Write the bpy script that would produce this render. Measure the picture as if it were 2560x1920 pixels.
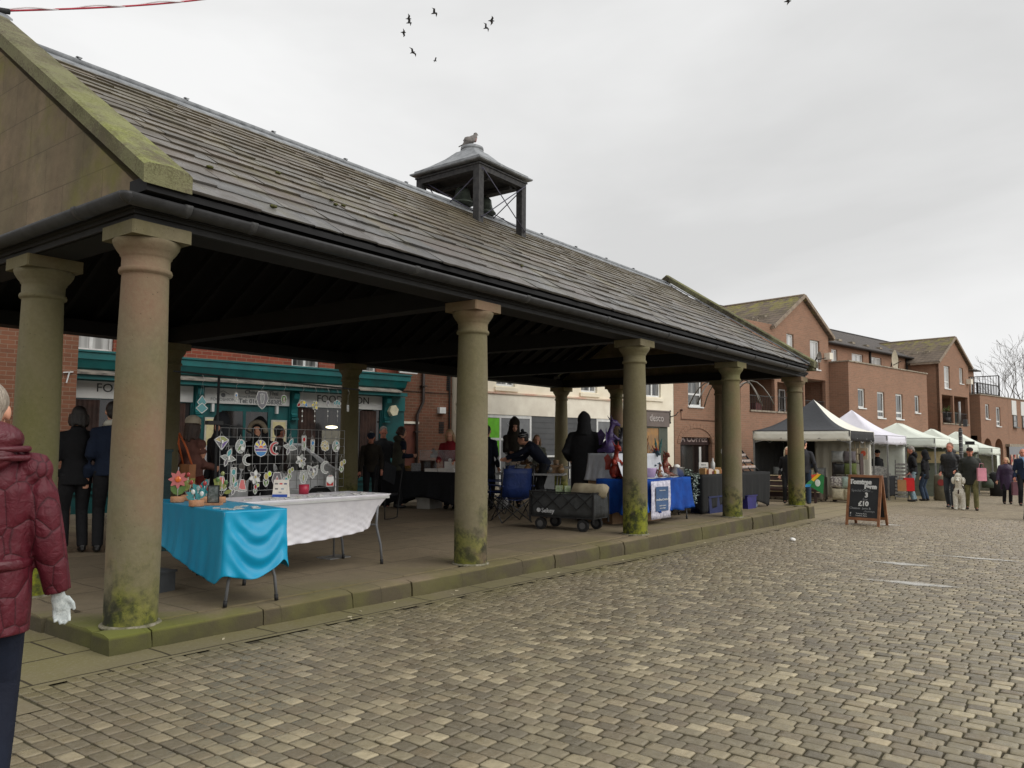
import bpy, bmesh, math, random, bisect
import numpy as np
from mathutils import Vector, Matrix
random.seed(7)
PI = math.pi
SC = bpy.context.scene
COL = SC.collection
for o in list(bpy.data.objects): bpy.data.objects.remove(o)

# ---------------------------------------------------------------- camera
cam = bpy.data.objects.new('camera', bpy.data.cameras.new('camera'))
COL.objects.link(cam); SC.camera = cam
CAM = Vector((-2.948, -5.615, 1.2846))
_y, _p, _r = math.radians(37.093), math.radians(4.4388), math.radians(0.414)
_f = Vector((math.cos(_p)*math.cos(_y), math.cos(_p)*math.sin(_y), math.sin(_p)))
_rt = Vector((math.sin(_y), -math.cos(_y), 0)); _up = _rt.cross(_f)
_R = _rt*math.cos(_r) + _up*math.sin(_r); _U = -_rt*math.sin(_r) + _up*math.cos(_r)
m = Matrix((_R, _U, -_f)).transposed().to_4x4(); m.translation = CAM
cam.matrix_world = m
cam.data.sensor_width = 36; cam.data.lens = 1976.05/2560*36
cam.data.clip_start = .05; cam.data.clip_end = 2000

# ---------------------------------------------------------------- sky and light (overcast)
W = bpy.data.worlds.new('World'); SC.world = W; W.use_nodes = True
nt = W.node_tree; nt.nodes.clear()
def wn(t, **k):
    n = nt.nodes.new(t)
    for a, b in k.items(): setattr(n, a, b)
    return n
sky = wn('ShaderNodeTexSky', sky_type='NISHITA', sun_disc=False)
sky.sun_elevation = math.radians(38); sky.sun_rotation = math.radians(173)
sky.air_density = 1; sky.dust_density = 4
hs = wn('ShaderNodeHueSaturation'); hs.inputs['Saturation'].default_value = .12
nt.links.new(sky.outputs[0], hs.inputs['Color'])
tc = wn('ShaderNodeTexCoord'); mp = wn('ShaderNodeMapping'); mp.inputs['Scale'].default_value = (1, 1, 2.6)
nt.links.new(tc.outputs['Generated'], mp.inputs[0])
n1 = wn('ShaderNodeTexNoise'); n1.inputs['Scale'].default_value = 1.5; n1.inputs['Detail'].default_value = 6; n1.inputs['Roughness'].default_value = .5
n1.inputs['Distortion'].default_value = .3
nt.links.new(mp.outputs[0], n1.inputs['Vector'])
cr = wn('ShaderNodeValToRGB'); e = cr.color_ramp.elements
e[0].position = .32; e[0].color = (7.0, 7.02, 7.0, 1); e[1].position = .66; e[1].color = (9.6, 9.62, 9.6, 1)
nt.links.new(n1.outputs['Fac'], cr.inputs[0])
mx = wn('ShaderNodeMix', data_type='RGBA'); mx.inputs[0].default_value = .93
nt.links.new(hs.outputs[0], mx.inputs[6]); nt.links.new(cr.outputs[0], mx.inputs[7])
bg = wn('ShaderNodeBackground'); bg.inputs[1].default_value = .085
nt.links.new(mx.outputs[2], bg.inputs[0])
wo = wn('ShaderNodeOutputWorld'); nt.links.new(bg.outputs[0], wo.inputs[0])
sl = bpy.data.lights.new('sun', 'SUN'); sl.energy = 1.45; sl.angle = math.radians(60); sl.color = (1, .97, .92)
sun = bpy.data.objects.new('sun', sl); COL.objects.link(sun)
_sd = Vector((.10, -.80, .60)).normalized()
sun.rotation_euler = _sd.to_track_quat('Z', 'Y').to_euler()
SC.view_settings.view_transform = 'Standard'; SC.view_settings.look = 'None'
SC.view_settings.exposure = 0.26; SC.view_settings.gamma = 1
SC.render.engine = 'CYCLES'
SC.cycles.max_bounces = 6; SC.cycles.transparent_max_bounces = 12

# ---------------------------------------------------------------- helpers
class MB:
    """collects shapes for one mesh object"""
    def __init__(s): s.v = []; s.f = []; s.mi = []; s.sm = []; s.M = Matrix.Identity(4); s.cur = 0; s.col = None; s.vc = []
    def add(s, vs, fs, smooth=False):
        b = len(s.v); M = s.M
        s.v += [tuple(M @ Vector(p)) for p in vs]
        if s.col is not None: s.vc += [s.col]*len(vs)
        flip = M.determinant() < 0
        for f in fs:
            s.f.append(tuple(b+i for i in (reversed(f) if flip else f))); s.mi.append(s.cur); s.sm.append(smooth)
        return s
    def box(s, x0, y0, z0, x1, y1, z1):
        if x0 > x1: x0, x1 = x1, x0
        if y0 > y1: y0, y1 = y1, y0
        if z0 > z1: z0, z1 = z1, z0
        return s.add([(x0,y0,z0),(x1,y0,z0),(x1,y1,z0),(x0,y1,z0),(x0,y0,z1),(x1,y0,z1),(x1,y1,z1),(x0,y1,z1)],
              [(3,2,1,0),(4,5,6,7),(0,1,5,4),(1,2,6,5),(2,3,7,6),(3,0,4,7)])
    def bar(s, a, b, w, h=None, up=(0,0,1)):
        """box along a-b, w wide and h high"""
        a = Vector(a); b = Vector(b); d = b-a; L = d.length
        if L < 1e-6: return s
        h = h or w; d.normalize(); u = Vector(up)
        if abs(d.dot(u)) > .98: u = Vector((1,0,0))
        x = d.cross(u).normalized(); z = x.cross(d)
        v = [a+x*i*w/2+z*j*h/2+d*k for k in (0, L) for (i, j) in ((-1,-1),(1,-1),(1,1),(-1,1))]
        return s.add(v, [(0,1,2,3),(7,6,5,4),(4,5,1,0),(5,6,2,1),(6,7,3,2),(7,4,0,3)])
    def rings(s, rs, cap0=True, cap1=True, smooth=True, closed=True):
        n = len(rs[0]); v = [p for r in rs for p in r]; f = []
        for k in range(len(rs)-1):
            for i in range(n if closed else n-1):
                j = (i+1) % n
                f.append((k*n+i, k*n+j, (k+1)*n+j, (k+1)*n+i))
        if cap0: f.append(tuple(reversed(range(n))))
        if cap1: f.append(tuple((len(rs)-1)*n+i for i in range(n)))
        return s.add(v, f, smooth)
    def lathe(s, prof, c=(0,0,0), n=24, smooth=True, cap0=True, cap1=True):
        return s.rings([[(c[0]+r*math.cos(2*PI*i/n), c[1]+r*math.sin(2*PI*i/n), c[2]+z) for i in range(n)] for r, z in prof], cap0, cap1, smooth)
    def tube(s, pts, r, n=8, smooth=True, ry=None, up=(0,0,1), cap=True):
        """tube through pts; r number or list; ry optional second radius along up"""
        pts = [Vector(p) for p in pts]; N = len(pts)
        rr = r if isinstance(r, (list, tuple)) else [r]*N
        r2 = rr if ry is None else (ry if isinstance(ry, (list, tuple)) else [ry]*N)
        R = []
        for k, p in enumerate(pts):
            d = (pts[min(k+1, N-1)]-pts[max(k-1, 0)]).normalized(); u = Vector(up)
            if abs(d.dot(u)) > .97: u = Vector((0,1,0)) if abs(d.y) < .9 else Vector((1,0,0))
            x = d.cross(u).normalized(); z = x.cross(d)
            R.append([tuple(p+x*rr[k]*math.cos(2*PI*i/n)+z*r2[k]*math.sin(2*PI*i/n)) for i in range(n)])
        return s.rings(R, cap, cap, smooth)
    def ball(s, c, rx, ry=None, rz=None, n=12, m=8):
        ry = ry or rx; rz = rz or rx; R = []
        for k in range(m+1):
            t = -PI/2+PI*k/m; q = max(math.cos(t), .02)
            R.append([(c[0]+rx*q*math.cos(2*PI*i/n), c[1]+ry*q*math.sin(2*PI*i/n), c[2]+rz*math.sin(t)) for i in range(n)])
        return s.rings(R)
    def prism(s, poly, d0, d1, axis='y'):
        """extrude 2d polygon; axis y: poly is (x,z); z: (x,y); x: (y,z)"""
        def P(a, b, c): return {'y': (a, c, b), 'z': (a, b, c), 'x': (c, a, b)}[axis]
        n = len(poly)
        v = [P(a, b, d0) for a, b in poly]+[P(a, b, d1) for a, b in poly]
        f = [tuple(range(n)), tuple(reversed(range(n, 2*n)))]+[(i+n, (i+1) % n+n, (i+1) % n, i) for i in range(n)]
        b0 = len(s.f); s.add(v, f)
        area = sum(poly[i][0]*poly[(i+1) % n][1]-poly[(i+1) % n][0]*poly[i][1] for i in range(n))
        pos = (area > 0) == (d1 > d0)
        if (axis == 'y' and not pos) or (axis != 'y' and pos):
            for k in range(b0, len(s.f)): s.f[k] = tuple(reversed(s.f[k]))
        return s
    def sheet(s, grid, smooth=True, th=0):
        """grid[i][j] of points"""
        h = len(grid); w = len(grid[0])
        v = [p for r in grid for p in r]
        f = [(i*w+j, i*w+j+1, (i+1)*w+j+1, (i+1)*w+j) for i in range(h-1) for j in range(w-1)]
        return s.add(v, f, smooth)
    def build(s, name, mats, parent=None, loc=None, rz=0, **tags):
        me = bpy.data.meshes.new(name); me.from_pydata(s.v, [], s.f)
        mats = mats if isinstance(mats, (list, tuple)) else [mats]
        for q in mats: me.materials.append(q)
        me.polygons.foreach_set('material_index', s.mi); me.polygons.foreach_set('use_smooth', s.sm)
        if s.vc:
            at = me.color_attributes.new('Col', 'FLOAT_COLOR', 'POINT')
            at.data.foreach_set('color', [c for q in s.vc for c in (*q, 1)])
        me.update()
        o = bpy.data.objects.new(name, me); COL.objects.link(o)
        if parent: o.parent = parent
        if loc: o.location = loc
        if rz: o.rotation_euler = (0, 0, rz)
        tag(o, **tags); return o

def tag(o, label=None, cat=None, group=None, kind=None):
    if label: o['label'] = label
    if cat: o['category'] = cat
    if group: o['group'] = group
    if kind: o['kind'] = kind
    return o
def thing(name, label, cat, loc=(0,0,0), rz=0, group=None):
    o = bpy.data.objects.new(name, None); COL.objects.link(o); o.empty_display_size = .1
    o.location = loc; o.rotation_euler = (0, 0, rz)
    return tag(o, label, cat, group)
KIDS = {}
def copy_tree(o, parent=None):
    c = o.copy(); COL.objects.link(c); c.parent = parent
    for ch in [x for x in bpy.data.objects if x.parent == o]: copy_tree(ch, c)
    return c
TEXTS = []
def text(s, name, mat, parent, loc, rot, size, ext=.002, align='CENTER', off=0, sx=1, **tags):
    """lettering laid as mesh; converted in one batch at the end"""
    c = bpy.data.curves.new(name, 'FONT'); c.body = s; c.size = size; c.extrude = ext; c.align_x = align; c.align_y = 'CENTER'; c.offset = off
    c.resolution_u = 3
    o = bpy.data.objects.new(name, c); COL.objects.link(o); c.materials.append(mat)
    o.parent = parent; o.location = loc; o.rotation_euler = rot; o.scale = (sx, 1, 1)
    TEXTS.append((o, tags)); return o
def flush_texts():
    dg = bpy.context.evaluated_depsgraph_get()
    for o, tags in TEXTS:
        me = bpy.data.meshes.new_from_object(o.evaluated_get(dg)); nm = o.name
        n = bpy.data.objects.new('tmp', me); COL.objects.link(n)
        n.parent = o.parent; n.matrix_local = Matrix.LocRotScale(o.location, o.rotation_euler, o.scale)
        bpy.data.objects.remove(o); n.name = nm; me.name = nm; tag(n, **tags)

# ---------------------------------------------------------------- materials
def srgb(r, g, b):
    f = lambda c: c/12.92 if c <= .04045 else ((c+.055)/1.055)**2.4
    return (f(r/255), f(g/255), f(b/255))
class NT:
    def __init__(s, name):
        s.m = bpy.data.materials.new(name); s.m.use_nodes = True; s.t = s.m.node_tree; s.t.nodes.clear()
        s.out = s.t.nodes.new('ShaderNodeOutputMaterial'); s.b = s.t.nodes.new('ShaderNodeBsdfPrincipled')
        s.t.links.new(s.b.outputs[0], s.out.inputs[0]); s._tc = None
    def n(s, t, ins=None, **k):
        x = s.t.nodes.new(t)
        for a, b in k.items(): setattr(x, a, b)
        for a, b in (ins or {}).items(): s.put(x.inputs[a], b)
        return x
    def put(s, sock, v):
        if hasattr(v, 'bl_idname') and hasattr(v, 'outputs'): v = v.outputs[0]
        if isinstance(v, bpy.types.NodeSocket): s.t.links.new(v, sock)
        elif isinstance(v, (tuple, list)) and len(v) == 3 and sock.type == 'RGBA': sock.default_value = (*v, 1)
        else: sock.default_value = v
    def tc(s, w='Object'):
        if not s._tc: s._tc = s.n('ShaderNodeTexCoord')
        return s._tc.outputs[w]
    def geo(s): return s.n('ShaderNodeNewGeometry').outputs['Position']
    def noise(s, scale, detail=3, rough=.5, vec=None, dist=0):
        return s.n('ShaderNodeTexNoise', {'Scale': scale, 'Detail': detail, 'Roughness': rough, 'Distortion': dist, 'Vector': vec if vec is not None else s.tc()}).outputs['Fac']
    def math(s, op, a, b=0, clamp=False):
        return s.n('ShaderNodeMath', {0: a, 1: b}, operation=op, use_clamp=clamp).outputs[0]
    def ramp(s, v, lo, hi):
        return s.n('ShaderNodeMapRange', {'Value': v, 'From Min': lo, 'From Max': hi}).outputs[0]
    def mix(s, f, a, b, bt='MIX'):
        x = s.n('ShaderNodeMix', data_type='RGBA', blend_type=bt); s.put(x.inputs[0], f); s.put(x.inputs[6], a); s.put(x.inputs[7], b); return x.outputs[2]
    def sep(s, v): return s.n('ShaderNodeSeparateXYZ', {0: v})
    def comb(s, x, y, z): return s.n('ShaderNodeCombineXYZ', {0: x, 1: y, 2: z}).outputs[0]
    def bump(s, h, strength=.3, dist=.01, normal=None):
        b = s.n('ShaderNodeBump', {'Strength': strength, 'Distance': dist, 'Height': h})
        if normal is not None: s.put(b.inputs['Normal'], normal)
        return b.outputs[0]
    def fin(s, col, rough=.7, nor=None, metal=0, **k):
        s.put(s.b.inputs['Base Color'], col); s.put(s.b.inputs['Roughness'], rough); s.put(s.b.inputs['Metallic'], metal)
        if nor is not None: s.put(s.b.inputs['Normal'], nor)
        for a, b in k.items(): s.put(s.b.inputs[a.replace('_', ' ')], b)
        return s.m
CACHE = {}
def M(name, c, c2=None, sc=6, rough=.7, bump=.15, bs=60, metal=0, **k):
    """plain material: two-tone noise plus fine bump"""
    if name in CACHE: return CACHE[name]
    t = NT(name); c = c if max(c) <= 1 else srgb(*c)
    c2 = (tuple(x*.78 for x in c) if c2 is None else (c2 if max(c2) <= 1 else srgb(*c2)))
    f = t.ramp(t.noise(sc, 4, .6), .35, .65)
    nor = t.bump(t.noise(bs, 3), bump, .004) if bump else None
    CACHE[name] = t.fin(t.mix(f, c, c2), rough, nor, metal, **k); return CACHE[name]
def cloth(name, c, c2=None, rough=.85, sc=5, wr=.5, ws=7, sheen=0, spec=.3):
    """fabric with folds in its bump"""
    if name in CACHE: return CACHE[name]
    t = NT(name); c = c if max(c) <= 1 else srgb(*c); c2 = tuple(x*.72 for x in c) if c2 is None else (c2 if max(c2) <= 1 else srgb(*c2))
    w = t.noise(ws, 4, .55, dist=.8)
    nor = t.bump(w, wr, .03); nor = t.bump(t.noise(260, 2), .12, .002, nor)
    CACHE[name] = t.fin(t.mix(t.ramp(t.noise(sc, 3), .3, .7), c, c2), rough, nor, 0, **{'Specular IOR Level': spec}); return CACHE[name]
def brick(name, c1, c2, mort, bw=.215, bh=.075, stain=.35, rough=.9, var=.5):
    t = NT(name); P = t.sep(t.tc()); u = t.math('ADD', P.outputs[0], P.outputs[1])
    vec = t.comb(u, P.outputs[2], 0)
    br = t.n('ShaderNodeTexBrick', {'Vector': vec, 'Color1': c1, 'Color2': c2, 'Mortar': mort, 'Scale': 1.0, 'Mortar Size': .006, 'Mortar Smooth': .3, 'Bias': 0.0, 'Brick Width': bw, 'Row Height': bh})
    col = br.outputs['Color']
    big = t.ramp(t.noise(.7, 5, .6), .35, .7)
    col = t.mix(t.math('MULTIPLY', big, stain), col, tuple(x*.45 for x in c1))
    col = t.mix(t.math('MULTIPLY', t.ramp(t.noise(9, 3), .45, .7), var*.5), col, c2)
    nor = t.bump(t.math('SUBTRACT', 1, br.outputs['Fac']), .5, .008); nor = t.bump(t.noise(70, 3), .25, .004, nor)
    return t.fin(col, rough, nor)

# sandstone of the columns with moss near the floor
def stone(name, c1, c2, c3, moss=True, joints=None, mossh=.55, pink=None, sc=1.0, bump=.45):
    t = NT(name); P = t.sep(t.tc()); z = P.outputs[2]
    rnd = t.n('ShaderNodeObjectInfo').outputs['Random']
    off = t.n('ShaderNodeVectorMath', {0: t.tc(), 1: t.comb(t.math('MULTIPLY', rnd, 37.0), t.math('MULTIPLY', rnd, 11.0), 0)}, operation='ADD').outputs[0]
    st = t.n('ShaderNodeMapping', {0: off, 'Scale': (1.0, 1.0, .45)}).outputs[0]
    col = t.mix(t.ramp(t.noise(2.2*sc, 5, .6, st), .3, .7), c1, c2)
    col = t.mix(t.ramp(t.noise(1.3*sc, 4, .6, st, .4), .5, .72), col, c3)
    if pink: col = t.mix(t.math('MULTIPLY', t.ramp(t.noise(.9, 3, .5, off), .5, .64), t.ramp(rnd, .3, .6)), col, pink)
    pits = t.n('ShaderNodeTexVoronoi', {'Vector': off, 'Scale': 26.0*sc}, feature='F1').outputs['Distance']
    pit = t.math('MULTIPLY', t.ramp(pits, .16, .06), t.ramp(t.noise(4, 2, .5, off), .5, .6))
    col = t.mix(t.math('MULTIPLY', pit, .75), col, tuple(x*.3 for x in c1))
    col = t.mix(t.math('MULTIPLY', t.ramp(t.noise(30, 4, .7, off), .4, .7), .3), col, tuple(min(1, x*1.35) for x in c1))
    h = t.math('SUBTRACT', t.noise(14, 5, .65, off), t.math('MULTIPLY', pit, .8))
    if joints:
        jj = t.n('ShaderNodeTexBrick', {'Vector': t.comb(P.outputs[1], z, 0), 'Scale': 1.0, 'Mortar Size': .005, 'Brick Width': joints[0], 'Row Height': joints[1], 'Color1': (0, 0, 0), 'Color2': (1, 1, 1), 'Mortar': (.5, .5, .5)})
        col = t.mix(t.math('MULTIPLY', jj.outputs['Color'], .35), col, c3)
        col = t.mix(t.math('MULTIPLY', t.ramp(t.noise(5, 5, .7, off), .38, .66), .5), col, srgb(84, 74, 58)); col = t.mix(t.math('MULTIPLY', jj.outputs['Fac'], .7), col, tuple(x*.4 for x in c1)); h = t.math('SUBTRACT', h, jj.outputs['Fac'])
    if joints:
        gs = t.math('MULTIPLY', t.ramp(t.noise(1.3, 5, .65, off), .5, .66), .6); col = t.mix(gs, col, srgb(118, 118, 36)); col = t.mix(t.math('MULTIPLY', t.ramp(t.noise(.8, 4, .6, st), .45, .62), .5), col, srgb(96, 84, 66))
    if moss:
        nz = t.noise(4.5, 5, .65, off)
        zz = t.math('SUBTRACT', t.math('ADD', z, t.math('MULTIPLY', rnd, .3)), t.math('MULTIPLY', nz, 1.7))
        mk = t.ramp(zz, mossh-.62, mossh-1.15)
        mcol = t.mix(t.ramp(t.noise(9, 4, .7, off), .4, .6), srgb(128, 132, 20), srgb(40, 50, 12))
        mcol = t.mix(t.ramp(t.noise(3, 3, .6, off), .52, .6), mcol, srgb(24, 30, 12))
        col = t.mix(t.math('MULTIPLY', mk, .93), col, mcol)
        # faint green film higher up
        col = t.mix(t.math('MULTIPLY', t.ramp(t.noise(1.1, 4, .6, st), .45, .7), .45), col, srgb(112, 108, 58))
    return t.fin(col, .93, t.bump(h, bump, .012))

STONE = stone('column_stone', srgb(118, 110, 86), srgb(98, 90, 70), srgb(96, 94, 62), pink=srgb(124, 100, 80))
ASHLAR = stone('gable_ashlar', srgb(128, 115, 92), srgb(148, 126, 102), srgb(106, 100, 72), moss=False, joints=(.66, .37), bump=.35)
BLACKW = M('dark_timber', (.0085, .0085, .0095), (.005, .005, .006), rough=.85, bump=.2)
LEADM = M('lead_sheet', (150, 153, 156), (112, 115, 118), sc=8, rough=.5)
IRON = M('cast_iron_paint', (.018, .018, .019), (.03, .03, .028), sc=14, rough=.5, bump=.3)
WHITEP = M('white_upvc', (225, 226, 224), (205, 206, 204), rough=.4, bump=0)
def glassmat(name, a, b, sc=3):
    t = NT(name); st = t.n('ShaderNodeMapping', {0: t.tc(), 'Scale': (3.5, 3.5, .25)}).outputs[0]
    c = t.mix(t.ramp(t.noise(sc, 3, .5, st), .4, .62), a, b)
    return t.fin(c, .08, None, 0, **{'Specular IOR Level': .6, 'Coat Weight': .3})
PANE = glassmat('window_pane', (.022, .025, .026), (.20, .20, .19))
PANEL = glassmat('curtained_pane', (.30, .30, .29), (.55, .55, .54))
DARKPANE = glassmat('shop_glass', (.008, .008, .009), (.03, .024, .022), 2)
BLACK = M('matt_black', (.012, .012, .013), (.008, .008, .008), rough=.7)

# ground height: the square falls away to the east
def G(x): return -.126-.0098*max(0, min(x, 18))-.019*max(0, x-18)

# ---------------------------------------------------------------- the square
def sett_colours(t, rnd, P):
    """colour of a sett from its random value and where it lies"""
    r = t.n('ShaderNodeValToRGB'); r.color_ramp.elements[0].color = (*srgb(106, 99, 84), 1); r.color_ramp.elements[1].color = (*srgb(190, 177, 146), 1)
    for p, c in ((.25, srgb(122, 114, 95)), (.55, srgb(138, 129, 106)), (.82, srgb(152, 141, 114))):
        q = r.color_ramp.elements.new(p); q.color = (*c, 1)
    t.put(r.inputs[0], rnd); return r.outputs[0]
def ground_common(t, col, pos):
    P = t.sep(pos)
    # green film beside the kerb, brown-pink far area, chalky marks
    yy = t.math('ADD', P.outputs[1], t.math('MULTIPLY', t.noise(1.6, 4, .6, pos), .9))
    gm = t.math('MULTIPLY', t.ramp(yy, -.62, .12), t.ramp(t.noise(.8, 3, .5, pos), .3, .52))
    gm = t.math('MULTIPLY', gm, t.ramp(P.outputs[1], 2.2, 1.2))
    col = t.mix(t.math('MULTIPLY', gm, .75), col, srgb(112, 112, 42))
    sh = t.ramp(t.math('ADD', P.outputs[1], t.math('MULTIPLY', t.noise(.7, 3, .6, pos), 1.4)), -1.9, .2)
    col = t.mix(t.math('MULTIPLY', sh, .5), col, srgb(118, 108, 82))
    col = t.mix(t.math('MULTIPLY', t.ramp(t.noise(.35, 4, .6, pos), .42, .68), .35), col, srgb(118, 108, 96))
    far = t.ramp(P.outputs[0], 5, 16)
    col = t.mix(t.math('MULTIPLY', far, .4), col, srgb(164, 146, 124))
    col = t.mix(t.math('MULTIPLY', t.ramp(t.noise(40, 4, .7, pos), .5, .75), .18), col, (.5, .47, .4))
    wet = t.math('MULTIPLY', t.ramp(t.noise(.45, 5, .65, pos), .56, .7), .3)
    return t.mix(wet, col, srgb(98, 90, 76))
t = NT('granite_setts')
att = t.n('ShaderNodeAttribute', attribute_name='Col'); A_ = t.n('ShaderNodeSeparateColor', {0: att.outputs['Color']})
pos = t.geo()
col = sett_colours(t, A_.outputs[0], None)
col = t.mix(t.math('MULTIPLY', A_.outputs[1], .30), col, srgb(150, 128, 100))
col = t.mix(t.math('MULTIPLY', t.ramp(t.noise(18, 5, .7, pos), .35, .7), .45), col, srgb(104, 96, 78))
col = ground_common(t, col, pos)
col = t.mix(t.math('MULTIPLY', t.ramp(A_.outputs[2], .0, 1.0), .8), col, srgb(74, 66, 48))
SETT = t.fin(col, t.ramp(t.noise(12, 3, .5, pos), .2, .9), t.bump(t.noise(55, 5, .7, pos), .55, .006), 0, **{'Specular IOR Level': .35})
t = NT('sett_joints'); pos = t.geo()
col = t.mix(t.ramp(t.noise(3, 4, .6, pos), .4, .6), srgb(76, 68, 50), srgb(88, 84, 52))
JOINT = t.fin(t.mix(t.ramp(t.noise(60, 3, .7, pos), .3, .7), col, srgb(50, 44, 34)), .95, t.bump(t.noise(90, 4), .6, .01))
def paving(name, bw, bh, rot, base, gap, ms=.012):
    t = NT(name); pos = t.geo(); v = t.n('ShaderNodeMapping', {0: pos, 'Rotation': (0, 0, rot)}).outputs[0]
    v = t.n('ShaderNodeVectorMath', {0: v, 1: t.n('ShaderNodeVectorMath', {0: t.n('ShaderNodeTexNoise', {'Scale': 5.0, 'Vector': pos}).outputs['Color'], 1: (.02, .02, .02)}, operation='MULTIPLY').outputs[0]}, operation='ADD').outputs[0]
    br = t.n('ShaderNodeTexBrick', {'Vector': v, 'Color1': (0, 0, 0), 'Color2': (1, 1, 1), 'Mortar': (0, 0, 0), 'Scale': 1.0, 'Mortar Size': ms, 'Mortar Smooth': .2, 'Bias': 0.0, 'Brick Width': bw, 'Row Height': bh})
    rnd = t.n('ShaderNodeSeparateColor', {0: br.outputs['Color']}).outputs[0]
    col = sett_colours(t, rnd, None) if base is None else t.mix(rnd, base[0], base[1])
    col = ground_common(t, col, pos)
    col = t.mix(br.outputs['Fac'], col, gap)
    nor = t.bump(t.math('SUBTRACT', 1, br.outputs['Fac']), .5, .012); nor = t.bump(t.noise(40, 4, .7, pos), .4, .006, nor)
    return t.fin(col, .8, nor, 0, **{'Specular IOR Level': .35})
FARSETT = paving('distant_setts', .12, .092, PI/2, None, srgb(84, 76, 60), .007)
FLAG = paving('flagstones', .85, .55, 0, (srgb(120, 110, 88), srgb(132, 122, 96)), srgb(60, 54, 38), .010)
DROAD = M('asphalt', (.07, .07, .07), (.05, .05, .05), rough=.9)

def in_setts(x, y):
    """where real setts are laid: near part of the square, in front of the hall"""
    if y > -.62 and x > -.9: return False
    if x < -.62 and y > -1.05: return False
    return math.hypot(x-CAM.x, y-CAM.y) < 21 and y > -16
def in_view(x, y, pad=1.0):
    dx, dy = x-CAM.x, y-CAM.y
    f = dx*_f.x+dy*_f.y; r = dx*_rt.x+dy*_rt.y
    return f > 1.2 and abs(r) < f*.72+pad
xs = sorted(set([-120, -60, -30, -12]+[-6+i for i in range(26)]+[22, 26, 32, 40, 55, 80, 130, 220]))
ys = sorted(set([-160, -80, -40, -24]+[-17+i for i in range(17)]+[-1.05, -.62, -.27, 1, 4, 8, 12, 20, 40, 80, 160]))
g = MB(); CELLS = set()
zadd = lambda x: -.126-.0098*max(0, min(x, 18))-.019*max(0, min(x, 70)-18)
for i in range(len(xs)-1):
    for j in range(len(ys)-1):
        cx, cy = (xs[i]+xs[i+1])/2, (ys[j]+ys[j+1])/2
        near = in_setts(cx, cy) and xs[i+1]-xs[i] < 1.01 and ys[j+1]-ys[j] < 1.01
        if near: CELLS.add((i, j))
        dz = -.0085 if near else 0
        g.cur = 0 if near else (2 if ((cy > -.62) or (cx < -.62 and cy > -1.05)) else 1)
        g.add([(xs[i], ys[j], zadd(xs[i])+dz), (xs[i+1], ys[j], zadd(xs[i+1])+dz), (xs[i+1], ys[j+1], zadd(xs[i+1])+dz), (xs[i], ys[j+1], zadd(xs[i])+dz)], [(0, 1, 2, 3)])
g.cur = 0
for i in range(len(xs)-1): g.add([(xs[i], -17, zadd(xs[i])-.03), (xs[i+1], -17, zadd(xs[i+1])-.03), (xs[i+1], 1.5, zadd(xs[i+1])-.03), (xs[i], 1.5, zadd(xs[i])-.03)], [(0, 1, 2, 3)])
g.build('ground', [JOINT, FARSETT, FLAG], kind='structure')
# the setts: every stone a worn little block, rows running towards the hall
g = MB(); rs = random.Random(3)
oct_ = [(-1, -.84), (-.82, -1), (.82, -1), (1, -.84), (1, .84), (.82, 1), (-.82, 1), (-1, .84)]
V = []; F = []; C = []
px = .0925
i0, i1 = int(-6/px), int(19/px)
for i in range(i0, i1):
    x = i*px; y = -16+rs.random()*.12; wob = rs.random()*6
    while y < .9:
        L = rs.choice((.106, .112, .116, .118, .122, .130)); cy = y+L/2; y += L
        xx = x+.007*math.sin(cy*1.1+x*.5)+.0018*math.sin(cy*5+wob)+rs.gauss(0, .0010)
        if (bisect.bisect_right(xs, xx)-1, bisect.bisect_right(ys, cy)-1) not in CELLS or not in_view(xx, cy, .6): continue
        a = rs.gauss(0, .018); hx = px/2-.0032-rs.random()*.0014; hy = L/2-.003-rs.random()*.002
        z0 = G(xx)+rs.gauss(0, .0013); tx, ty = rs.gauss(0, .012), rs.gauss(0, .012)
        b = len(V); ca, sa = math.cos(a), math.sin(a)
        cr_ = (rs.random(), rs.random()**3); kn = [1+rs.gauss(0, .035) for _ in range(8)]
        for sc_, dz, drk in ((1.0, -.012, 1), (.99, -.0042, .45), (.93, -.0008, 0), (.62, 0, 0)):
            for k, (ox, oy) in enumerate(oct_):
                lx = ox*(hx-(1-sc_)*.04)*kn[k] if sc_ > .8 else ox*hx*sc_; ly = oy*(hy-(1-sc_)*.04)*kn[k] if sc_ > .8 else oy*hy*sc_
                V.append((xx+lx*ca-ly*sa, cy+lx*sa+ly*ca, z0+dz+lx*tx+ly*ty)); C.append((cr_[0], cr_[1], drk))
        for r_ in range(3):
            for k in range(8):
                q = (k+1) % 8; F.append((b+r_*8+k, b+r_*8+q, b+r_*8+8+q, b+r_*8+8+k))
        F.append(tuple(b+24+k for k in range(8)))
me = bpy.data.meshes.new('setts'); me.from_pydata(V, [], F); me.materials.append(SETT)
me.polygons.foreach_set('use_smooth', [True]*len(F))
at = me.color_attributes.new('Col', 'FLOAT_COLOR', 'POINT'); at.data.foreach_set('color', [c for q in C for c in (*q, 1)])
o = bpy.data.objects.new('cobbled_square', me); COL.objects.link(o); tag(o, kind='structure')
print('setts', len(F)//25)
# ---------------------------------------------------------------- the market hall
Wd = 6.2686; BAY = 3.75; CH = 2.85; XE = 15.0
hall = thing('market_hall', 'open stone columned market hall with long mossy slate roof and bell turret', 'market hall', (0, 0, 0))
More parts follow.
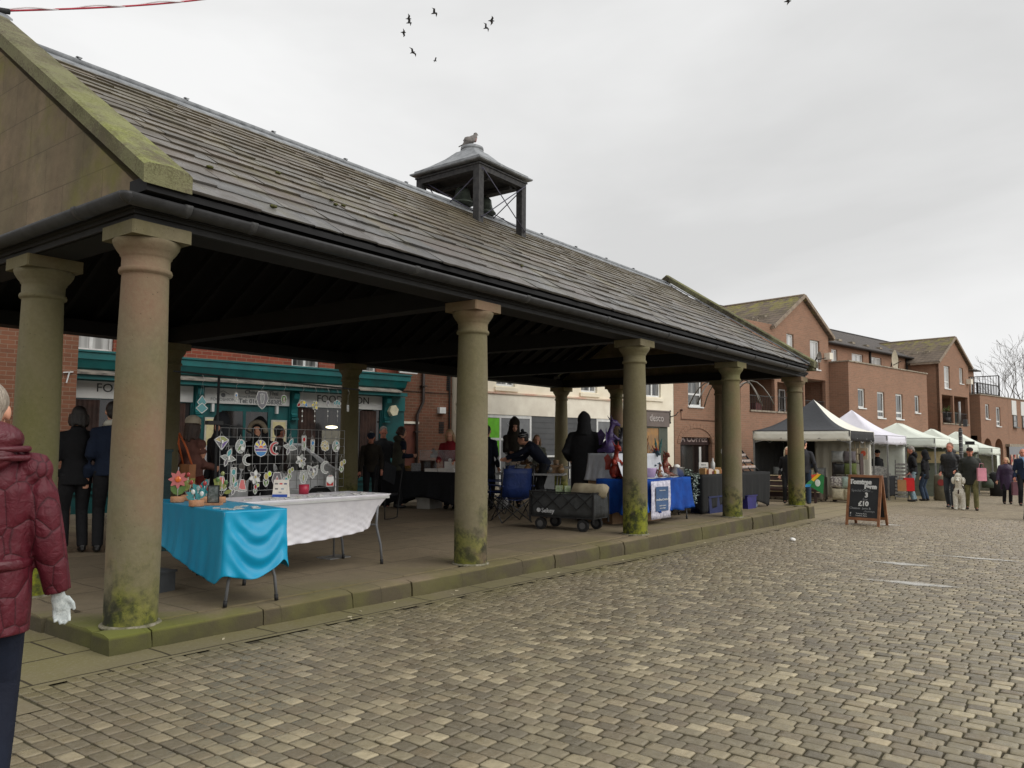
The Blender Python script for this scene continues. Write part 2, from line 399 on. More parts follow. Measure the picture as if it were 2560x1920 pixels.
# floor slab and kerb stones
t = NT('hall_paving'); pos = t.geo(); P = t.sep(pos)
v = t.n('ShaderNodeVectorMath', {0: pos, 1: t.n('ShaderNodeVectorMath', {0: t.n('ShaderNodeTexNoise', {'Scale': 3.0, 'Vector': pos}).outputs['Color'], 1: (.05, .05, 0)}, operation='MULTIPLY').outputs[0]}, operation='ADD').outputs[0]
br = t.n('ShaderNodeTexBrick', {'Vector': v, 'Color1': (0, 0, 0), 'Color2': (1, 1, 1), 'Scale': 1.0, 'Mortar Size': .008, 'Mortar Smooth': .3, 'Brick Width': 1.1, 'Row Height': .74})
col = t.mix(t.n('ShaderNodeSeparateColor', {0: br.outputs['Color']}).outputs[0], srgb(118, 105, 84), srgb(138, 122, 98))
col = t.mix(t.math('MULTIPLY', t.ramp(t.noise(6, 5, .7, pos), .4, .7), .5), col, srgb(96, 86, 68))
col = t.mix(t.math('MULTIPLY', t.ramp(t.noise(24, 4, .7, pos), .55, .75), .35), col, srgb(160, 146, 118))
col = t.mix(t.math('MULTIPLY', br.outputs['Fac'], .6), col, srgb(60, 52, 40))
edge = t.ramp(t.math('ADD', P.outputs[1], t.math('MULTIPLY', t.noise(1.5, 4, .6, pos), 2.0)), 1.75, .75)
col = t.mix(t.math('MULTIPLY', t.math('MULTIPLY', edge, t.ramp(t.noise(.9, 4, .6, pos), .38, .6)), .6), col, srgb(104, 100, 48))
edge2 = t.ramp(t.math('ADD', t.math('ADD', P.outputs[1], P.outputs[0]), t.math('MULTIPLY', t.noise(2.5, 4, .6, pos), 1.6)), 1.5, .7)
col = t.mix(t.math('MULTIPLY', edge2, .75), col, srgb(96, 104, 26))
sl_ = t.math('MULTIPLY', t.ramp(P.outputs[2], -.012, -.03), 1.0)
col = t.mix(t.math('MULTIPLY', sl_, .80), col, t.mix(t.ramp(t.noise(2.2, 4, .6, pos), .45, .65), srgb(56, 49, 36), srgb(74, 72, 34)))
nor = t.bump(t.math('SUBTRACT', 1, br.outputs['Fac']), .4, .012); nor = t.bump(t.noise(9, 6, .7, pos), .5, .02, nor)
HPAVE = t.fin(col, .88, nor)
mb = MB(); mb.box(-.02, .0, -.6, XE+.02, Wd, 0)
slab = mb.build('platform', HPAVE, hall)
def rough_block(mb, x0, y0, z0, x1, y1, z1, rs, n=.018, seg=.09):
    """worn stone: a rounded, dented box"""
    nx = max(2, int((x1-x0)/seg)); ny = max(2, int((y1-y0)/seg)); nz = 3
    def P(x, y, z):
        q = Vector((x*3.1, y*3.1, z*4)); d = noise_(q)*n+noise_(q*3.3)*n*.5
        ex = min(x-x0, x1-x)/.03; ey = min(y-y0, y1-y)/.03; ez = min((z1-z)/.03, 2)
        r = lambda e: (1-min(max(e, 0), 1))**2*.014
        cx, cy = (x0+x1)/2, (y0+y1)/2
        return (x+(cx-x)*0-math.copysign(r(ey)+r(ez), x-cx)*(.2 if ex < 1 else 0)*1, y+math.copysign(d, y-cy)*(1 if ey < .5 else 0)-math.copysign(r(ex)+r(ez), y-cy)*(1 if ey < 1 else 0), z-(r(ex)*.25+r(ey)*1.1)*(1 if ez < 1 else 0)+(noise_(q*1.7)*n*.35 if z > z1-.01 else 0))
    for fx in (0, 1):
        X = (x0, x1)[fx]; gr = [[P(X, y0+(y1-y0)*j/ny, z0+(z1-z0)*k/nz) for j in range(ny+1)] for k in range(nz+1)]
        if fx == 0: gr = [list(reversed(r)) for r in gr]
        mb.sheet(gr)
        Y = (y0, y1)[fx]; gr = [[P(x0+(x1-x0)*j/nx, Y, z0+(z1-z0)*k/nz) for j in range(nx+1)] for k in range(nz+1)]
        if fx == 1: gr = [list(reversed(r)) for r in gr]
        mb.sheet(gr)
    mb.sheet([[P(x0+(x1-x0)*j/nx, y0+(y1-y0)*k/ny, z1) for j in range(nx+1)] for k in range(ny+1)])
from mathutils import noise as _nz
def noise_(v): return _nz.noise(v)
rs = random.Random(11)
kb = MB()
def kerb_run(a, b, fixed, axis):
    p = a
    while p < b-.05:
        L = rs.uniform(.62, 1.25); q = min(p+L, b)
        if b-q < .3: q = b
        o = rs.uniform(-.016, .016); z1 = .003+rs.uniform(-.004, .004)
        if axis == 'x': rough_block(kb, p+.0015, fixed+o, G(p)-.1, q-.0015, .0, z1, rs, .022)
        else: rough_block(kb, fixed+o, p+.004, G(0)-.1, -.0, q-.004, z1, rs, .022)
        p = q
kerb_run(.02, XE-.1, -.275, 'x')
kerb_run(.0, Wd, -.275, 'y')
rough_block(kb, -.285, -.285, -.3, .015, -.003, .006, rs, .02)
rough_block(kb, XE-.09, -.30, G(XE)-.1, XE+.32, .3, .022, rs, .015)
kb.build('kerb', HPAVE, hall)
# columns
cols = []
def column():
    o = MB()
    prof = [(.1793, -.01), (.1793, .02), (.181, .5), (.1785, 1.2), (.172, 1.9), (.160, 2.50), (.160, 2.505), (.180, 2.512), (.184, 2.530), (.178, 2.548), (.166, 2.556), (.166, 2.62), (.170, 2.632), (.178, 2.64), (.178, 2.65), (.200, 2.675), (.224, 2.715), (.232, 2.745), (.226, 2.752)]
    pf = []
    for k in range(len(prof)-1):
        (r0, z0), (r1, z1) = prof[k], prof[k+1]; nseg = max(1, int((z1-z0)/.12))
        for q in range(nseg): pf.append((r0+(r1-r0)*q/nseg, z0+(z1-z0)*q/nseg))
    pf.append(prof[-1])
    n = 40; R = []
    for r, z in pf:
        R.append([((r+.0022*_nz.noise(Vector((math.cos(a)*2, math.sin(a)*2, z*2.2))))*math.cos(a), (r+.0022*_nz.noise(Vector((math.cos(a)*2, math.sin(a)*2, z*2.2))))*math.sin(a), z) for a in [2*PI*i/n for i in range(n)]])
    o.rings(R); return o
c0 = column().build('column', STONE, hall)
ab = MB(); h = .2254
ab.prism([(-h, -h+.012), (-h+.012, -h), (h-.012, -h), (h, -h+.012), (h, h-.012), (h-.012, h), (-h+.012, h), (-h, h-.012)], 2.752, CH, 'z')
ab0 = ab.build('abacus', STONE, c0)
ft = MB(); ft.lathe([(.205, -.005), (.205, .006), (.196, .014), (.180, .016)], n=32); MORTAR = M('lime_mortar', srgb(138, 132, 116), srgb(90, 88, 60), sc=20)
ft0 = ft.build('base_joint', MORTAR, c0)
spots = [(i*BAY, 0) for i in range(5)]+[(i*BAY, Wd) for i in range(5)]+[(x, y) for x in (0, XE) for y in (.2727*Wd, .7273*Wd)]
for i, (x, y) in enumerate(spots):
    c = c0 if i == 0 else copy_tree(c0, hall)
    c.location = (x, y, 0)
    if i: c.rotation_euler = (0, 0, 0)
# beams: lintel round the top, tie beams, rafters
bm_ = MB()
for y in (0, Wd): bm_.box(-.17, y-.15, CH, XE+.17, y+.15, CH+.19)
for x in (0, XE): bm_.box(x-.15, .152, CH+.001, x+.15, Wd-.152, CH+.19)
bm_.build('lintel_beam', BLACKW, hall)
bm_ = MB()
for x in (BAY, 2*BAY, 3*BAY): bm_ = MB(); bm_.box(x-.11, .152, CH-.0, x+.11, Wd-.152, CH+.24); bm_.build('tie_beam', BLACKW, hall)
SL = math.atan2(5.35-3.10, 3.134+.35)
cs, sn = math.cos(SL), math.sin(SL)
bm_ = MB()
x = .25
while x < XE:
    for s in (0, 1):
        Y = lambda y: y if s == 0 else Wd-y
        bm_.bar((x, Y(-.1), CH+.20), (x, Y(3.1), CH+.20+3.2*math.tan(SL)-.12), .06, .1)
    x += .46
bm_.build('rafter', BLACKW, hall)
# cornice board under the gutter (dark moulded eaves board)
CORN = M('eaves_board_black', (.020, .020, .021), (.012, .012, .013), rough=.75, bump=.3, bs=90)
bm_ = MB()
for k, (o_, z0, z1) in enumerate(((.19, CH+.0, CH+.045), (.215, CH+.047, CH+.075), (.24, CH+.077, CH+.12))):
    bm_.box(-o_, -o_, z0, XE+o_, -.152, z1); bm_.box(-o_, Wd+.152, z0, XE+o_, Wd+o_, z1)
    bm_.box(-o_, -.15, z0, -.172, Wd+.15, z1); bm_.box(XE+.172, -.15, z0, XE+o_, Wd+.15, z1)
bm_.build('cornice', CORN, hall)
# gutters
GUT = M('gutter_cast_iron', (.040, .040, .042), (.024, .024, .025), sc=9, rough=.5, bump=.35, bs=40)
gz = 2.99; gp = [(-.075+.075*(1-math.cos(a)), -.072*math.sin(a)) for a in [PI*i/10 for i in range(11)]]
def gutter(mb, a, b, out):
    """half round gutter from a to b, 'out' is the outward horizontal unit vector"""
    a = Vector(a); b = Vector(b); o = Vector(out); R = []
    prof = [(math.cos(q)*.068, math.sin(q)*-.072) for q in [PI*i/12 for i in range(13)]]
    prof += [(x_*.88, z_*.88+.0) for x_, z_ in reversed(prof)]
    for p in (a, b): R.append([tuple(p+o*x_+Vector((0, 0, z_))) for x_, z_ in prof])
    mb.rings(R)
gm = MB(); gy = -.31
x = -.31
gutter(gm, (-.31, gy, gz), (14.66, gy, gz), (0, -1, 0))
gutter(gm, (-.31, Wd+.31, gz), (XE, Wd+.31, gz), (0, 1, 0))
gutter(gm, (-.31, -.31, gz), (-.31, Wd+.31, gz), (-1, 0, 0))
pr_g = [(math.cos(q)*.068, math.sin(q)*-.072) for q in [PI*i/12 for i in range(13)]]; pr_g += [(x_*.88, z_*.88) for x_, z_ in reversed(pr_g)]
gm.rings([[(-.31+x_*math.cos(a), -.31+x_*math.sin(a), gz+z_) for x_, z_ in pr_g] for a in [PI+PI/2*k/8 for k in range(9)]])
gm.build('gutter', GUT, hall)
gm = MB(); x = .1
while x < 14.7:
    rs2 = [(math.cos(q)*.076, math.sin(q)*-.079) for q in [PI*i/12 for i in range(13)]]
    gm.rings([[(xx, gy-x_, gz+.004+z_) for x_, z_ in rs2] for xx in (x-.03, x+.03)], smooth=True)
    x += 1.82 if x > .2 else .55
for y in (.35, 1.9, 3.6, 5.2):
    gm.rings([[(gy-x_, yy, gz+.004+z_) for x_, z_ in reversed(rs2)] for yy in (y-.03, y+.03)], smooth=True)
gm.build('gutter_joint', M('gutter_joint_grey', (.055, .055, .055), (.035, .035, .035), sc=30), hall)
# fascia behind gutter and roof underside
fb = MB()
fb.box(-.22, -.245, CH+.121, XE+.0, -.20, 3.10); fb.box(-.22, Wd+.2, CH+.121, XE, Wd+.245, 3.10)
fb.box(-.235, -.19, CH+.122, -.19, Wd+.19, 3.04)
zr = 5.35
for s in (0, 1):
    Y = lambda y: y if s == 0 else Wd-y
    e0 = (Y(-.33), 3.085); e1 = (Y(3.134), 5.31)
    q = [(.0, e0[0], e0[1]), (XE-.02, e0[0], e0[1]), (XE-.02, e1[0], e1[1]), (.0, e1[0], e1[1])]
    lo = [(a, b, c-.045) for a, b, c in q]
    f = [(0, 1, 2, 3), (7, 6, 5, 4), (0, 4, 5, 1), (1, 5, 6, 2), (2, 6, 7, 3), (3, 7, 4, 0)]
    if s: f = [tuple(reversed(k)) for k in f]
    fb.add(q+lo, f)
fb.build('roof_boarding', BLACKW, hall)
# slates
t = NT('stone_slates'); att = t.n('ShaderNodeAttribute', attribute_name='Col'); A_ = t.n('ShaderNodeSeparateColor', {0: att.outputs['Color']}); pos = t.geo(); P = t.sep(pos)
r = t.n('ShaderNodeValToRGB', {0: A_.outputs[0]}); el = r.color_ramp.elements
el[0].color = (*srgb(70, 68, 66), 1); el[1].color = (*srgb(104, 98, 84), 1)
for p, c in ((.2, srgb(84, 83, 81)), (.45, srgb(96, 90, 84)), (.7, srgb(80, 74, 64)), (.85, srgb(98, 88, 82))):
    q = r.color_ramp.elements.new(p); q.color = (*c, 1)
hi = t.ramp(P.outputs[2], 3.3, 5.0)
col = t.mix(t.math('MULTIPLY', hi, .6), r.outputs[0], srgb(104, 92, 68))
streak = t.n('ShaderNodeMapping', {0: pos, 'Scale': (1.2, .35, .35), 'Rotation': (0, 0, .35)}).outputs[0]
col = t.mix(t.math('MULTIPLY', t.ramp(t.noise(2.0, 5, .7, streak, .5), .5, .7), .5), col, srgb(118, 112, 80))
col = t.mix(t.math('MULTIPLY', t.ramp(t.noise(.9, 4, .6, streak), .5, .7), .5), col, srgb(70, 66, 62))
lo_ = t.math('MULTIPLY', t.ramp(P.outputs[2], 3.6, 3.05), t.ramp(t.noise(5, 3, .6, pos), .3, .6))
col = t.mix(t.math('MULTIPLY', lo_, .5), col, srgb(112, 111, 111))
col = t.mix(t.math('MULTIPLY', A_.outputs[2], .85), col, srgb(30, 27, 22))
nor = t.bump(t.noise(22, 5, .7, pos), .5, .012)
SLATE = t.fin(col, t.ramp(t.noise(3, 4, .6, pos), .15, .95), nor, 0, **{'Specular IOR Level': .45})
rs = random.Random(5)
sm_ = MB()
Lr = (3.134+.35)/cs
rows = []; d = 0; k = 0
while d < Lr-.08:
    hgt = .34-.17*(d/Lr)**.9; rows.append((d, hgt)); d += hgt
for s in (0, 1):
    for (d, hgt) in rows:
        x = .06; d1 = min(d+hgt+.05, Lr)
        while x < XE-.03:
            w = rs.choice((.24, .3, .36, .45, .6))*rs.uniform(.85, 1.1)*(1.2-.5*d/Lr); x1 = min(x+w, XE-.02)
            if s and rs.random() < .0: pass
            jit = rs.uniform(-.012, .012); lift = rs.uniform(.014, .030); rot = rs.gauss(0, .006)
            c = (rs.random(), rs.random(), 0)
            n_ = 5; top = []; bot = []
            for j in range(n_+1):
                xx = x+.003+(x1-x-.006)*j/n_; dd = d+jit+rs.gauss(0, .006)+(xx-x)*rot
                y = -.35+dd*cs; z = 3.10+dd*sn
                top.append((xx, y-sn*lift, z+cs*lift)); bot.append((xx, y-sn*.001, z+cs*.001))
            back = [(px_, -.35+d1*cs, 3.10+d1*sn+.004) for px_, _, _ in top]
            if s: fl = lambda L_: [(a, Wd-b, c_) for a, b, c_ in L_]; top, bot, back = fl(top), fl(bot), fl(back)
            m_ = n_+1; f = []
            for j in range(n_):
                f.append((j, j+1, 2*m_+j+1, 2*m_+j)); f.append((m_+j, m_+j+1, j+1, j))
            f += [(0, 2*m_, m_), (m_-1, 2*m_-1, 3*m_-1)]
            if s: f = [tuple(reversed(q)) for q in f]
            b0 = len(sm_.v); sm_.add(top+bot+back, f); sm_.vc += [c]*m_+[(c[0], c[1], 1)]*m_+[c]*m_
            x = x1
sm_.build('roof_slates', SLATE, hall)
# small moss cushions on the slates
ms = MB()
for x, d in ((.75, .95), (1.9, 1.7), (2.25, 1.2), (2.35, 1.12), (2.2, 1.05), (.95, .2), (3.4, 1.5), (5.2, .9)):
    ms.ball((x, -.35+d*cs-.01, 3.10+d*sn+.025), .028+.012*(x % 1), .022, .014, 8, 5)
ms.build('moss_cushion', M('dark_moss', srgb(50, 48, 20), srgb(90, 92, 30), sc=60), hall)
# lead ridge
rg = MB()
for s in (-1, 1):
    q = [(.12, 3.134, 5.375), (XE-.02, 3.134, 5.375), (XE-.02, 3.134+s*.19, 5.375-.19*math.tan(SL)+.012), (.12, 3.134+s*.19, 5.375-.19*math.tan(SL)+.012)]
    q2 = [(a, b, c-.02) for a, b, c in q]
    f = [(0, 3, 2, 1), (4, 5, 6, 7), (3, 7, 6, 2), (0, 4, 7, 3), (1, 2, 6, 5)]
    if s > 0: f = [tuple(reversed(k)) for k in f]
    rg.add(q+q2, f)
rg.tube([(.12, 3.134, 5.385), (XE-.02, 3.134, 5.385)], .035, 12)
x = .8
while x < XE-1:
    if not 6.6 < x < 8.2: rg.box(x-.012, 3.10, 5.41, x+.012, 3.16, 5.435); rg.box(x-.03, 3.11, 5.435, x+.03, 3.15, 5.44)
    x += 1.25
rg.build('ridge_lead', LEADM, hall)
# gables with coping
GL = M('gable_lead_flashing', (150, 152, 156), (110, 112, 118), sc=10, rough=.4, metal=.3)
for k, (xa, xb, cxa, cxb) in enumerate(((-.19, -.0, -.27, .09), (XE, XE+.19, XE-.0, XE+.32))):
    gb = MB()
    gb.prism([(-.16, 2.99+.055), (Wd+.16, 3.045), (Wd+.16, 3.13), (3.134, 5.36), (-.16, 3.13)], xa, xb, 'x')
    gb.build('gable_wall', ASHLAR, hall)
    cp = MB(); tn = math.tan(SL)
    t2 = .145
    for s in (0, 1):
        Y = (lambda y: y) if s == 0 else (lambda y: Wd-y)
        nseg = 22; R = []
        y0, z0 = -.43, 3.205; y1, z1 = 3.134, 5.585
        pts = [(y0+(y1-y0)*i/nseg, z0+(z1-z0)*i/nseg) for i in range(nseg+1)]
        for i, (y, z) in enumerate(pts):
            nn = lambda a, b: .007*_nz.noise(Vector((a*7, y*5, b*7)))
            th = t2 if i else t2+.0
            ring = [(cxa, y, z-th), (cxa+.0, y, z-.02), (cxa+.03, y, z+nn(0, 1)), ((cxa+cxb)/2, y, z+.012+nn(1, 2)), (cxb-.03, y, z+nn(2, 3)), (cxb, y, z-.02), (cxb, y, z-th)]
            ring = [(a, Y(b), c) for a, b, c in ring]
            R.append(ring if s == 1 else list(reversed(ring)))
        cp.rings(R, smooth=False)
    tt = NT('mossy_coping%d' % k); P = tt.sep(tt.tc()); pos = tt.tc()
    c1 = tt.mix(tt.ramp(tt.noise(6, 4, .6), .35, .65), *((srgb(104, 95, 76), srgb(84, 78, 60)) if k == 0 else (srgb(70, 62, 50), srgb(54, 48, 38))))
    lich = tt.ramp(tt.math('ADD', tt.noise(60, 4, .8), tt.math('MULTIPLY', tt.noise(2.5, 3, .6), .9)), .88, 1.02)
    nrm = tt.sep(tt.n('ShaderNodeNewGeometry').outputs['Normal'])
    up = tt.ramp(nrm.outputs[2], .3, .6)
    lm = tt.mix(tt.ramp(tt.noise(40, 3, .7), .4, .6), srgb(122, 126, 60), srgb(150, 152, 96))
    msk = tt.math('MULTIPLY', tt.ramp(P.outputs[2], 5.0, 3.6) if k == 0 else .5, tt.ramp(tt.noise(3, 5, .7), .40, .58))
    c1 = tt.mix(tt.math('MULTIPLY', msk, tt.math('MULTIPLY', tt.math('ADD', up, .25 if k == 0 else .0), .8)), c1, lm)
    c1 = tt.mix(tt.math('MULTIPLY', lich, .5), c1, srgb(150, 150, 110))
    COPE = tt.fin(c1, .95, tt.bump(tt.noise(45, 5, .8), .9, .02))
    cp.build('gable_coping', COPE, hall)
    # kneeler under the low end
    for Yf in (lambda y: y, lambda y: Wd-y):
        kn = MB(); kn.box(cxa+.04, Yf(-.40), 3.02 if k == 0 else 3.0, cxb-.02, Yf(-.165), 3.12)
        kn.build('kneeler_stone', BLACKW if k == 0 else COPE, hall)
fl = MB()  # lead flashing against the far gable
fl.bar((XE-.045, -.36, 3.15), (XE-.045, 3.10, 5.385), .10, .02)
fl.build('flashing', GL, hall)
cpl = MB(); cpl.prism([(3.0, 5.51), (3.134, 5.60), (3.27, 5.51), (3.27, 5.49), (3.134, 5.575), (3.0, 5.49)], -.28, .10, 'x'); cpl.build('coping_cap', LEADM, hall)
# bell turret
tw = thing('bell_turret', None, None); tw.parent = hall
del_ = MB()
TX0, TX1, TY0, TY1 = 6.82, 8.0, 2.49, 3.78; pw = .062
WT = M('weathered_black_timber', (.022, .022, .024), (.055, .053, .052), sc=14, rough=.8, bump=.4, bs=80)
rz_ = lambda y: 3.10+(min(y, Wd-y)+.35)*math.tan(SL)
for (x, y) in ((TX0, TY0), (TX1, TY0), (TX0, TY1), (TX1, TY1)):
    p = MB(); p.box(x-pw, y-pw, rz_(y)-.12, x+pw, y+pw, 5.88); p.build('turret_post', WT, tw)
p = MB()
for z0, z1 in ((5.79, 5.88),):
    p.box(TX0-.06, TY0-.06, z0, TX1+.06, TY0+.06, z1); p.box(TX0-.06, TY1-.06, z0, TX1+.06, TY1+.06, z1)
    p.box(TX0-.06, TY0+.062, z0, TX0+.06, TY1-.062, z1); p.box(TX1-.06, TY0+.062, z0, TX1+.06, TY1-.062, z1)
p.box(TX0-.08, TY0-.08, 5.88, TX1+.08, TY1+.08, 5.905)
p.box(7.13, TY0+.06, 5.73, 7.21, TY1-.06, 5.79); p.box(7.74, TY0+.06, 5.73, 7.82, TY1-.06, 5.79)
p.build('turret_frame', WT, tw)
p = MB()
for a, b in (((TX0, TY0), (TX1, TY0)), ((TX0, TY0), (TX0, TY1)), ((TX1, TY0), (TX1, TY1)), ((TX0, TY1), (TX1, TY1))):
    p.tube([(a[0], a[1]-.09, 5.0), (b[0], b[1]-.09, 5.82)], .009, 6); p.tube([(a[0], a[1]-.09, 5.82), (b[0], b[1]-.09, 5.0)], .009, 6)
p.build('brace_rod', M('brace_steel', (.06, .055, .09), rough=.5), tw)
# lead roof: concave pyramid with a rim
p = MB(); R = []
o_ = .13
def sq(e, z, inset=0): return [(TX0-e, TY0-e, z), (TX1+e, TY0-e, z), (TX1+e, TY1+e, z), (TX0-e, TY1+e, z)]
cx_, cy_ = (TX0+TX1)/2, (TY0+TY1)/2
def ringat(f, z):
    hx, hy = (TX1-TX0)/2+o_, (TY1-TY0)/2+o_
    pts = []
    for sx, sy in ((-1, -1), (1, -1), (1, 1), (-1, 1)):
        pts.append((cx_+sx*(hx*f+.16*(1-f)), cy_+sy*(hy*f+.16*(1-f)), z+.03))
    return pts
p.rings([ringat(1.0, 5.905), ringat(1.03, 5.92), ringat(1.03, 5.94), ringat(.93, 5.95), ringat(.93, 5.99), ringat(.88, 6.0), ringat(.6, 6.10), ringat(.3, 6.23), ringat(.06, 6.37)], smooth=False)
p.build('turret_roof', LEADM, tw)
p = MB(); p.lathe([(.17, 6.28), (.18, 6.33), (.20, 6.36), (.20, 6.43), (.185, 6.435), (.205, 6.44), (.20, 6.49), (.13, 6.525), (.03, 6.53)], (cx_, cy_, 0), 20); p.build('turret_cap', LEADM, tw)
BRONZE = M('bell_bronze', (.09, .11, .085), (.045, .052, .045), sc=9, rough=.5, metal=.6)
for (x, z, s) in ((7.17, 5.42, 1.0), (7.78, 5.40, .95)):
    p = MB(); p.lathe([(.205*s, .0), (.212*s, .012), (.185*s, .045), (.15*s, .10), (.132*s, .17), (.125*s, .24), (.10*s, .275), (.03*s, .29), (.02, .34)], (x, 3.134, z), 24)
    p.lathe([(.195*s, .004), (.12*s, .12), (.02, .2)], (x, 3.134, z-.002), 24, cap0=False, cap1=False)
    p.build('bell', BRONZE, tw)
# little fixtures under the roof
p = MB(); p.box(13.0, 5.0, 2.905, 13.02, 5.16, 2.965); p.build('junction_box', M('grey_plastic', (.12, .12, .12)), hall)
for o in list(bpy.data.objects):
    if o.name.startswith('bell_turret'): o['label'] = 'open timber bell turret with lead roof'
# ---------------------------------------------------------------- the street behind (local x along the street, -y towards the square)
ORI = (3.91, 10.09, 0); RZ = math.radians(-11.1)
SU = Vector((math.cos(RZ), math.sin(RZ), 0)); SN = Vector((math.sin(RZ), -math.cos(RZ), 0))
def SP(s, d, z=0): return Vector(ORI)+SU*s+SN*d+Vector((0, 0, z))
BR_SHOP = brick('shop_brick_red', srgb(150, 74, 52), srgb(128, 62, 46), srgb(146, 124, 104), stain=.3)
BR_OLD = brick('alley_brick_brown', srgb(104, 72, 54), srgb(124, 78, 58), srgb(128, 112, 94), stain=.6)
BR_APT = brick('flats_brick', srgb(136, 104, 84), srgb(150, 112, 90), srgb(148, 126, 106), stain=.22, var=.3)
TEAL = M('teal_paint', srgb(14, 104, 104), srgb(24, 88, 90), sc=3, rough=.45, bump=.15, bs=30)
TEALD = M('teal_paint_dark', srgb(14, 92, 92), srgb(18, 74, 76), sc=4, rough=.5)
SIGNW = M('sign_white', (214, 214, 210), (200, 200, 197), sc=2, rough=.5, bump=0)
LETT = M('sign_letter_dark', (.02, .022, .024), rough=.5, bump=0)
LETG = M('sign_letter_grey', (.18, .19, .2), rough=.5, bump=0)
CREAM = M('cream_render', srgb(240, 232, 212), srgb(226, 216, 194), sc=1.6, rough=.85, bump=.3, bs=25)
CREAM2 = M('cream_fascia', srgb(236, 230, 214), srgb(220, 212, 196), sc=2.4, rough=.8, bump=.1)
GREYP = M('grey_panel', (.075, .078, .082), (.055, .058, .062), sc=2, rough=.5, bump=0)
TILE = None
def facade(mb, x0, x1, z0, z1, ops, y=0, rev=.12, depth=None):
    """wall skin at plane y with rectangular openings (ax,az,bx,bz); reveals go inward (+y)"""
    X = sorted(set([x0, x1]+[a for o in ops for a in (o[0], o[2])])); Z = sorted(set([z0, z1]+[a for o in ops for a in (o[1], o[3])]))
    for i in range(len(X)-1):
        for j in range(len(Z)-1):
            cx, cz = (X[i]+X[i+1])/2, (Z[j]+Z[j+1])/2
            if any(o[0] < cx < o[2] and o[1] < cz < o[3] for o in ops): continue
            mb.add([(X[i], y, Z[j]), (X[i+1], y, Z[j]), (X[i+1], y, Z[j+1]), (X[i], y, Z[j+1])], [(0, 1, 2, 3)])
    for a, b, c, d in [o[:4] for o in ops]:
        mb.add([(a, y, b), (c, y, b), (c, y, d), (a, y, d), (a, y+rev, b), (c, y+rev, b), (c, y+rev, d), (a, y+rev, d)], [(0, 4, 5, 1), (1, 5, 6, 2), (2, 6, 7, 3), (3, 7, 4, 0)])
def window(par, x0, z0, x1, z1, y=.07, bars=(), hb=(), fr=.055, sill=.05, pane=None, arch=0, mat=None, name='window', tilt=0):
    """frame with mullions; pane and sill are its sub-parts. bars: x positions 0..1, hb: z positions 0..1"""
    f = MB(); e = .001
    f.box(x0+e, y, z0, x0+fr, y+.05, z1); f.box(x1-fr, y, z0, x1-e, y+.05, z1)
    f.box(x0+fr, y, z0, x1-fr, y+.05, z0+fr); f.box(x0+fr, y, z1-fr, x1-fr, y+.05, z1)
    for b in bars: xx = x0+(x1-x0)*b; f.box(xx-fr*.5, y+.002, z0+fr, xx+fr*.5, y+.048, z1-fr)
    for b in hb: zz = z0+(z1-z0)*b; f.box(x0+fr, y+.003, zz-fr*.5, x1-fr, y+.047, zz+fr*.5)
    if arch:
        n = 10; poly = [(x0+.002, z1+.001), (x1-.002, z1+.001)]+[(x1-(x1-x0)*k/n-.002*(1-2*k/n), z1+.001+arch*math.sin(PI*k/n)) for k in range(1, n)]
        f.prism(poly, y+.004, y+.045, 'y')
    w = f.build(name, mat or WHITEP, par)
    p = MB(); p.box(x0+fr*.6, y+.02, z0+fr*.6, x1-fr*.6, y+.03, z1-fr*.6); p.build('pane', pane or PANE, w)
    if sill: q = MB(); q.box(x0-.05, y-.11, z0-sill, x1+.05, y+.01, z0-.001); q.build('sill', mat or WHITEP, w)
    return w

# --- restaurant with teal shopfront
rb = thing('restaurant_building', 'red brick restaurant with teal shopfront and white name boards behind the market hall', 'building', ORI, RZ)
g0 = -.16
w1 = [(-.03, 3.04, .74, 4.2), (1.50, 3.04, 2.10, 4.2), (4.51, 3.02, 5.20, 4.2), (5.98, 3.03, 6.76, 4.2)]
mb = MB(); facade(mb, -.14, 7.60, 3.0, 6.0, w1, 0, .12)
mb.box(-.139, .13, g0-.3, 7.599, 8, 6.0); mb.box(-.139, 0.001, 5.9, 7.6, .129, 6.0); mb.box(7.585, 0.001, 3.0, 7.6, .129, 5.9); mb.box(-.14, .001, 3.0, -.13, .129, 5.9)
mb.build('wall', BR_SHOP, rb)
for a, b, c, d in w1: window(rb, a, b, c, d, bars=(.5,), hb=(.55,), pane=PANEL if a < 1 else PANE, fr=.06)
mb = MB(); mb.add([(-.4, -.3, 5.9), (7.8, -.3, 5.9), (7.8, 4, 8.3), (-.4, 4, 8.3), (7.8, 8.3, 5.9), (-.4, 8.3, 5.9)], [(0, 1, 2, 3), (3, 2, 4, 5), (0, 3, 5), (1, 4, 2)])
ROOFT = M('roof_tiles_dark', (.10, .095, .09), (.07, .066, .062), sc=5, rough=.9, bump=.5, bs=12)
mb.build('roof', ROOFT, rb)
# shopfront: cornice, lead flashing, fascia, boards, pilasters, stall riser, glazing
mb = MB(); mb.box(-.2, -.30, 2.86, 7.58, -.001, 2.99); mb.box(-.22, -.33, 2.992, 7.60, -.001, 3.03)
mb.prism([(-.28, 2.858), (-.06, 2.858), (-.06, 2.62), (-.20, 2.70)], -.15, 7.5, 'x')
mb.build('cornice', TEAL, rb)
mb = MB(); mb.add([(-.1, -.42, 2.595), (7.25, -.42, 2.595), (7.25, -.061, 2.69), (-.1, -.061, 2.69), (-.1, -.42, 2.56), (7.25, -.42, 2.56), (7.25, -.061, 2.56), (-.1, -.061, 2.56)], [(0, 1, 2, 3), (4, 5, 1, 0), (7, 6, 5, 4), (0, 3, 7, 4), (1, 5, 6, 2)])
mb.build('lead_flashing', M('old_lead', srgb(160, 152, 140), srgb(92, 88, 84), sc=4, rough=.7, bs=25), rb)
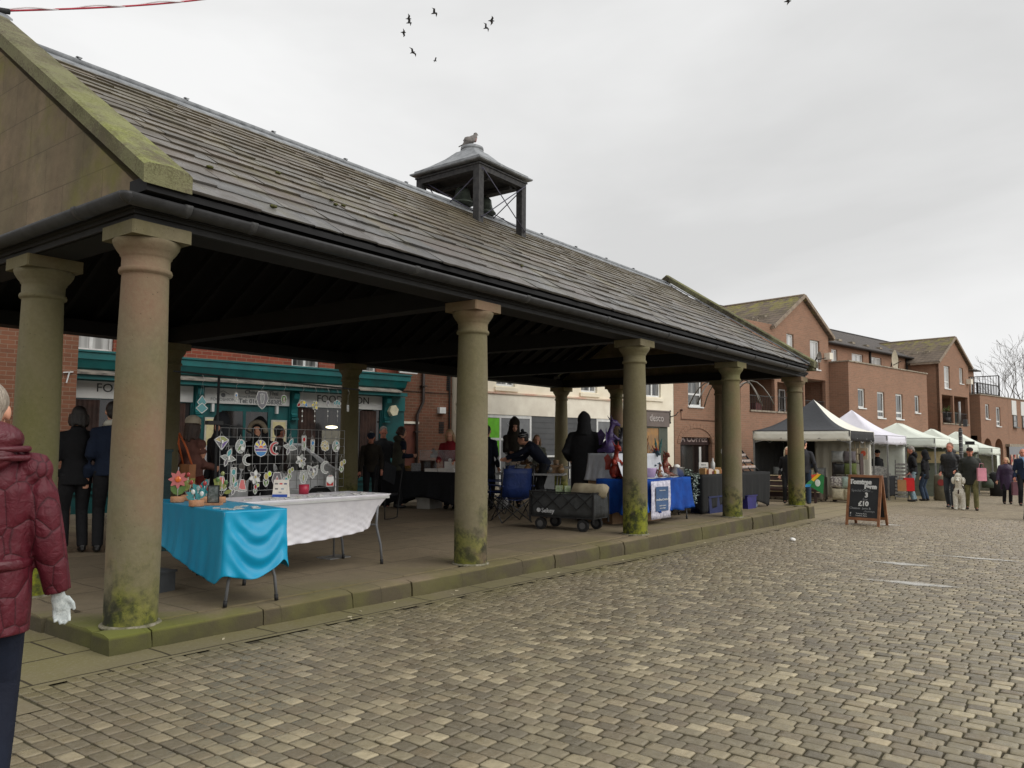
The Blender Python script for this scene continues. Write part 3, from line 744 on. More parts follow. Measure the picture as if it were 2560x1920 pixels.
mb = MB(); mb.box(-.14, -.36, 2.475, 7.45, -.001, 2.558); mb.box(-.14, -.06, 2.12, 7.585, -.001, 2.474); mb.build('fascia', TEAL, rb)
signs = [(.05, 2.13, 2.29, 2.46), (2.53, 2.13, 4.44, 2.455), (4.66, 2.13, 6.89, 2.46)]
for a, b, c, d in signs: mb = MB(); mb.box(a, -.085, b, c, -.061, d); mb.build('name_board', SIGNW, rb)
ROT = (PI/2, 0, 0)
text('FOODSHION', 'lettering', LETT, rb, (1.15, -.087, 2.33), ROT, .235, .003, sx=1.02)
text('G R A N D', 'lettering', LETG, rb, (1.2, -.087, 2.185), ROT, .075, .002)
text('FOODSHION', 'lettering', LETT, rb, (5.82, -.087, 2.33), ROT, .235, .003, sx=1.02)
text('G R A N D   E A S T', 'lettering', LETG, rb, (5.95, -.087, 2.185), ROT, .07, .002)
text('Chinese & Thai', 'lettering', LETG, rb, (3.78, -.087, 2.395), ROT, .125, .003, off=.003)
text('Licensed Restaurant & Take Away', 'lettering', LETG, rb, (3.72, -.087, 2.30), ROT, .078, .002)
text('Tel: 01630 658382', 'lettering', LETG, rb, (3.76, -.087, 2.20), ROT, .13, .003, off=.003)
text('FOODSHION', 'lettering', LETG, rb, (2.92, -.087, 2.215), ROT, .09, .002)
mb = MB(); mb.tube([(2.78, -.09, 2.33), (2.92, -.09, 2.40), (3.06, -.09, 2.33)], .006, 4); mb.ball((2.92, -.089, 2.31), .05, .006, .045); mb.build('emblem', LETG, rb)
pil = [-.14, 2.29, 4.44, 6.89]
for x in pil:
    mb = MB(); mb.box(x, -.075, g0, x+.2 if x > 0 else x+.19, -.001, 2.12); mb.box(x+.03, -.10, .2, x+.17, -.076, 1.75); mb.build('pilaster', TEALD, rb)
    mb = MB()
    mb.prism([(-.076, 1.86), (-.16, 1.88), (-.17, 1.93), (-.12, 1.97), (-.13, 2.06), (-.18, 2.2), (-.25, 2.30), (-.27, 2.40), (-.22, 2.472), (-.076, 2.472)], x+.035, x+.165, 'x')
    mb.box(x+.02, -.2, 1.82, x+.18, -.078, 1.862); mb.build('bracket', TEAL, rb)
mb = MB()
for a, c in ((.05, 2.29), (4.64, 6.89)):
    mb.box(a, -.055, g0, c, -.0012, .42); mb.box(a-.03, -.14, .42, c+.03, -.001, .50); mb.box(a-.02, -.10, .30, c+.02, -.0555, .36)
mb.box(7.09, -.03, g0, 7.585, -.001, 2.12); mb.box(2.49, -.04, g0, 2.92, -.001, 2.12); mb.box(3.96, -.04, g0, 4.44, -.001, 2.12); mb.box(2.92, -.03, 1.98, 3.96, -.001, 2.12)
mb.build('stall_riser', TEALD, rb)
mb = MB()
for x in (.05, 2.26, 4.64, 6.86, 5.9): mb.box(x, -.05, .5, x+.035, -.002, 2.12)
mb.box(3.40, -.03, g0, 3.46, -.001, 1.98); mb.build('glazing_bar', TEALD, rb)
CURT = M('brown_curtain', srgb(74, 52, 44), srgb(44, 32, 28), sc=3, rough=.9)
for a, c in ((.085, 2.26), (4.675, 6.86)):
    mb = MB(); mb.box(a, -.02, .5, c, -.0015, 2.12); w = mb.build('shop_window', DARKPANE, rb)
    mb = MB()
    for q0, q1 in (((a+.02), a+.45), (c-.55, c-.1)):
        n = 24; mb.sheet([[(q0+(q1-q0)*i/n, -.035+.012*math.sin(i*1.3), z) for i in range(n+1)] for z in (.52, 2.1)])
    mb.build('curtain', CURT, w)
mb = MB(); mb.box(2.92, -.02, g0, 3.40, -.0015, 1.98); mb.box(3.46, -.02, g0, 3.96, -.0015, 1.98); mb.build('door', DARKPANE, rb)
for a, c, d in ((2.56, 2.86, 1.83), (4.03, 4.40, 1.81)):
    mb = MB(); mb.box(a, -.07, 1.05, c, -.041, d); w = mb.build('menu_case', M('menu_frame', srgb(206, 200, 184), rough=.6), rb)
    mb = MB(); mb.box(a+.035, -.073, 1.09, c-.035, -.0705, d-.04); mb.build('menu_sheet', M('menu_paper', srgb(224, 212, 160) if a < 3 else srgb(150, 150, 140), rough=.6), w)
for x, z in ((2.68, 2.07), (4.12, 2.07)):
    mb = MB(); mb.box(x, -.12, z-.12, x+.05, -.04, z+.05); mb.build('spot_lamp', WHITEP, rb)
# glowing lamp seen inside the window, a notice beside it
EM = NT('lit_lamp'); EM.put(EM.b.inputs['Emission Color'], (1, .9, .6)); EM.put(EM.b.inputs['Emission Strength'], 2.2); EM = EM.fin((.9, .85, .6), .5)
mb = MB(); mb.ball((5.55, -.03, 1.68), .16, .012, .035); mb.build('ceiling_lamp', EM, rb)
mb = MB(); mb.box(5.3, -.032, 1.28, 5.98, -.022, 1.6); mb.build('notice', M('notice_grey', srgb(150, 146, 132), rough=.7), rb)
mb = MB(); mb.box(6.2, -.03, g0+.68, 6.24, -.022, 1.9); mb.build('green_post', TEAL, rb)
# hexagonal lamp on the corner, projecting sign
mb = MB(); hx = [(7.13+.13*math.cos(PI/3*k+.2), 2.12+.14*math.sin(PI/3*k+.2)) for k in range(6)]
mb.prism(hx, -.27, -.13, 'y'); w = mb.build('corner_lamp', M('opal_glass', srgb(226, 220, 190), rough=.4), rb)
mb = MB(); mb.bar((7.13, -.131, 2.12), (7.3, -.01, 2.2), .03); mb.build('lamp_arm', BLACK, w)
hs_ = thing('hanging_sign', 'white rectangular sign projecting from the corner of the teal restaurant', 'sign', tuple(SP(7.5, .02, 3.0)), RZ)
mb = MB(); mb.box(-.27, -.30, .06, .27, -.26, .62); mb.build('board', SIGNW, hs_)
mb = MB(); mb.bar((0, -.26, .6), (0, .0, .6), .025); mb.bar((0, -.26, .6), (0, 0, .3), .02); mb.build('bracket', BLACK, hs_)
text('IMMANUELLS', 'lettering', LETG, hs_, (0, -.303, .16), ROT, .075, .002)

# --- brown brick wall between restaurant and the white building
ag = thing('brick_annexe', 'brown brick annexe with drainpipe between the teal restaurant and the cream shop', 'building', tuple(SP(7.6, -.25)), RZ)
mb = MB(); mb.box(.0, 0, -.5, 1.70, 7, 5.2); mb.build('wall', BR_OLD, ag)
mb = MB(); mb.box(0, -.1, 5.2, 1.7, 7.1, 5.32); mb.build('roof', ROOFT, ag)
mb = MB(); mb.tube([(.72, -.06, 5.1), (.72, -.06, 2.4), (.52, -.08, 2.05), (.52, -.08, -.2)], .04, 10)
for z in (4.0, 2.8, 1.6, .6): mb.box(.44 if z < 2.2 else .64, -.13, z, .60 if z < 2.2 else .80, -.001, z+.03)
mb.build('drainpipe', M('drainpipe_brown', (.03, .018, .014), rough=.5), ag)
mb = MB(); mb.box(.12, -.02, -.3, .50, -.001, 1.8); w = mb.build('door', M('brown_door', srgb(110, 58, 40), srgb(92, 46, 34), rough=.6), ag)
mb = MB(); mb.box(.06, -.06, 1.82, .60, -.001, 1.88); mb.build('lintel', CREAM2, ag)
mb = MB(); mb.box(1.22, -.12, 2.12, 1.42, -.001, 2.28); mb.build('alarm_box', WHITEP, ag)
mb = MB()
for k in range(7): mb.box(1.28, -.02, 1.60+k*.045, 1.44, -.001, 1.625+k*.045)
mb.build('vent_grille', BLACK, ag)
mb = MB(); mb.tube([(1.6, -.04, 5), (1.6, -.04, -.2)], .02, 8); mb.tube([(0, -.02, 2.66), (1.7, -.02, 2.66)], .008, 6); mb.build('cable', BLACK, ag)
mb = MB()
for z in range(8): mb.box(1.52, -.03, 2.75+z*.055, 1.62, -.001, 2.785+z*.055)
mb.build('junction_strip', BLACK, ag)

# --- cream rendered building with shop windows
wb = thing('cream_building', 'cream painted brick building with grey shutters and blank white fascia', 'building', ORI, RZ)
ops = [(10.67, 2.95, 11.38, 4.2), (14.12, 2.95, 14.86, 4.2), (17.25, 2.95, 18.10, 4.2)]
mb = MB(); facade(mb, 9.33, 18.80, 2.13, 6.3, ops, 0, .12); mb.box(9.331, .13, -.6, 18.799, 8, 6.3); mb.box(9.331, .001, 2.4, 9.345, .129, 6.3); mb.box(18.44, -.001, -.6, 18.8, .129, 2.129); mb.box(9.33, -.001, -.6, 9.62, .129, 2.129)
mb.build('wall', CREAM, wb)
mb = MB(); mb.add([(9.2, -.3, 6.2), (18.9, -.3, 6.2), (18.9, 4, 8.3), (9.2, 4, 8.3), (18.9, 8.3, 6.2), (9.2, 8.3, 6.2)], [(0, 1, 2, 3), (3, 2, 4, 5), (0, 3, 5), (1, 4, 2)]); mb.build('roof', ROOFT, wb)
for a, b, c, d in ops:
    w = window(wb, a, b, c, d, bars=(.62,) if a < 17 else (.5,), fr=.06, sill=0)
    q = MB(); q.box(a-.07, -.05, b-.14, c+.1, -.001, b-.03); q.build('stone_sill', CREAM, w)
mb = MB(); mb.box(9.6, -.05, 2.14, 17.2, -.002, 2.72); mb.build('blank_fascia', CREAM2, wb)
mb = MB(); mb.box(9.6, -.09, 2.722, 17.2, -.002, 2.77); mb.build('string_course', M('pink_line', srgb(200, 150, 130), CREAM2 and srgb(206, 190, 168), sc=2), wb)
mb = MB()
for a, b_ in ((9.62, 12.0), (14.8, 17.1)):
    mb.box(a, -.03, 2.05, b_, -.002, 2.138); mb.box(a, -.03, .1, a+.07, -.002, 2.05); mb.box(b_-.07, -.03, .1, b_, -.002, 2.05)
    mb.box(a+.07, -.028, 1.42, b_-.07, -.003, 1.49); mb.box((a+b_)/2-.03, -.027, .1, (a+b_)/2+.03, -.003, 2.05)
mb.build('window_frame', WHITEP, wb)
GREEN = M('green_poster', srgb(112, 200, 40), rough=.6, bump=0); PURP = M('purple_poster', srgb(84, 62, 180), srgb(78, 58, 170), rough=.6, bump=0)
mb = MB(); mb.box(9.69, -.014, .2, 11.93, -.003, 2.05); mb.box(14.87, -.014, .2, 17.03, -.003, 2.05); mb.build('shop_pane', M('grey_pane', srgb(120, 122, 124), rough=.15, bump=0), wb)
mb = MB(); mb.box(9.9, -.02, 1.0, 10.78, -.0145, 2.04); mb.build('poster', GREEN, wb)
mb = MB(); mb.box(15.45, -.02, .9, 17.0, -.0145, 2.03); mb.build('poster', PURP, wb)
LIL = M('lilac_sticker', srgb(176, 160, 230), rough=.6, bump=0); WST = M('white_sticker', srgb(232, 234, 240), rough=.6, bump=0); CY = M('cyan_sticker', srgb(90, 190, 235), rough=.6, bump=0)
mb = MB(); mb.prism([(11.1, 1.48), (11.35, 1.48), (11.36, 1.7), (11.29, 1.8), (11.16, 1.8), (11.08, 1.62)], -.019, -.0145, 'y'); mb.build('sticker', LIL, wb)
mb = MB()
for k in range(7): a = 2.3-k*.26; mb.bar((11.22+.05*math.cos(a), -.018, 1.76+.04*math.sin(a)), (11.22+.2*math.cos(a), -.018, 1.78+.17*math.sin(a)), .02, .006)
mb.build('sticker', WST, wb)
mb = MB(); mb.ball((16.05, -.022, 1.75), .08, .004, .12); mb.build('sticker', CY, wb)
mb = MB(); mb.ball((16.05, -.024, 1.58), .1, .004, .12); mb.box(15.75, -.025, 1.2, 16.3, -.021, 1.36); mb.ball((15.9, -.024, 1.32), .12, .004, .08); mb.build('sticker', WST, wb)
mb = MB(); mb.box(12.0, -.02, -.2, 14.8, -.002, 2.14)
for k in range(12): mb.box(12.05, -.03, .2+k*.16, 14.75, -.0205, .21+k*.16)
mb.build('shutter', GREYP, wb)
mb = MB(); mb.box(12.4, -.2, .95, 13.6, -.04, 1.0); mb.box(12.42, -.06, .3, 12.45, -.032, .95); mb.box(13.55, -.06, .3, 13.58, -.032, .95); mb.build('white_ledge', WHITEP, wb)
# small brown shop at the end
BROWNP = M('taupe_paint', srgb(112, 100, 94), srgb(98, 88, 84), sc=2, rough=.6, bump=0)
mb = MB(); mb.box(17.21, -.10, 1.95, 18.43, -.003, 2.46); mb.box(17.2, -.13, 2.461, 18.45, -.003, 2.50); mb.build('shop_fascia', BROWNP, wb)
text('desco', 'lettering', M('sign_letter_pale', srgb(176, 168, 164), rough=.4), wb, (17.72, -.104, 2.23), ROT, .33, .012, off=.004)
mb = MB(); mb.box(17.21, -.02, .1, 17.95, -.003, 1.95); mb.build('shop_window', M('amber_interior', srgb(176, 132, 76), srgb(110, 100, 92), sc=2, rough=.3), wb)
mb = MB(); mb.box(17.93, -.04, .1, 17.98, -.003, 1.95); mb.box(17.21, -.04, 1.9, 17.93, -.003, 1.94); mb.box(17.98, -.02, .1, 18.43, -.0035, 1.95); mb.build('shop_door', M('grey_green_paint', srgb(84, 90, 78), srgb(70, 76, 68), rough=.6), wb)
mb = MB(); mb.tube([(18.58, -.02, 2.5), (18.58, -.02, 2.1)], .018, 8); mb.tube([(18.58, -.02, 2.3), (18.7, -.16, 2.36), (18.78, -.22, 2.48)], .016, 8); mb.ball((18.58, -.03, 2.5), .03); mb.ball((18.58, -.03, 2.1), .03); mb.build('sign_bracket', BLACK, wb)

# --- the brick flats
fb_ = thing('brick_apartment_block', 'long brown brick block of flats with gabled wings, flat roofed bays and balconies', 'building', ORI, RZ)
def tilemat(name, c1, c2, moss=None):
    t = NT(name); P = t.sep(t.tc()); v = t.comb(t.math('ADD', P.outputs[0], t.math('MULTIPLY', P.outputs[1], .0)), P.outputs[2], 0)
    v = t.comb(t.math('ADD', P.outputs[0], P.outputs[1]), t.math('MULTIPLY', P.outputs[2], 1.0), 0)
    br = t.n('ShaderNodeTexBrick', {'Vector': v, 'Color1': c1, 'Color2': c2, 'Mortar': tuple(x*.35 for x in c1), 'Scale': 1.0, 'Mortar Size': .012, 'Brick Width': .28, 'Row Height': .12})
    col = t.mix(t.math('MULTIPLY', t.ramp(t.noise(2, 4, .6), .35, .7), .4), br.outputs['Color'], tuple(x*1.4 for x in c2))
    if moss: col = t.mix(t.math('MULTIPLY', t.ramp(P.outputs[2], 6.4, 7.4), t.ramp(t.noise(2.5, 5, .7), .45, .62)), col, moss)
    return t.fin(col, .85, t.bump(t.math('SUBTRACT', 1, br.outputs['Fac']), .5, .02))
TILE = tilemat('concrete_tiles', srgb(98, 86, 74), srgb(116, 102, 88), srgb(140, 134, 60))
TILED = tilemat('dark_tiles', srgb(78, 72, 68), srgb(86, 80, 76))
BASE = -1.4
TRIM = M('verge_trim', srgb(150, 134, 116), srgb(120, 106, 92), rough=.8)
DARKT = M('dark_trim', (.03, .026, .024), rough=.7)
CONC = M('concrete_coping', srgb(160, 150, 134), srgb(120, 110, 96), rough=.9)
# main range
mops = [(31.9, 5.3, 32.5, 5.9), (33.99, 5.3, 35.2, 5.88), (36.13, 5.3, 37.3, 5.88), (38.82, 5.2, 39.43, 5.88), (40.7, 5.2, 41.34, 5.88)]
mb = MB(); facade(mb, 18.8, 50.6, BASE, 6.13, mops+[(50.0, 4.41, 50.59, 5.75)], .7, .12); mb.box(18.801, .83, BASE, 50.599, 8.3, 6.13); mb.box(50.60, .7, BASE, 55, 8.3, 4.35); mb.box(55, .1, BASE, 62, 8.3, 4.35)
mb.box(50.585, .7, 4.36, 50.6, .83, 6.1)
mb.build('main_wall', BR_APT, fb_)
for a, b, c, d in mops: window(fb_, a, b, c, d, .76, bars=(.55,) if c-a > 1 else (), pane=PANEL, sill=.04)
window(fb_, 50.02, 4.42, 50.58, 5.74, .76, bars=(.5,), sill=0)
def roof2(mb, x0, x1, ye, ze, yr, zr_, yb):
    mb.add([(x0, ye, ze), (x1, ye, ze), (x1, yr, zr_), (x0, yr, zr_), (x1, yb, ze), (x0, yb, ze)], [(0, 1, 2, 3), (3, 2, 4, 5), (0, 3, 5), (1, 4, 2)])
mb = MB(); roof2(mb, 18.7, 50.9, .50, 6.16, 4.5, 7.98, 8.5); mb.build('main_roof', TILED, fb_)
mb = MB(); mb.box(18.8, .46, 6.08, 50.8, .695, 6.15); mb.tube([(18.8, .42, 6.12), (50.9, .42, 6.12)], .05, 8); mb.tube([(18.7, 4.5, 7.99), (50.9, 4.5, 7.99)], .06, 8); mb.build('eaves_gutter', DARKT, fb_)
for s in (32.2, 33.55, 34.95, 36.55, 38.1, 39.8, 41.2):
    mb = MB(); mb.box(s, 1.10, 6.46, s+.32, 1.45, 6.56); mb.build('roof_vent', CONC, fb_)
# coffee house section standing forward
kops = [(19.66, 2.70, 20.52, 4.2)]
mb = MB(); facade(mb, 18.82, 23.55, 1.62, 6.05, kops, 0, .12); mb.box(18.81, .131, 2.2, 23.549, .83, 6.05); mb.box(18.82, .001, 1.62, 18.83, .13, 6.05)
# arches: wall below z=1.62 with arched openings
def arch_wall(mb, x0, x1, z0, zt, arches, y, rev):
    """solid wall between z0 and zt pierced by arches (a,b,spring,rise)"""
    X = x0
    for (a, b, sp, ri) in arches:
        mb.add([(X, y, z0), (a, y, z0), (a, y, zt), (X, y, zt)], [(0, 1, 2, 3)])
        n = 14; pts = [(a+(b-a)*k/n, sp+ri*math.sin(math.acos(max(-1, min(1, 1-2*k/n))))) for k in range(n+1)]
        for k in range(n):
            (xa, za), (xb, zb) = pts[k], pts[k+1]
            mb.add([(xa, y, za), (xb, y, zb), (xb, y, zt), (xa, y, zt)], [(0, 1, 2, 3)])
            mb.add([(xa, y, za), (xa, y+rev, za), (xb, y+rev, zb), (xb, y, zb)], [(0, 1, 2, 3)])
        mb.add([(a, y, z0), (a, y+rev, z0), (a, y+rev, sp), (a, y, sp)], [(3, 2, 1, 0)]); mb.add([(b, y, z0), (b, y+rev, z0), (b, y+rev, sp), (b, y, sp)], [(0, 1, 2, 3)])
        X = b
    mb.add([(X, y, z0), (x1, y, z0), (x1, y, zt), (X, y, zt)], [(0, 1, 2, 3)])
mb2 = mb
arch_wall(mb2, 18.82, 23.55, BASE, 2.2, [(19.16, 21.10, 1.40, .55)], -.012, .6)
mb2.box(18.83, .59, BASE, 23.5, .69, 2.15)
mb2.build('coffee_house_wall', BR_APT, fb_)
mb = MB(); n = 16
for k in range(n):
    a0, a1 = PI-PI*k/n, PI-PI*(k+1)/n; cx, rx, rz2 = 20.13, .97, .55
    P0 = lambda a, e: (cx+(rx+e)*math.cos(a), 1.40+(rz2+e)*math.sin(a))
    mb.prism([P0(a0-.006, .002), P0(a1+.006, .002), P0(a1+.006, .17), P0(a0-.006, .17)], -.03, -.0125, 'y')
mb.build('brick_arch', BR_APT, fb_)
window(fb_, 19.68, 2.72, 20.50, 4.19, .06, hb=(.30,), fr=.07)
mb = MB(); mb.box(19.17, .10, 1.35, 21.09, .13, 1.96); w = mb.build('cafe_sign', M('cafe_sign_brown', srgb(50, 30, 28), rough=.5), fb_)
text('A COFFEE', 'lettering', M('cafe_letter', srgb(158, 140, 134), rough=.5), fb_, (20.13, .096, 1.57), ROT, .36, .004, off=.008)
mb = MB(); mb.box(19.17, .15, .1, 21.09, .18, 1.349); mb.build('cafe_window', DARKPANE, fb_)
mb = MB(); mb.box(20.48, .13, .2, 20.60, .146, 1.28); mb.build('cafe_poster', SIGNW, fb_)
mb = MB(); mb.tube([(19.2, -.03, 2.5), (19.2, -.03, 2.25), (23.0, -.03, 2.22)], .012, 6); mb.ball((19.2, -.05, 2.56), .045); mb.build('wall_cable', M('wall_cable_brown', srgb(80, 50, 40)), fb_)
# gabled wings
def wing(s0, s1, d, apex, eave, winA, winB, balc, open_z0, open_z1, name):
    y = -d; c = (s0+s1)/2; w_ = MB()
    facade(w_, s0, s1, BASE, eave, [winA, winB]+balc, y, .14)
    # the wall above and below balcony openings sits on a recess
    w_.add([(s0, y, eave), (s1, y, eave), (c, y, apex-.12)], [(0, 1, 2)])
    w_.box(s0+.001, y+.141, open_z1+.05, s1-.001, .69, eave)     # upper room
    w_.box(s0+.001, y+.141, BASE, s1-.001, .69, open_z0-.1)      # lower room
    w_.box(s0+.001, y+.001, open_z0-.1, s0+.13, .69, open_z1+.05); w_.box(s1-.13, y+.001, open_z0-.1, s1-.001, .69, open_z1+.05)
    w_.box(s0, y+.001, BASE, s0+.0009, .7, eave); w_.box(s1-.0009, y+.001, BASE, s1, .7, eave)
    w_.add([(s0, y+.001, BASE), (s0, y+.14, BASE), (s0, y+.14, eave), (s0, y+.001, eave)], [(3, 2, 1, 0)]); w_.add([(s1, y+.001, BASE), (s1, y+.14, BASE), (s1, y+.14, eave), (s1, y+.001, eave)], [(0, 1, 2, 3)])
    w_.build('gabled_wing_wall', BR_APT, fb_)
    r = MB(); oh = .28; yb = .5+(apex-6.16)/((7.98-6.16)/4.0)
    sl2 = (apex-eave)/(c-s0+oh)
    for s_ in (-1, 1):
        e = s0-oh if s_ < 0 else s1+oh
        q = [(e, y-.12, eave-.02), (e, .55, eave-.02), (c, yb, apex), (c, y-.12, apex)]
        f = [(0, 3, 2, 1)] if s_ < 0 else [(0, 1, 2, 3)]
        r.add(q, f)
        q2 = [(a, b, z-.09) for a, b, z in q]; r.add(q2, [tuple(reversed(f[0]))])
    r.build('wing_roof', TILE, fb_)
    v = MB()
    for s_ in (-1, 1):
        e = s0-oh if s_ < 0 else s1+oh
        v.bar((e, y-.15, eave-.06), (c, y-.15, apex-.03), .05, .12, (0, 0, 1))
        v.box(e-.03, y-.14, eave-.14, e+.03, .4, eave-.04)
    v.tube([(c, y-.12, apex+.01), (c, yb, apex+.01)], .05, 8)
    v.build('verge', TRIM, fb_)
    window(fb_, *winA, y+.07, pane=PANEL, fr=.06, sill=.04)
    window(fb_, *winB, y+.07, hb=(.3,), pane=PANEL, fr=.07, arch=.10, sill=.05)
    for a, b, c_, d_ in balc:
        q = MB(); q.box(a-.03, y-.05, b-.06, c_+.03, y+.12, b+.002); q.build('balcony_sill', CONC, fb_)
        q = MB(); q.box(a+.02, y+.05, b+.55, c_-.02, y+.08, b+.585); q.box(a+.02, y+.05, b+.08, c_-.02, y+.08, b+.10)
        n = int((c_-a)/.11)
        for k in range(1, n): q.box(a+(c_-a)*k/n-.007, y+.055, b+.1, a+(c_-a)*k/n+.007, y+.07, b+.55)
        q.build('balcony_railing', DARKT, fb_)
    return
wing(24.05, 28.38, .9, 7.44, 5.95, (24.94, 4.95, 25.50, 5.77), (26.80, 4.5, 27.6, 5.70), [(22.21+1.9, 2.66, 24.15+1.2, 3.80), (25.5, 2.64, 26.2, 4.02), (26.3, 2.62, 28.05, 4.08)], 2.66, 4.0, 'a')
# balcony bays left of the first gable
mb = MB(); facade(mb, 21.6, 24.049, BASE, 6.0, [(22.21, 2.66, 23.98, 3.88)], -.9, .13); mb.box(21.601, -.769, BASE, 24.048, .69, 2.62); mb.box(21.601, -.769, 3.95, 24.048, .69, 6.0); mb.box(21.6, -.899, BASE, 21.609, .7, 6)
mb.build('balcony_bay_wall', BR_APT, fb_)
mb = MB(); mb.box(22.18, -.96, 2.6, 24.0, -.78, 2.66); mb.build('balcony_sill', CONC, fb_)
mb = MB(); mb.box(22.22, -.86, 3.19, 23.97, -.83, 3.225)
for k in range(1, 15): mb.box(22.21+k*.118, -.855, 2.68, 22.225+k*.118, -.84, 3.19)
mb.build('balcony_railing', DARKT, fb_)
window(fb_, 22.81, 2.66, 23.46, 3.78, .60, sill=0, fr=.06)
mb = MB(); mb.box(22.95, -.7, 2.67, 23.35, -.45, 2.95); mb.build('planter', M('red_planter', srgb(90, 40, 38)), fb_)
window(fb_, 26.95, 2.7, 27.45, 3.74, .60, sill=0, fr=.06)
mb = MB(); mb.box(25.52, .55, 2.6, 26.18, .6, 4.0); mb.build('red_door', M('dark_red_panel', srgb(92, 44, 38), srgb(80, 38, 34)), fb_)
for (s, z) in ((25.2, 6.55), (26.0, 6.55)):
    for sgn in (1,):
        mb = MB(); mb.box(s-.9, .0, z-.28, s-.55, .35, z-.18); mb.build('roof_vent', CONC, fb_)
for s, yy, z in ((24.55, -.2, 6.44), (24.55, .35, 6.44), (41.1, -.2, 6.42), (41.1, .4, 6.42)):
    mb = MB(); mb.box(s, yy, z-.03, s+.25, yy+.28, z+.09); mb.box(s+.03, yy-.12, z-.05, s+.2, yy-.02, z+.02); mb.box(s+.03, yy+.3, z-.05, s+.2, yy+.4, z+.02); mb.build('roof_vent', CONC, fb_)
wing(40.45, 44.75, .9, 7.32, 5.84, (43.37, 4.84, 43.95, 5.72), (41.17, 4.47, 41.98, 5.68), [(40.75, 2.63, 42.3, 4.12), (42.45, 2.62, 44.5, 4.12)], 2.63, 4.05, 'b')
# flat roofed bays
def flat(s0, s1, d, z1, wins, arches=None, name=''):
    y = -d; q = MB()
    if arches:
        facade(q, s0, s1, 2.0, z1, [w[:4] for w in wins], y, .12); arch_wall(q, s0, s1, BASE, 2.0, arches, y, .9)
        q.box(s0+.001, y+.121, 2.02, s1-.001, .69, z1); q.box(s0+.001, y+.9, BASE, s1-.001, .69, 2.0)
    else:
        facade(q, s0, s1, BASE, z1, [w[:4] for w in wins], y, .12); q.box(s0+.001, y+.121, BASE, s1-.001, .69, z1)
    for sx in (s0, s1): q.box(sx-.0005, y+.001, BASE, sx+.0005, y+.2, z1)
    q.build('flat_bay_wall', BR_APT, fb_)
    q = MB(); q.box(s0-.04, y-.05, z1, s1+.04, y+.28, z1+.05); q.box(s0-.04, y+.281, z1, s0+.2, .69, z1+.05); q.box(s1-.2, y+.281, z1, s1+.04, .69, z1+.05); q.build('parapet_coping', CONC, fb_)
    for w in wins: window(fb_, *w[:4], y+.06, hb=(.25,) if w[4] else (), arch=.11 if w[4] else 0, pane=PANE, fr=.075 if w[4] else .07)
flat(28.40, 36.6, 1.72, 4.86, [(29.22, 2.97, 29.88, 3.79, 0), (31.06, 2.6, 31.80, 3.74, 1), (32.97, 2.6, 33.74, 3.74, 1), (35.09, 2.95, 35.64, 3.77, 0)])
flat(45.28, 50.0, 1.27, 4.31, [(46.1, 2.97, 46.75, 3.82, 0), (47.88, 2.6, 48.62, 3.72, 1)], arches=[(45.62, 46.95, 1.3, .58), (47.45, 48.85, 1.3, .58)])
flat(50.02, 62.0, 1.27, 4.31, [])
for a in (50.67, 52.4, 54.2, 56):
    mb = MB(); mb.box(a, -1.30, 3.35, a+.85, -1.272, 4.22); mb.build('white_panel', SIGNW, fb_)
    window(fb_, a+.15, 2.6, a+.85, 3.34, -1.33, fr=.05, mat=M('grey_frame', srgb(110, 108, 104)), hb=(.5,))
mb = MB(); mb.box(49.45, -1.42, -.7, 61, -1.272, 1.42); w = mb.build('shop_window', DARKPANE, fb_)
mb = MB()
for k in range(9): mb.box(49.6+k*.62, -1.45, .2, 49.95+k*.62, -1.425, .95)
mb.build('window_display', M('red_display', srgb(150, 50, 40), srgb(190, 180, 160), sc=3), w)
mb = MB(); mb.box(49.3, -1.5, 1.42, 61, -1.272, 1.58); mb.build('shop_lintel', CONC, fb_)
mb = MB(); mb.box(44.9, -.05+0, 4.33, 45.25, .6, 4.36); mb.build('terrace_edge', CONC, fb_)
# terrace railing on the second bay
mb = MB()
def rail(mb, a, b, z0, z1, n):
    mb.bar((*a, z0+.06), (*b, z0+.06), .05); mb.bar((*a, z1), (*b, z1), .05)
    for k in range(n+1):
        p = (a[0]+(b[0]-a[0])*k/n, a[1]+(b[1]-a[1])*k/n); mb.bar((*p, z0), (*p, z1), .06 if k in (0, n) else .022)
rail(mb, (45.4, -1.15), (49.0, -1.15), 4.36, 4.99, 16); rail(mb, (45.4, -1.1), (45.4, .6), 4.36, 4.99, 8)
rail(mb, (49.0, -1.15), (49.0, .6), 4.36, 5.62, 12)
mb.build('terrace_railing', DARKT, fb_)
# dishes, alarm boxes, downpipes
def dish(s, d, z, r, name):
    q = MB(); n = 20; R = []
    for k in range(6):
        rr = r*k/5 if k else .002; R.append([(s+rr*math.cos(a)*.85, -d+.10*(k/5)**2*-1, z+rr*math.sin(a)*1.05) for a in [2*PI*i/n for i in range(n)]])
    q.rings(R, cap0=False, cap1=False); w = q.build('satellite_dish', M('dish_'+name, srgb(178, 168, 146) if r > .4 else srgb(110, 104, 96), rough=.6), fb_)
    q = MB(); q.bar((s, -d-.02, z-r*.5), (s+.05, -d-.35, z-.05), .03); q.bar((s, -d+.02, z), (s, -d+.12, z-r), .04); q.build('dish_arm', DARKT, w)
dish(27.1, 1.05, 5.0-.02, .22, 'small'); dish(33.45, 1.45, 5.30, .42, 'big')
for s, d, z in ((28.0, 1.0, 5.1), (44.4, 1.0, 5.0)):
    q = MB(); q.box(s, -d-.14, z-.14, s+.3, -d+.10, z+.14); q.build('alarm_box', CREAM2, fb_)
q = MB(); q.tube([(35.9, .64, 6.1), (35.9, .64, 4.9)], .05, 8); q.build('downpipe', DARKT, fb_)
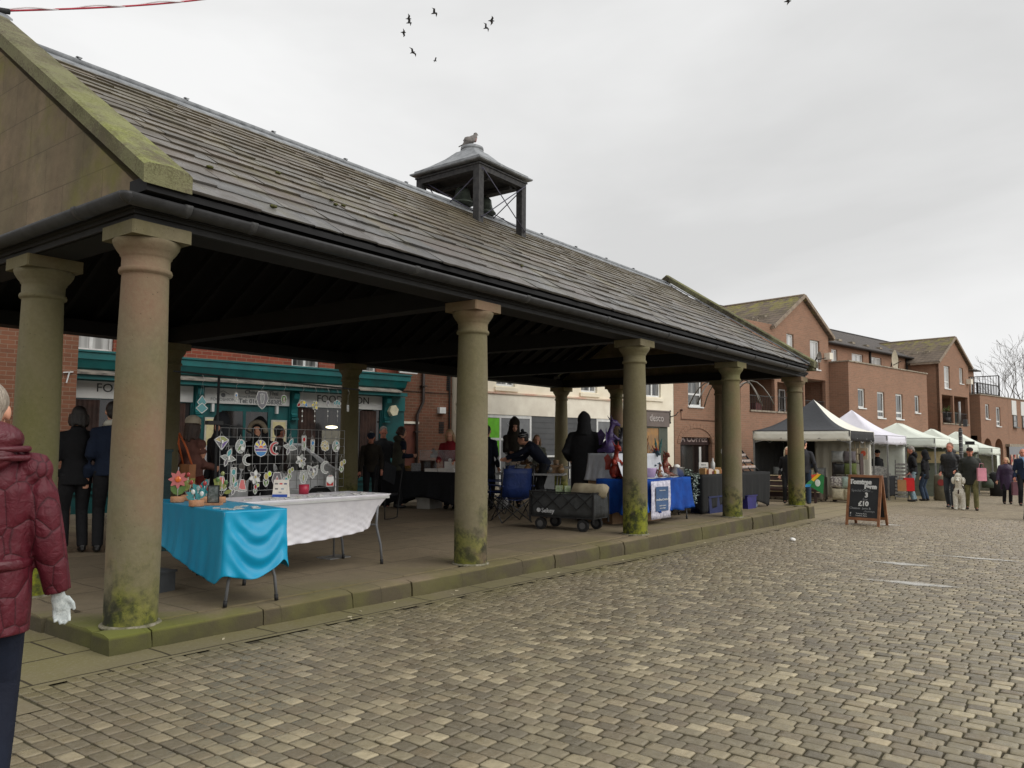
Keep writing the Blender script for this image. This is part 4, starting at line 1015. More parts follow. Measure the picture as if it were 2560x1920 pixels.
q = MB(); q.tube([(41.5-1.2, .64, 6.1), (40.3, .64, 4.9)], .05, 8); q.build('downpipe', DARKT, fb_)
# balcony bins and plant
DG = M('green_bin', srgb(48, 62, 54), srgb(36, 48, 42), rough=.6)
for s, d in ((43.2, .5), (44.85, .6)):
    q = MB(); q.box(s, -d, 2.66, s+.8, -d+.4, 3.2); q.box(s-.05, -d-.03, 3.2, s+.85, -d+.45, 3.28); q.build('balcony_store', DG, fb_)
pl = thing('palm_plant', 'spiky green palm in a pot on the flats balcony', 'plant', tuple(SP(40.2, 1.3, 2.63)), RZ)
mb = MB(); rs = random.Random(4)
for k in range(34):
    a = rs.random()*2*PI; el_ = rs.uniform(.1, 1.2); L = rs.uniform(.35, .6); p0 = Vector((0, 0, .55)); d = Vector((math.cos(a)*math.cos(el_), math.sin(a)*math.cos(el_), math.sin(el_)))
    p1 = p0+d*L*.6; p2 = p0+d*L+Vector((0, 0, -.15)); sd = d.cross(Vector((0, 0, 1))).normalized()*.018
    mb.add([p0-sd, p0+sd, p1+sd, p1-sd, p2], [(0, 1, 2, 3), (3, 2, 4)])
mb.build('leaves', M('palm_leaf', srgb(96, 112, 50), srgb(60, 78, 34)), pl)
mb = MB(); mb.tube([(0, 0, .2), (0, 0, .55)], .04); mb.lathe([(.14, 0), (.17, .25), (.15, .25)]); mb.build('pot', DARKT, pl)

# --- brick house at the far left
lb = thing('brick_corner_house', 'old weathered red brown brick house at the left edge of the photo', 'building', tuple(SP(-.9, 1.2)), RZ)
mb = MB(); mb.box(-7, 0, -.5, .75, 6, 6.4); mb.build('wall', brick('corner_brick', srgb(122, 80, 60), srgb(140, 92, 68), srgb(150, 130, 110), stain=.4), lb)
mb = MB(); mb.add([(-7.2, -.3, 6.3), (1, -.3, 6.3), (1, 3, 8), (-7.2, 3, 8), (1, 6.3, 6.3), (-7.2, 6.3, 6.3)], [(0, 1, 2, 3), (3, 2, 4, 5), (0, 3, 5), (1, 4, 2)]); mb.build('roof', ROOFT, lb)
mb = MB(); mb.bar((.58, -.03, 2.32), (.62, -.03, 2.52), .03, .02); mb.bar((.52, -.03, 2.5), (.68, -.03, 2.52), .03, .02); mb.build('wall_tie', WHITEP, lb)

# pavement in front of the shops
mb = MB(); n = 12
mb.add([tuple(SP(-8, .05, -.07)), tuple(SP(-8, 1.25, -.07)), tuple(SP(19, 1.05, -.07)), tuple(SP(19, .05, -.07)), tuple(SP(-8, 1.25, -.4)), tuple(SP(19, 1.05, -.4))], [(0, 1, 2, 3), (1, 4, 5, 2)])
mb.build('pavement', M('pavement_slabs', srgb(146, 134, 116), srgb(128, 118, 100), sc=2, bs=20), kind='structure')
# --- bare tree beyond the flats
tr = thing('bare_tree', 'bare winter tree with fine twigs beyond the right end of the flats', 'tree', (86.2, .8, -1.4))
mb = MB(); rs = random.Random(8)
def branch(p, d, L, r, lev):
    pts = [p]; n = 3
    for k in range(n):
        d = (d+Vector((rs.gauss(0, .12), rs.gauss(0, .12), rs.gauss(.05, .08)))).normalized(); p = p+d*L/n; pts.append(p)
    mb.tube(pts, [r*(1-.5*k/n) for k in range(n+1)], 5 if lev < 2 else 3, cap=False)
    if lev >= 6: return
    for k in range(2 if lev < 5 else 3):
        a = rs.uniform(0, 2*PI); q = d.orthogonal().normalized(); q = Matrix.Rotation(a, 3, d) @ q
        branch(pts[-1-(k % 2)], (d+q*rs.uniform(.35, .75)+Vector((0, 0, .12))).normalized(), L*rs.uniform(.68, .88), max(r*.58, .013), lev+1)
BARK = M('bark', (.12, .10, .085), (.08, .068, .056), sc=10, rough=.95)
mb.tube([(0, 0, -1), (0, 0, 1), (.1, .05, 3)], [.35, .28, .24], 10); trunk = mb; trunk.build('trunk', BARK, tr)
mb = MB()
for k in range(6): branch(Vector((.1, .05, 2.8+k*.35)), Vector((math.cos(k*1.1)*.5, math.sin(k*1.1)*.5, .8)).normalized(), 2.7, .13, 0)
mb.build('crown', BARK, tr)
# ---------------------------------------------------------------- people
SKIN = M('skin', srgb(214, 160, 132), srgb(196, 138, 112), sc=20, rough=.55, bump=.05)
SKIN2 = M('skin_ruddy', srgb(206, 140, 116), srgb(180, 112, 92), sc=20, rough=.55, bump=.05)
EYE = M('eye_dark', (.02, .015, .012), rough=.3, bump=0)
def remesh(o, v, it=3):
    r = o.modifiers.new('union', 'REMESH'); r.mode = 'VOXEL'; r.voxel_size = v; r.use_smooth_shade = True
    if it: s = o.modifiers.new('soften', 'SMOOTH'); s.factor = .5; s.iterations = it
def ik(a, b, l1, l2, pole):
    a, b = Vector(a), Vector(b); d = b-a; L = min(d.length, (l1+l2)*.995); d.normalize()
    x = (l1*l1-l2*l2+L*L)/(2*L); h = math.sqrt(max(l1*l1-x*x, 0)); p = Vector(pole); p = (p-d*p.dot(d)).normalized()
    return a+d*x+p*h, a+d*L
def person(label, x, y, z, face, H=1.75, top='coat', hem=.72, topmat=None, legmat=None, hair=None, hairlen=0, hat=None, hatmat=None, hood=None, lean=0, hy=0, hp=0,
           lw=None, rw=None, step=0, shoemat=None, bulk=1.0, skin=None, faceon=False, bald=False, vx=.013, group=None, scarf=None, cat='person', width=1.0, extra=None, gloves=None, roll=0, fur=None):
    s = H/1.75; skin = skin or SKIN
    t = thing('person', label, cat, (x, y, z), math.radians(face)+PI/2, group)
    A = math.radians(lean); piv = Vector((0, 0, .95))
    def T(p):
        p = Vector(p)
        if p.z > .95 and A:
            q = p-piv; k = min(1, q.z/.12); a = A*k
            p = piv+Vector((q.x, q.y*math.cos(a)-q.z*math.sin(a), q.y*math.sin(a)+q.z*math.cos(a)))
        return p*s
    S = lambda p: Vector(p)*s
    # joints
    sh = {1: T((.168*width, .01, 1.385)), -1: T((-.168*width, .01, 1.385))}
    rest = {1: (.235*width, -.06, .86), -1: (-.235*width, -.06, .86)}
    hand = {}
    for k, w in ((1, lw), (-1, rw)):
        w = w or rest[k]; el, wr = ik(sh[k], S(w), .29*s, .26*s, (k*.35, 1, -.3)); hand[k] = (el, wr)
    hc = T((0, -.01, 1.62)); neck0 = T((0, .01, 1.44)); Rh = Matrix.Rotation(math.radians(hy), 3, 'Z') @ Matrix.Rotation(A*.6+math.radians(hp), 3, 'X')
    hq = lambda p: hc+Rh @ (Vector(p)*s)
    feet = {1: Vector((.10, -.02-step*.30, .08)), -1: Vector((-.10, .02+step*.30, .08+abs(step)*.03))}
    knee = {}
    for k in (1, -1):
        hip = Vector((k*.09, 0, .92)); kn, an = ik(hip, feet[k], .44, .43, (0, -1, 0)); knee[k] = (hip*s, kn*s, an*s)
    # body: one continuous surface
    b = MB()
    def head(b, e=0):
        c = Matrix.Translation(hc) @ Rh.to_4x4(); b.M = c
        b.ball((0, .012*s, .02*s), .076*s+e, .098*s+e, .098*s+e, 16, 12)
    head(b)
    b.ball((0, -.022*s, -.045*s), .058*s, .070*s, .072*s, 14, 10); b.ball((0, -.06*s, -.085*s), .032*s, .028*s, .026*s, 10, 8)
    b.tube([(0, -.085*s, .02*s), (0, -.103*s, -.012*s), (0, -.112*s, -.026*s), (0, -.09*s, -.034*s)], [.009*s, .012*s, .015*s, .010*s], 8)
    for k in (1, -1): b.ball((k*.078*s, .01*s, -.008*s), .012*s, .022*s, .032*s, 8, 6)
    b.ball((0, -.082*s, .028*s), .05*s, .018*s, .014*s, 10, 6); b.ball((0, -.09*s, -.062*s), .024*s, .013*s, .012*s, 8, 6)
    b.M = Matrix.Identity(4)
    b.tube([neck0, hq((0, .01, -.06))], [.062*s, .055*s], 12)
    b.tube([T((0, .0, .9)), T((0, 0, 1.1)), T((0, 0, 1.3)), T((0, 0, 1.44))], [.13*s, .12*s, .14*s, .07*s], 14, ry=[.09*s, .085*s, .09*s, .06*s], up=(0, 1, 0))
    for k in (1, -1):
        el, wr = hand[k]; b.tube([sh[k], (sh[k]+el)/2, el, (el+wr)/2, wr], [.05*s, .045*s, .036*s, .036*s, .026*s], 10); b.tube([sh[k]+Vector((-k*.1*s, 0, .0)), sh[k]], .05*s, 10)
        d = (wr-el).normalized(); sd = d.cross(Vector((0, 1, 0)) if abs(d.y) < .8 else Vector((1, 0, 0))).normalized(); up_ = d.cross(sd).normalized()
        if sd.x*k > 0: sd = -sd
        hm = b if gloves is None else None
        g_ = b if hm else MB()
        g_.tube([wr-d*.01, wr+d*.035*s, wr+d*.08*s], [.024*s, .032*s, .031*s], 10, ry=[.019*s, .015*s, .013*s], up=tuple(up_))
        for q, (o_, L_) in enumerate(((-.027, .062), (-.009, .072), (.009, .068), (.027, .052))):
            p0 = wr+d*.078*s+up_*0+sd*o_*s; cu = up_*(-.012*s)*(1 if k > 0 else 1)
            g_.tube([p0, p0+d*L_*.5*s+cu*.3, p0+d*L_*s*.92+cu*1.6], [.0092*s, .0088*s, .007*s], 6)
        p0 = wr+d*.03*s+sd*(-.03)*s; g_.tube([p0, p0+d*.035*s-sd*.018*s, p0+d*.065*s-sd*.020*s], [.012*s, .011*s, .008*s], 6)
        if gloves is not None:
            o = g_.build('glove', gloves, t); remesh(o, .005, 2)
        hp_, kn, an = knee[k]; b.tube([hp_, (hp_+kn)/2, kn, (kn+an)/2, an], [.075*s, .066*s, .05*s, .05*s, .035*s], 10); b.ball((an.x, an.y-.05*s, an.z-.03*s), .035*s, .10*s, .035*s, 10, 6)
    o = b.build('body', skin, t); remesh(o, min(vx, .012), 2)
    if faceon:
        e_ = MB(); e_.M = Matrix.Translation(hc) @ Rh.to_4x4()
        for k in (1, -1): e_.ball((k*.031*s, -.088*s, .008*s), .011*s, .007*s, .006*s, 8, 6)
        e_.build('eyes', EYE, t)
        e_ = MB(); e_.M = Matrix.Translation(hc) @ Rh.to_4x4(); e_.tube([(-.022*s, -.098*s, -.062*s), (0, -.103*s, -.064*s), (.022*s, -.098*s, -.062*s)], .0035*s, 6); e_.build('mouth', M('lips', srgb(150, 84, 76), rough=.5, bump=0), t)
    # trousers
    lm = legmat or JEANS
    b = MB(); b.ball(S((0, 0, .93)), .155*s, .115*s, .10*s, 16, 8)
    for k in (1, -1):
        hp_, kn, an = knee[k]; b.tube([hp_+Vector((0, 0, .03)), (hp_+kn)/2, kn, (kn+an)/2, an+Vector((0, 0, -.01))], [.095*s, .084*s, .068*s, .066*s, .060*s], 12, ry=[.1*s, .088*s, .072*s, .072*s, .066*s], up=(0, 1, 0))
    o = b.build('trousers', lm, t); remesh(o, vx, 3)
    for k in (1, -1):
        an = knee[k][2]; b = MB(); b.ball((an.x, an.y-.055*s, an.z-.042*s), .046*s, .135*s, .038*s, 12, 8); b.ball((an.x, an.y+.01*s, an.z-.01*s), .045*s, .055*s, .055*s, 10, 6)
        o = b.build('shoe', shoemat or BLACKLEATHER, t); remesh(o, .008, 1)
    # top garment
    b = MB(); B = bulk; pr = [(hem, .165, .128), (min(hem+.12, .9), .168, .13), (.98, .165, .122), (1.08, .158, .118), (1.2, .17, .125), (1.30, .180, .13), (1.36, .165, .12), (1.41, .125, .105), (1.455, .085, .082), (1.475, .07, .07)]
    pr = [p for i, p in enumerate(pr) if i == 0 or p[0] > pr[i-1][0]+.01]
    ring = []
    for zz, rx, ry in pr:
        c = T((0, 0, zz)); rx *= B*s*(width if zz > 1 else 1+(width-1)*.6); ry *= B*s
        a = A*min(1, max(0, (zz-.95)/.12)); 
        ring.append([tuple(c+Vector((rx*math.cos(q), ry*math.sin(q)*math.cos(a), ry*math.sin(q)*math.sin(a)))) for q in [2*PI*i/20 for i in range(20)]])
    b.rings(ring)
    for k in (1, -1):
        el, wr = hand[k]; wr2 = wr-(wr-el).normalized()*.005
        b.tube([T((k*.06, 0, 1.40)), sh[k]+Vector((0, 0, -.005)), (sh[k]*.6+el*.4), el, (el+wr)/2, wr2], [q*s*B for q in (.060, .066, .064, .058, .053, .047)], 12)
        b.ball(sh[k]-Vector((0, 0, .015*s)), .068*B*s)
    if hood == 'down':
        c = T((0, .075, 1.50)); b.ball(c, .125*s*B, .09*s*B, .075*s*B, 16, 8); b.ball(T((0, .11, 1.44)), .10*s, .06*s, .09*s, 12, 8)
    if hood == 'up':
        b.M = Matrix.Translation(hc) @ Rh.to_4x4(); b.ball((0, .035*s, .035*s), .112*s, .122*s, .132*s, 16, 12); b.ball((0, .06*s, .12*s), .06*s, .08*s, .06*s, 12, 8); b.tube([(0, .04*s, -.03*s), (0, .04*s, -.12*s), (0, .03*s, -.20*s)], [.112*s, .118*s, .15*s], 16); b.M = Matrix.Identity(4)
    if scarf is None: b.tube([T((0, .005, 1.43)), T((0, .0, 1.50))], [.088*s, .078*s], 14)
    o = b.build(top, topmat, t); remesh(o, vx if H > 0 else .02, 4)
    coat = o
    if fur:
        b = MB(); rs = random.Random(2)
        b.M = Matrix.Translation(hc) @ Rh.to_4x4()
        for k in range(14):
            a = PI*k/13; b.ball((math.cos(a)*.115*s, -.06*s, math.sin(a)*.13*s-.02*s), .035*s, .045*s, .035*s, 8, 6)
        o = b.build('fur_trim', fur, coat); remesh(o, .012, 1)
    if scarf:
        b = MB(); b.tube([T((.06, -.05, 1.44)), T((0, -.09, 1.46)), T((-.06, -.05, 1.46)), T((-.06, .05, 1.49)), T((0, .08, 1.5)), T((.06, .05, 1.49)), T((.07, -.04, 1.46))], .036*s, 8); b.tube([T((0, -.1, 1.46)), T((.02, -.15, 1.3)), T((.02, -.15, 1.15))], [.04*s, .035*s, .03*s], 8); b.build('scarf', scarf, t)
    # hair and hat
    if hair is not None and not (hood == 'up'):
        b = MB(); b.M = Matrix.Translation(hc) @ Rh.to_4x4()
        b.ball((0, .028*s, .036*s), .084*s, .098*s, .094*s, 16, 10); b.ball((0, .055*s, -.02*s), .072*s, .062*s, .07*s, 12, 8)
        if hairlen > 0:
            for q in range(9):
                a = PI*(-.08+1.16*q/8); xx, yy = math.cos(a)*.078*s, .02*s+math.sin(a)*.075*s
                L = hairlen*(.9+.2*((q*7) % 3)/2)*s; b.tube([(xx, yy, .02*s), (xx*1.12, yy*1.1, -.07*s), (xx*1.15, yy*1.15+.01*s, -L)], [.03*s, .032*s, .018*s], 8)
        o = b.build('hair', hair, t); remesh(o, .009, 2)
    if hat:
        b = MB(); b.M = Matrix.Translation(hc) @ Rh.to_4x4()
        if hat == 'beanie':
            b.ball((0, .018*s, .055*s), .090*s, .108*s, .088*s, 16, 10); b.lathe([(.092*s, .0), (.100*s, .02*s), (.097*s, .055*s)], (0, .018*s, .02*s), 16)
        elif hat == 'bobble':
            b.ball((0, .018*s, .055*s), .092*s, .108*s, .092*s, 16, 10); b.ball((0, .02*s, .165*s), .036*s)
        elif hat == 'cap':
            b.ball((0, .018*s, .055*s), .088*s, .105*s, .070*s, 16, 10); b.ball((0, -.10*s, .045*s), .066*s, .062*s, .012*s, 14, 6)
        elif hat == 'wool':
            b.ball((0, .02*s, .06*s), .094*s, .11*s, .085*s, 16, 10)
        o = b.build('hat', hatmat, t)
        if hat == 'bobble':
            q = MB(); q.M = b.M; 
            for zz in (.035, .075): q.lathe([(.094*s, 0), (.1*s, .008*s), (.094*s, .016*s)], (0, .018*s, zz*s), 16)
            q.build('hat_stripe', M('stripe_pale', srgb(170, 170, 168)), o)
    if extra: extra(t, T, S, hand, hc, Rh, s)
    return t
JEANS = cloth('blue_jeans', (.035, .055, .09), (.025, .04, .07)); BLACKT = cloth('black_trousers', (.014, .014, .016))
BLACKLEATHER = M('black_leather', (.012, .011, .011), rough=.45, bump=.1)
NAVY = cloth('navy_coat', (.008, .012, .026), (.006, .008, .018)); BLACKC = cloth('black_coat', (.010, .010, .012), (.007, .007, .008))
GREYH = M('grey_hair', srgb(150, 142, 134), srgb(96, 90, 84), sc=50, rough=.6, bs=200, bump=.5)
def hairmat(n, c, c2): 
    t = NT(n); w = t.n('ShaderNodeMapping', {0: t.tc(), 'Scale': (40, 40, 6)}).outputs[0]
    f = t.noise(3, 4, .6, w, 1.0); return t.fin(t.mix(t.ramp(f, .35, .65), c, c2), .5, t.bump(f, .7, .01))
HSILV = hairmat('silver_hair', srgb(176, 164, 148), srgb(118, 106, 94)); HBROWN = hairmat('brown_hair', srgb(66, 46, 36), srgb(40, 28, 22)); HBLOND = hairmat('blonde_hair', srgb(206, 178, 140), srgb(160, 126, 92)); HDARK = hairmat('dark_hair', srgb(40, 32, 28), srgb(22, 18, 16))
HWHITE = hairmat('white_hair', srgb(232, 224, 200), srgb(200, 188, 160))

# quilted burgundy coat of the near passer-by
t = NT('quilted_burgundy'); P = t.tc()
vo = t.n('ShaderNodeTexVoronoi', {'Vector': t.n('ShaderNodeMapping', {0: P, 'Scale': (1, 1, .62)}).outputs[0], 'Scale': 11.5, 'Randomness': .6}, feature='DISTANCE_TO_EDGE').outputs['Distance']
q0 = t.math('SUBTRACT', 1, t.ramp(vo, 0, .30), True); q1 = t.math('SUBTRACT', 1, t.math('MULTIPLY', q0, q0)); wr_ = t.noise(24, 4, .6, P, 1.2)
col = t.mix(t.ramp(vo, 0, .035), srgb(58, 12, 22), srgb(88, 20, 34)); col = t.mix(t.math('MULTIPLY', t.ramp(wr_, .4, .7), .35), col, srgb(56, 12, 22))
nor = t.bump(q1, .55, .016); nor = t.bump(wr_, .55, .012, nor)
QUILT = t.fin(col, .58, nor, 0, **{'Specular IOR Level': .4})
PLAINB = cloth('burgundy_hood', srgb(92, 22, 36), srgb(72, 15, 27), rough=.45, wr=.7, ws=9, spec=.5)
def burg_extra(t, T, S, hand, hc, Rh, s):
    b = MB(); c = T((0, .085, 1.50)); b.ball(c, .155*s, .125*s, .085*s, 24, 12); b.ball(T((0, .13, 1.44)), .13*s, .075*s, .09*s, 18, 10); b.ball(T((0, .02, 1.47)), .125*s, .12*s, .07*s, 18, 10)
    o = b.build('hood', PLAINB, t); remesh(o, .007, 3)
    b = MB(); c = [T((0, .14, 1.415)), ]; 
    R = []
    for k in range(17):
        a = -.5+4.14*k/16; R.append(T((math.cos(a)*.165, .06+math.sin(a)*.13, 1.462)))
    b.tube(R, .013, 8); b.tube([p-Vector((0, 0, .035)) for p in R], .013, 8); b.build('hood_seam', PLAINB, o)
    b = MB(); b.lathe([(.176, 0), (.184, .012), (.184, .032), (.176, .044)], (0, 0, .965*s), 32); b.M = Matrix.Identity(4)
    for v in range(len(b.v)): x_, y_, z_ = b.v[v]; b.v[v] = (x_*1.02, y_*.80, z_)
    b.build('waist_band', PLAINB, t)
WGLOVE = M('white_knit_glove', srgb(206, 212, 210), srgb(170, 178, 178), sc=60, rough=.9, bs=300, bump=.5)
person('woman with short silver hair in a quilted burgundy hooded coat at the left edge', -1.70, -2.06, G(0), 60, 1.655, 'coat', .70, QUILT, NAVY, HSILV, 0, vx=.007,
       bulk=1.14, width=1.07, gloves=WGLOVE, rw=(-.30, -.03, .80), extra=burg_extra, step=.25, hy=-6)
PH = 'stallholders and shoppers under the market hall'; PS = 'shoppers out on the square'
NAVYF = cloth('navy_fleece', (.010, .018, .040), (.007, .012, .028))
person('person in black coat standing beside a navy coated man behind the corner column', 1.42, 4.1, 0, 75, 1.72, 'coat', .8, BLACKC, BLACKT, HDARK, .12, group=PH)
person('man in navy fleece with white collar seen from behind by the corner column', 1.70, 3.85, 0, 70, 1.78, 'jacket', .88, NAVYF, BLACKT, HDARK, 0, bulk=1.05, group=PH, scarf=M('white_scarf', srgb(214, 210, 196), rough=.9))
BRWN = cloth('pinkish_brown_fleece', srgb(112, 76, 66), srgb(84, 54, 48)); RUST = cloth('rust_skirt', srgb(96, 30, 20), srgb(70, 20, 14))
WOOLW = cloth('cream_wool', srgb(196, 186, 166), srgb(160, 150, 132), ws=60)
def bag_on(name, label, mat, cat_='bag'):
    pass
person('woman in cream bobble-less woollen hat and pinkish brown fleece browsing the glass stall', 2.50, 3.45, 0, 10, 1.62, 'coat', .62, BRWN, RUST, HBROWN, .2, hat='wool', hatmat=WOOLW, lw=(.15, -.26, 1.08), rw=(-.12, -.28, 1.06), group=PH)
person('shopper in dark grey hooded anorak beside the woman in the cream hat', 3.05, 3.62, 0, 200, 1.66, 'anorak', .75, cloth('dark_grey_anorak', (.035, .037, .043), (.022, .023, .027)), BLACKT, None, 0, hood='up', lean=8, group=PH)
person('shopper in black coat with pale fur trimmed hood bent over the glass stall', 3.45, 3.35, 0, 215, 1.62, 'coat', .7, BLACKC, BLACKT, None, 0, hood='up', lean=16, fur=M('pale_fur', srgb(150, 138, 118), srgb(120, 108, 92), sc=60, bs=200, bump=.8), group=PH)
person('man with receding dark hair and brown jacket passing the restaurant window', 6.45, 7.05, -.12, -5, 1.76, 'jacket', .86, cloth('brown_jacket', srgb(60, 48, 46), srgb(44, 36, 34)), BLACKT, HDARK, 0, skin=SKIN2, faceon=True, group=PH)
def cane(t, T, S, hand, hc, Rh, s):
    p = hand[-1][1]; b = MB(); b.tube([p+Vector((0, .05, -.06)), p+Vector((0, -.05, -.07)), p+Vector((-.06, -.1, -.2)), p+Vector((-.16, -.2, -.82))], .011, 8); o = b.build('walking_stick', BLACK, t)
    o.parent = None; o.matrix_world = Matrix.Translation(t.location) @ Matrix.Rotation(t.rotation_euler.z, 4, 'Z'); o.name = 'walking_stick'; tag(o, 'black walking stick held by the old man in navy flat cap', 'walking stick')
person('grey haired man in dark coat behind the cake table beside the teal shopfront', 9.16, 7.05, -.12, 235, 1.80, 'coat', .8, cloth('charcoal_coat', (.020, .020, .022)), BLACKT, GREYH, 0, hp=22, skin=SKIN2, faceon=True, group=PH)
person('elderly man in navy cap and brown anorak leaning on a walking stick', 8.10, 6.28, 0, 225, 1.58, 'anorak', .8, cloth('brown_anorak', srgb(50, 44, 36), srgb(34, 30, 26)), BLACKT, GREYH, 0, hat='cap', hatmat=cloth('navy_cap', (.02, .03, .055)), lean=22, hp=10, rw=(-.24, -.10, .80), skin=SKIN2, faceon=True, extra=cane, group=PH)
VEST = cloth('olive_gilet', srgb(66, 66, 54), srgb(50, 50, 42))
def vest_extra(t, T, S, hand, hc, Rh, s):
    b = MB(); pr = [(.80, .178, .14), (.98, .175, .133), (1.1, .168, .128), (1.3, .19, .14), (1.41, .155, .12), (1.46, .1, .09)]
    b.rings([[tuple(T((0, 0, z))+Vector((rx*s*math.cos(q), ry*s*math.sin(q), 0))) for q in [2*PI*i/20 for i in range(20)]] for z, rx, ry in pr]); b.ball(T((0, .08, 1.48)), .11*s, .09*s, .075*s)
    o = b.build('gilet', VEST, t); remesh(o, .012, 3)
person('woman with short brown hair in long olive gilet choosing cakes at the black table', 8.58, 6.0, 0, -20, 1.66, 'jumper', .85, NAVY, BLACKT, HBROWN, .04, lean=6, hp=18, lw=(.14, -.30, 1.12), rw=(-.1, -.30, 1.12), extra=vest_extra, group=PH)
RED = cloth('red_coat', srgb(140, 20, 34), srgb(110, 14, 26), rough=.6)
person('stallholder with long blonde hair in a red coat behind the cake table', 9.20, 5.10, 0, 205, 1.62, 'coat', .75, RED, BLACKT, HBLOND, .2, lean=14, hp=20, lw=(.16, -.30, 1.02), rw=(-.2, -.32, 1.04), width=1.08, bulk=1.1, faceon=True, group=PH)
OLIVEC = cloth('olive_brown_parka', srgb(50, 44, 34), srgb(36, 32, 26))
person('tall stallholder in olive brown hooded parka handing over a paper bag', 10.45, 4.45, 0, 225, 1.84, 'parka', .7, OLIVEC, BLACKT, None, 0, hood='up', lean=5, hp=18, lw=(.1, -.36, 1.08), rw=(-.12, -.36, 1.08), faceon=True, group=PH)
person('seated looking woman with long fair hair behind the food boxes', 11.0, 4.25, 0, 220, 1.52, 'cardigan', .8, cloth('grey_green_knit', srgb(104, 106, 92), srgb(80, 82, 72)), BLACKT, hairmat('fair_hair', srgb(150, 122, 92), srgb(110, 86, 64)), .2, hp=10, group=PH, faceon=True)
person('customer in black coat and dark trousers at the left of the food table', 9.75, 4.62, 0, 20, 1.70, 'coat', .55, NAVY, BLACKT, HDARK, 0, group=PH)
person('customer in striped bobble hat and navy jacket leaning across the food table', 9.95, 3.3, 0, 120, 1.72, 'jacket', .82, NAVY, BLACKT, HDARK, 0, hat='bobble', hatmat=cloth('bobble_hat_navy', (.03, .032, .04)), lean=42, hp=-14, lw=(.10, -.78, 1.05), rw=(-.05, -.70, 1.02), group=PH)
person('large figure in a long black hooded coat, back turned, by the white cloth table', 8.80, 1.68, 0, 20, 1.84, 'coat', .48, BLACKC, BLACKT, None, 0, hood='up', bulk=1.2, width=1.22, lw=(.28, -.14, 1.0), rw=(-.28, -.14, 1.0), group=PH)
# out on the square
def GP(x, y): return (x, y, G(x))
LTJ = cloth('light_jeans', srgb(128, 148, 156), srgb(104, 124, 136)); GREYT = cloth('grey_trousers', srgb(66, 70, 76), srgb(52, 56, 62))
person('man in grey fleece and blue jeans beside the end column holding a rainbow striped bag', *GP(19.7, 1.25), 15, 1.84, 'fleece', .86, cloth('grey_fleece', srgb(58, 58, 62), srgb(46, 46, 50)), JEANS, HDARK, 0, hy=-38, rw=(-.30, -.05, .88), group=PS)
person('woman with long white blonde hair and glasses in black by the end column', *GP(20.55, 1.98), 195, 1.66, 'coat', .62, BLACKC, BLACKT, HWHITE, .34, hy=0, faceon=True, group=PS)
person('grey haired man in black hooded jacket and pale blue jeans looking down at a stall', *GP(25.6, -.45), 100, 1.80, 'jacket', .84, BLACKC, LTJ, GREYH, 0, hood='down', hp=25, lean=4, skin=SKIN2, lw=(.22, -.10, .92), rw=(-.24, .02, .86), group=PS)
person('shopper in black jacket and jeans standing right beside the man in pale jeans', *GP(26.6, -.62), 80, 1.66, 'jacket', .78, BLACKC, JEANS, HDARK, 0, hood='up', hp=15, group=PS)
BLKP = cloth('black_puffer', (.011, .011, .013), (.008, .008, .009), rough=.5, wr=.55, ws=11, spec=.5)
person('tall ginger haired man in black padded jacket and grey trousers next to the white poodle', *GP(22.25, -2.0), 170, 1.84, 'jacket', .82, BLKP, GREYT, hairmat('ginger_hair', srgb(130, 92, 66), srgb(100, 68, 50)), 0, skin=SKIN2, hood='down', bulk=1.1, lw=(.17, -.16, 1.0), rw=(-.20, -.12, .95), hp=4, step=.35, group=PS)
CAMO = M('camouflage_cloth', srgb(84, 84, 48), srgb(120, 112, 74), sc=9, rough=.9)
def chest(t, T, S, hand, hc, Rh, s): pass
person('man in flat cap, dark green waxed jacket and camouflage trousers walking the white poodle', *GP(21.75, -2.55), 194, 1.70, 'waxed_jacket', .70, cloth('dark_green_wax', srgb(44, 46, 40), srgb(32, 34, 30), rough=.6), CAMO, GREYH, 0, hat='cap', hatmat=cloth('brown_flat_cap', srgb(48, 36, 32)), step=.4, bulk=1.16, width=1.12, lw=(.20, -.20, 1.12), rw=(-.26, -.06, .86), faceon=True, skin=SKIN2, shoemat=M('brown_boots', srgb(60, 48, 36)), hp=8, group=PS)
person('woman with blonde bob and sunglasses in a long purple padded coat', *GP(27.0, -2.9), 196, 1.50, 'coat', .52, cloth('purple_puffer', srgb(56, 32, 66), srgb(42, 24, 52), rough=.5, wr=.5, ws=9, spec=.5), BLACKT, HBLOND, .1, hy=-35, bulk=1.2, width=1.12, faceon=True, lw=(.30, -.08, .84), rw=(-.32, -.06, .82), group=PS)
person('bald man in navy jacket and blue shirt at the right edge of the square', *GP(26.2, -3.42), 192, 1.76, 'jacket', .8, cloth('navy_jacket', (.012, .022, .05)), BLACKT, None, 0, skin=SKIN2, faceon=True, scarf=M('blue_shirt', srgb(120, 150, 180)), group=PS)
person('stallholder in black beanie behind the newspaper stall under the white gazebo', *GP(27.3, 1.0), 230, 1.70, 'coat', .8, BLACKC, BLACKT, HDARK, 0, hat='beanie', hatmat=BLACKC, hp=20, faceon=True, group=PS)

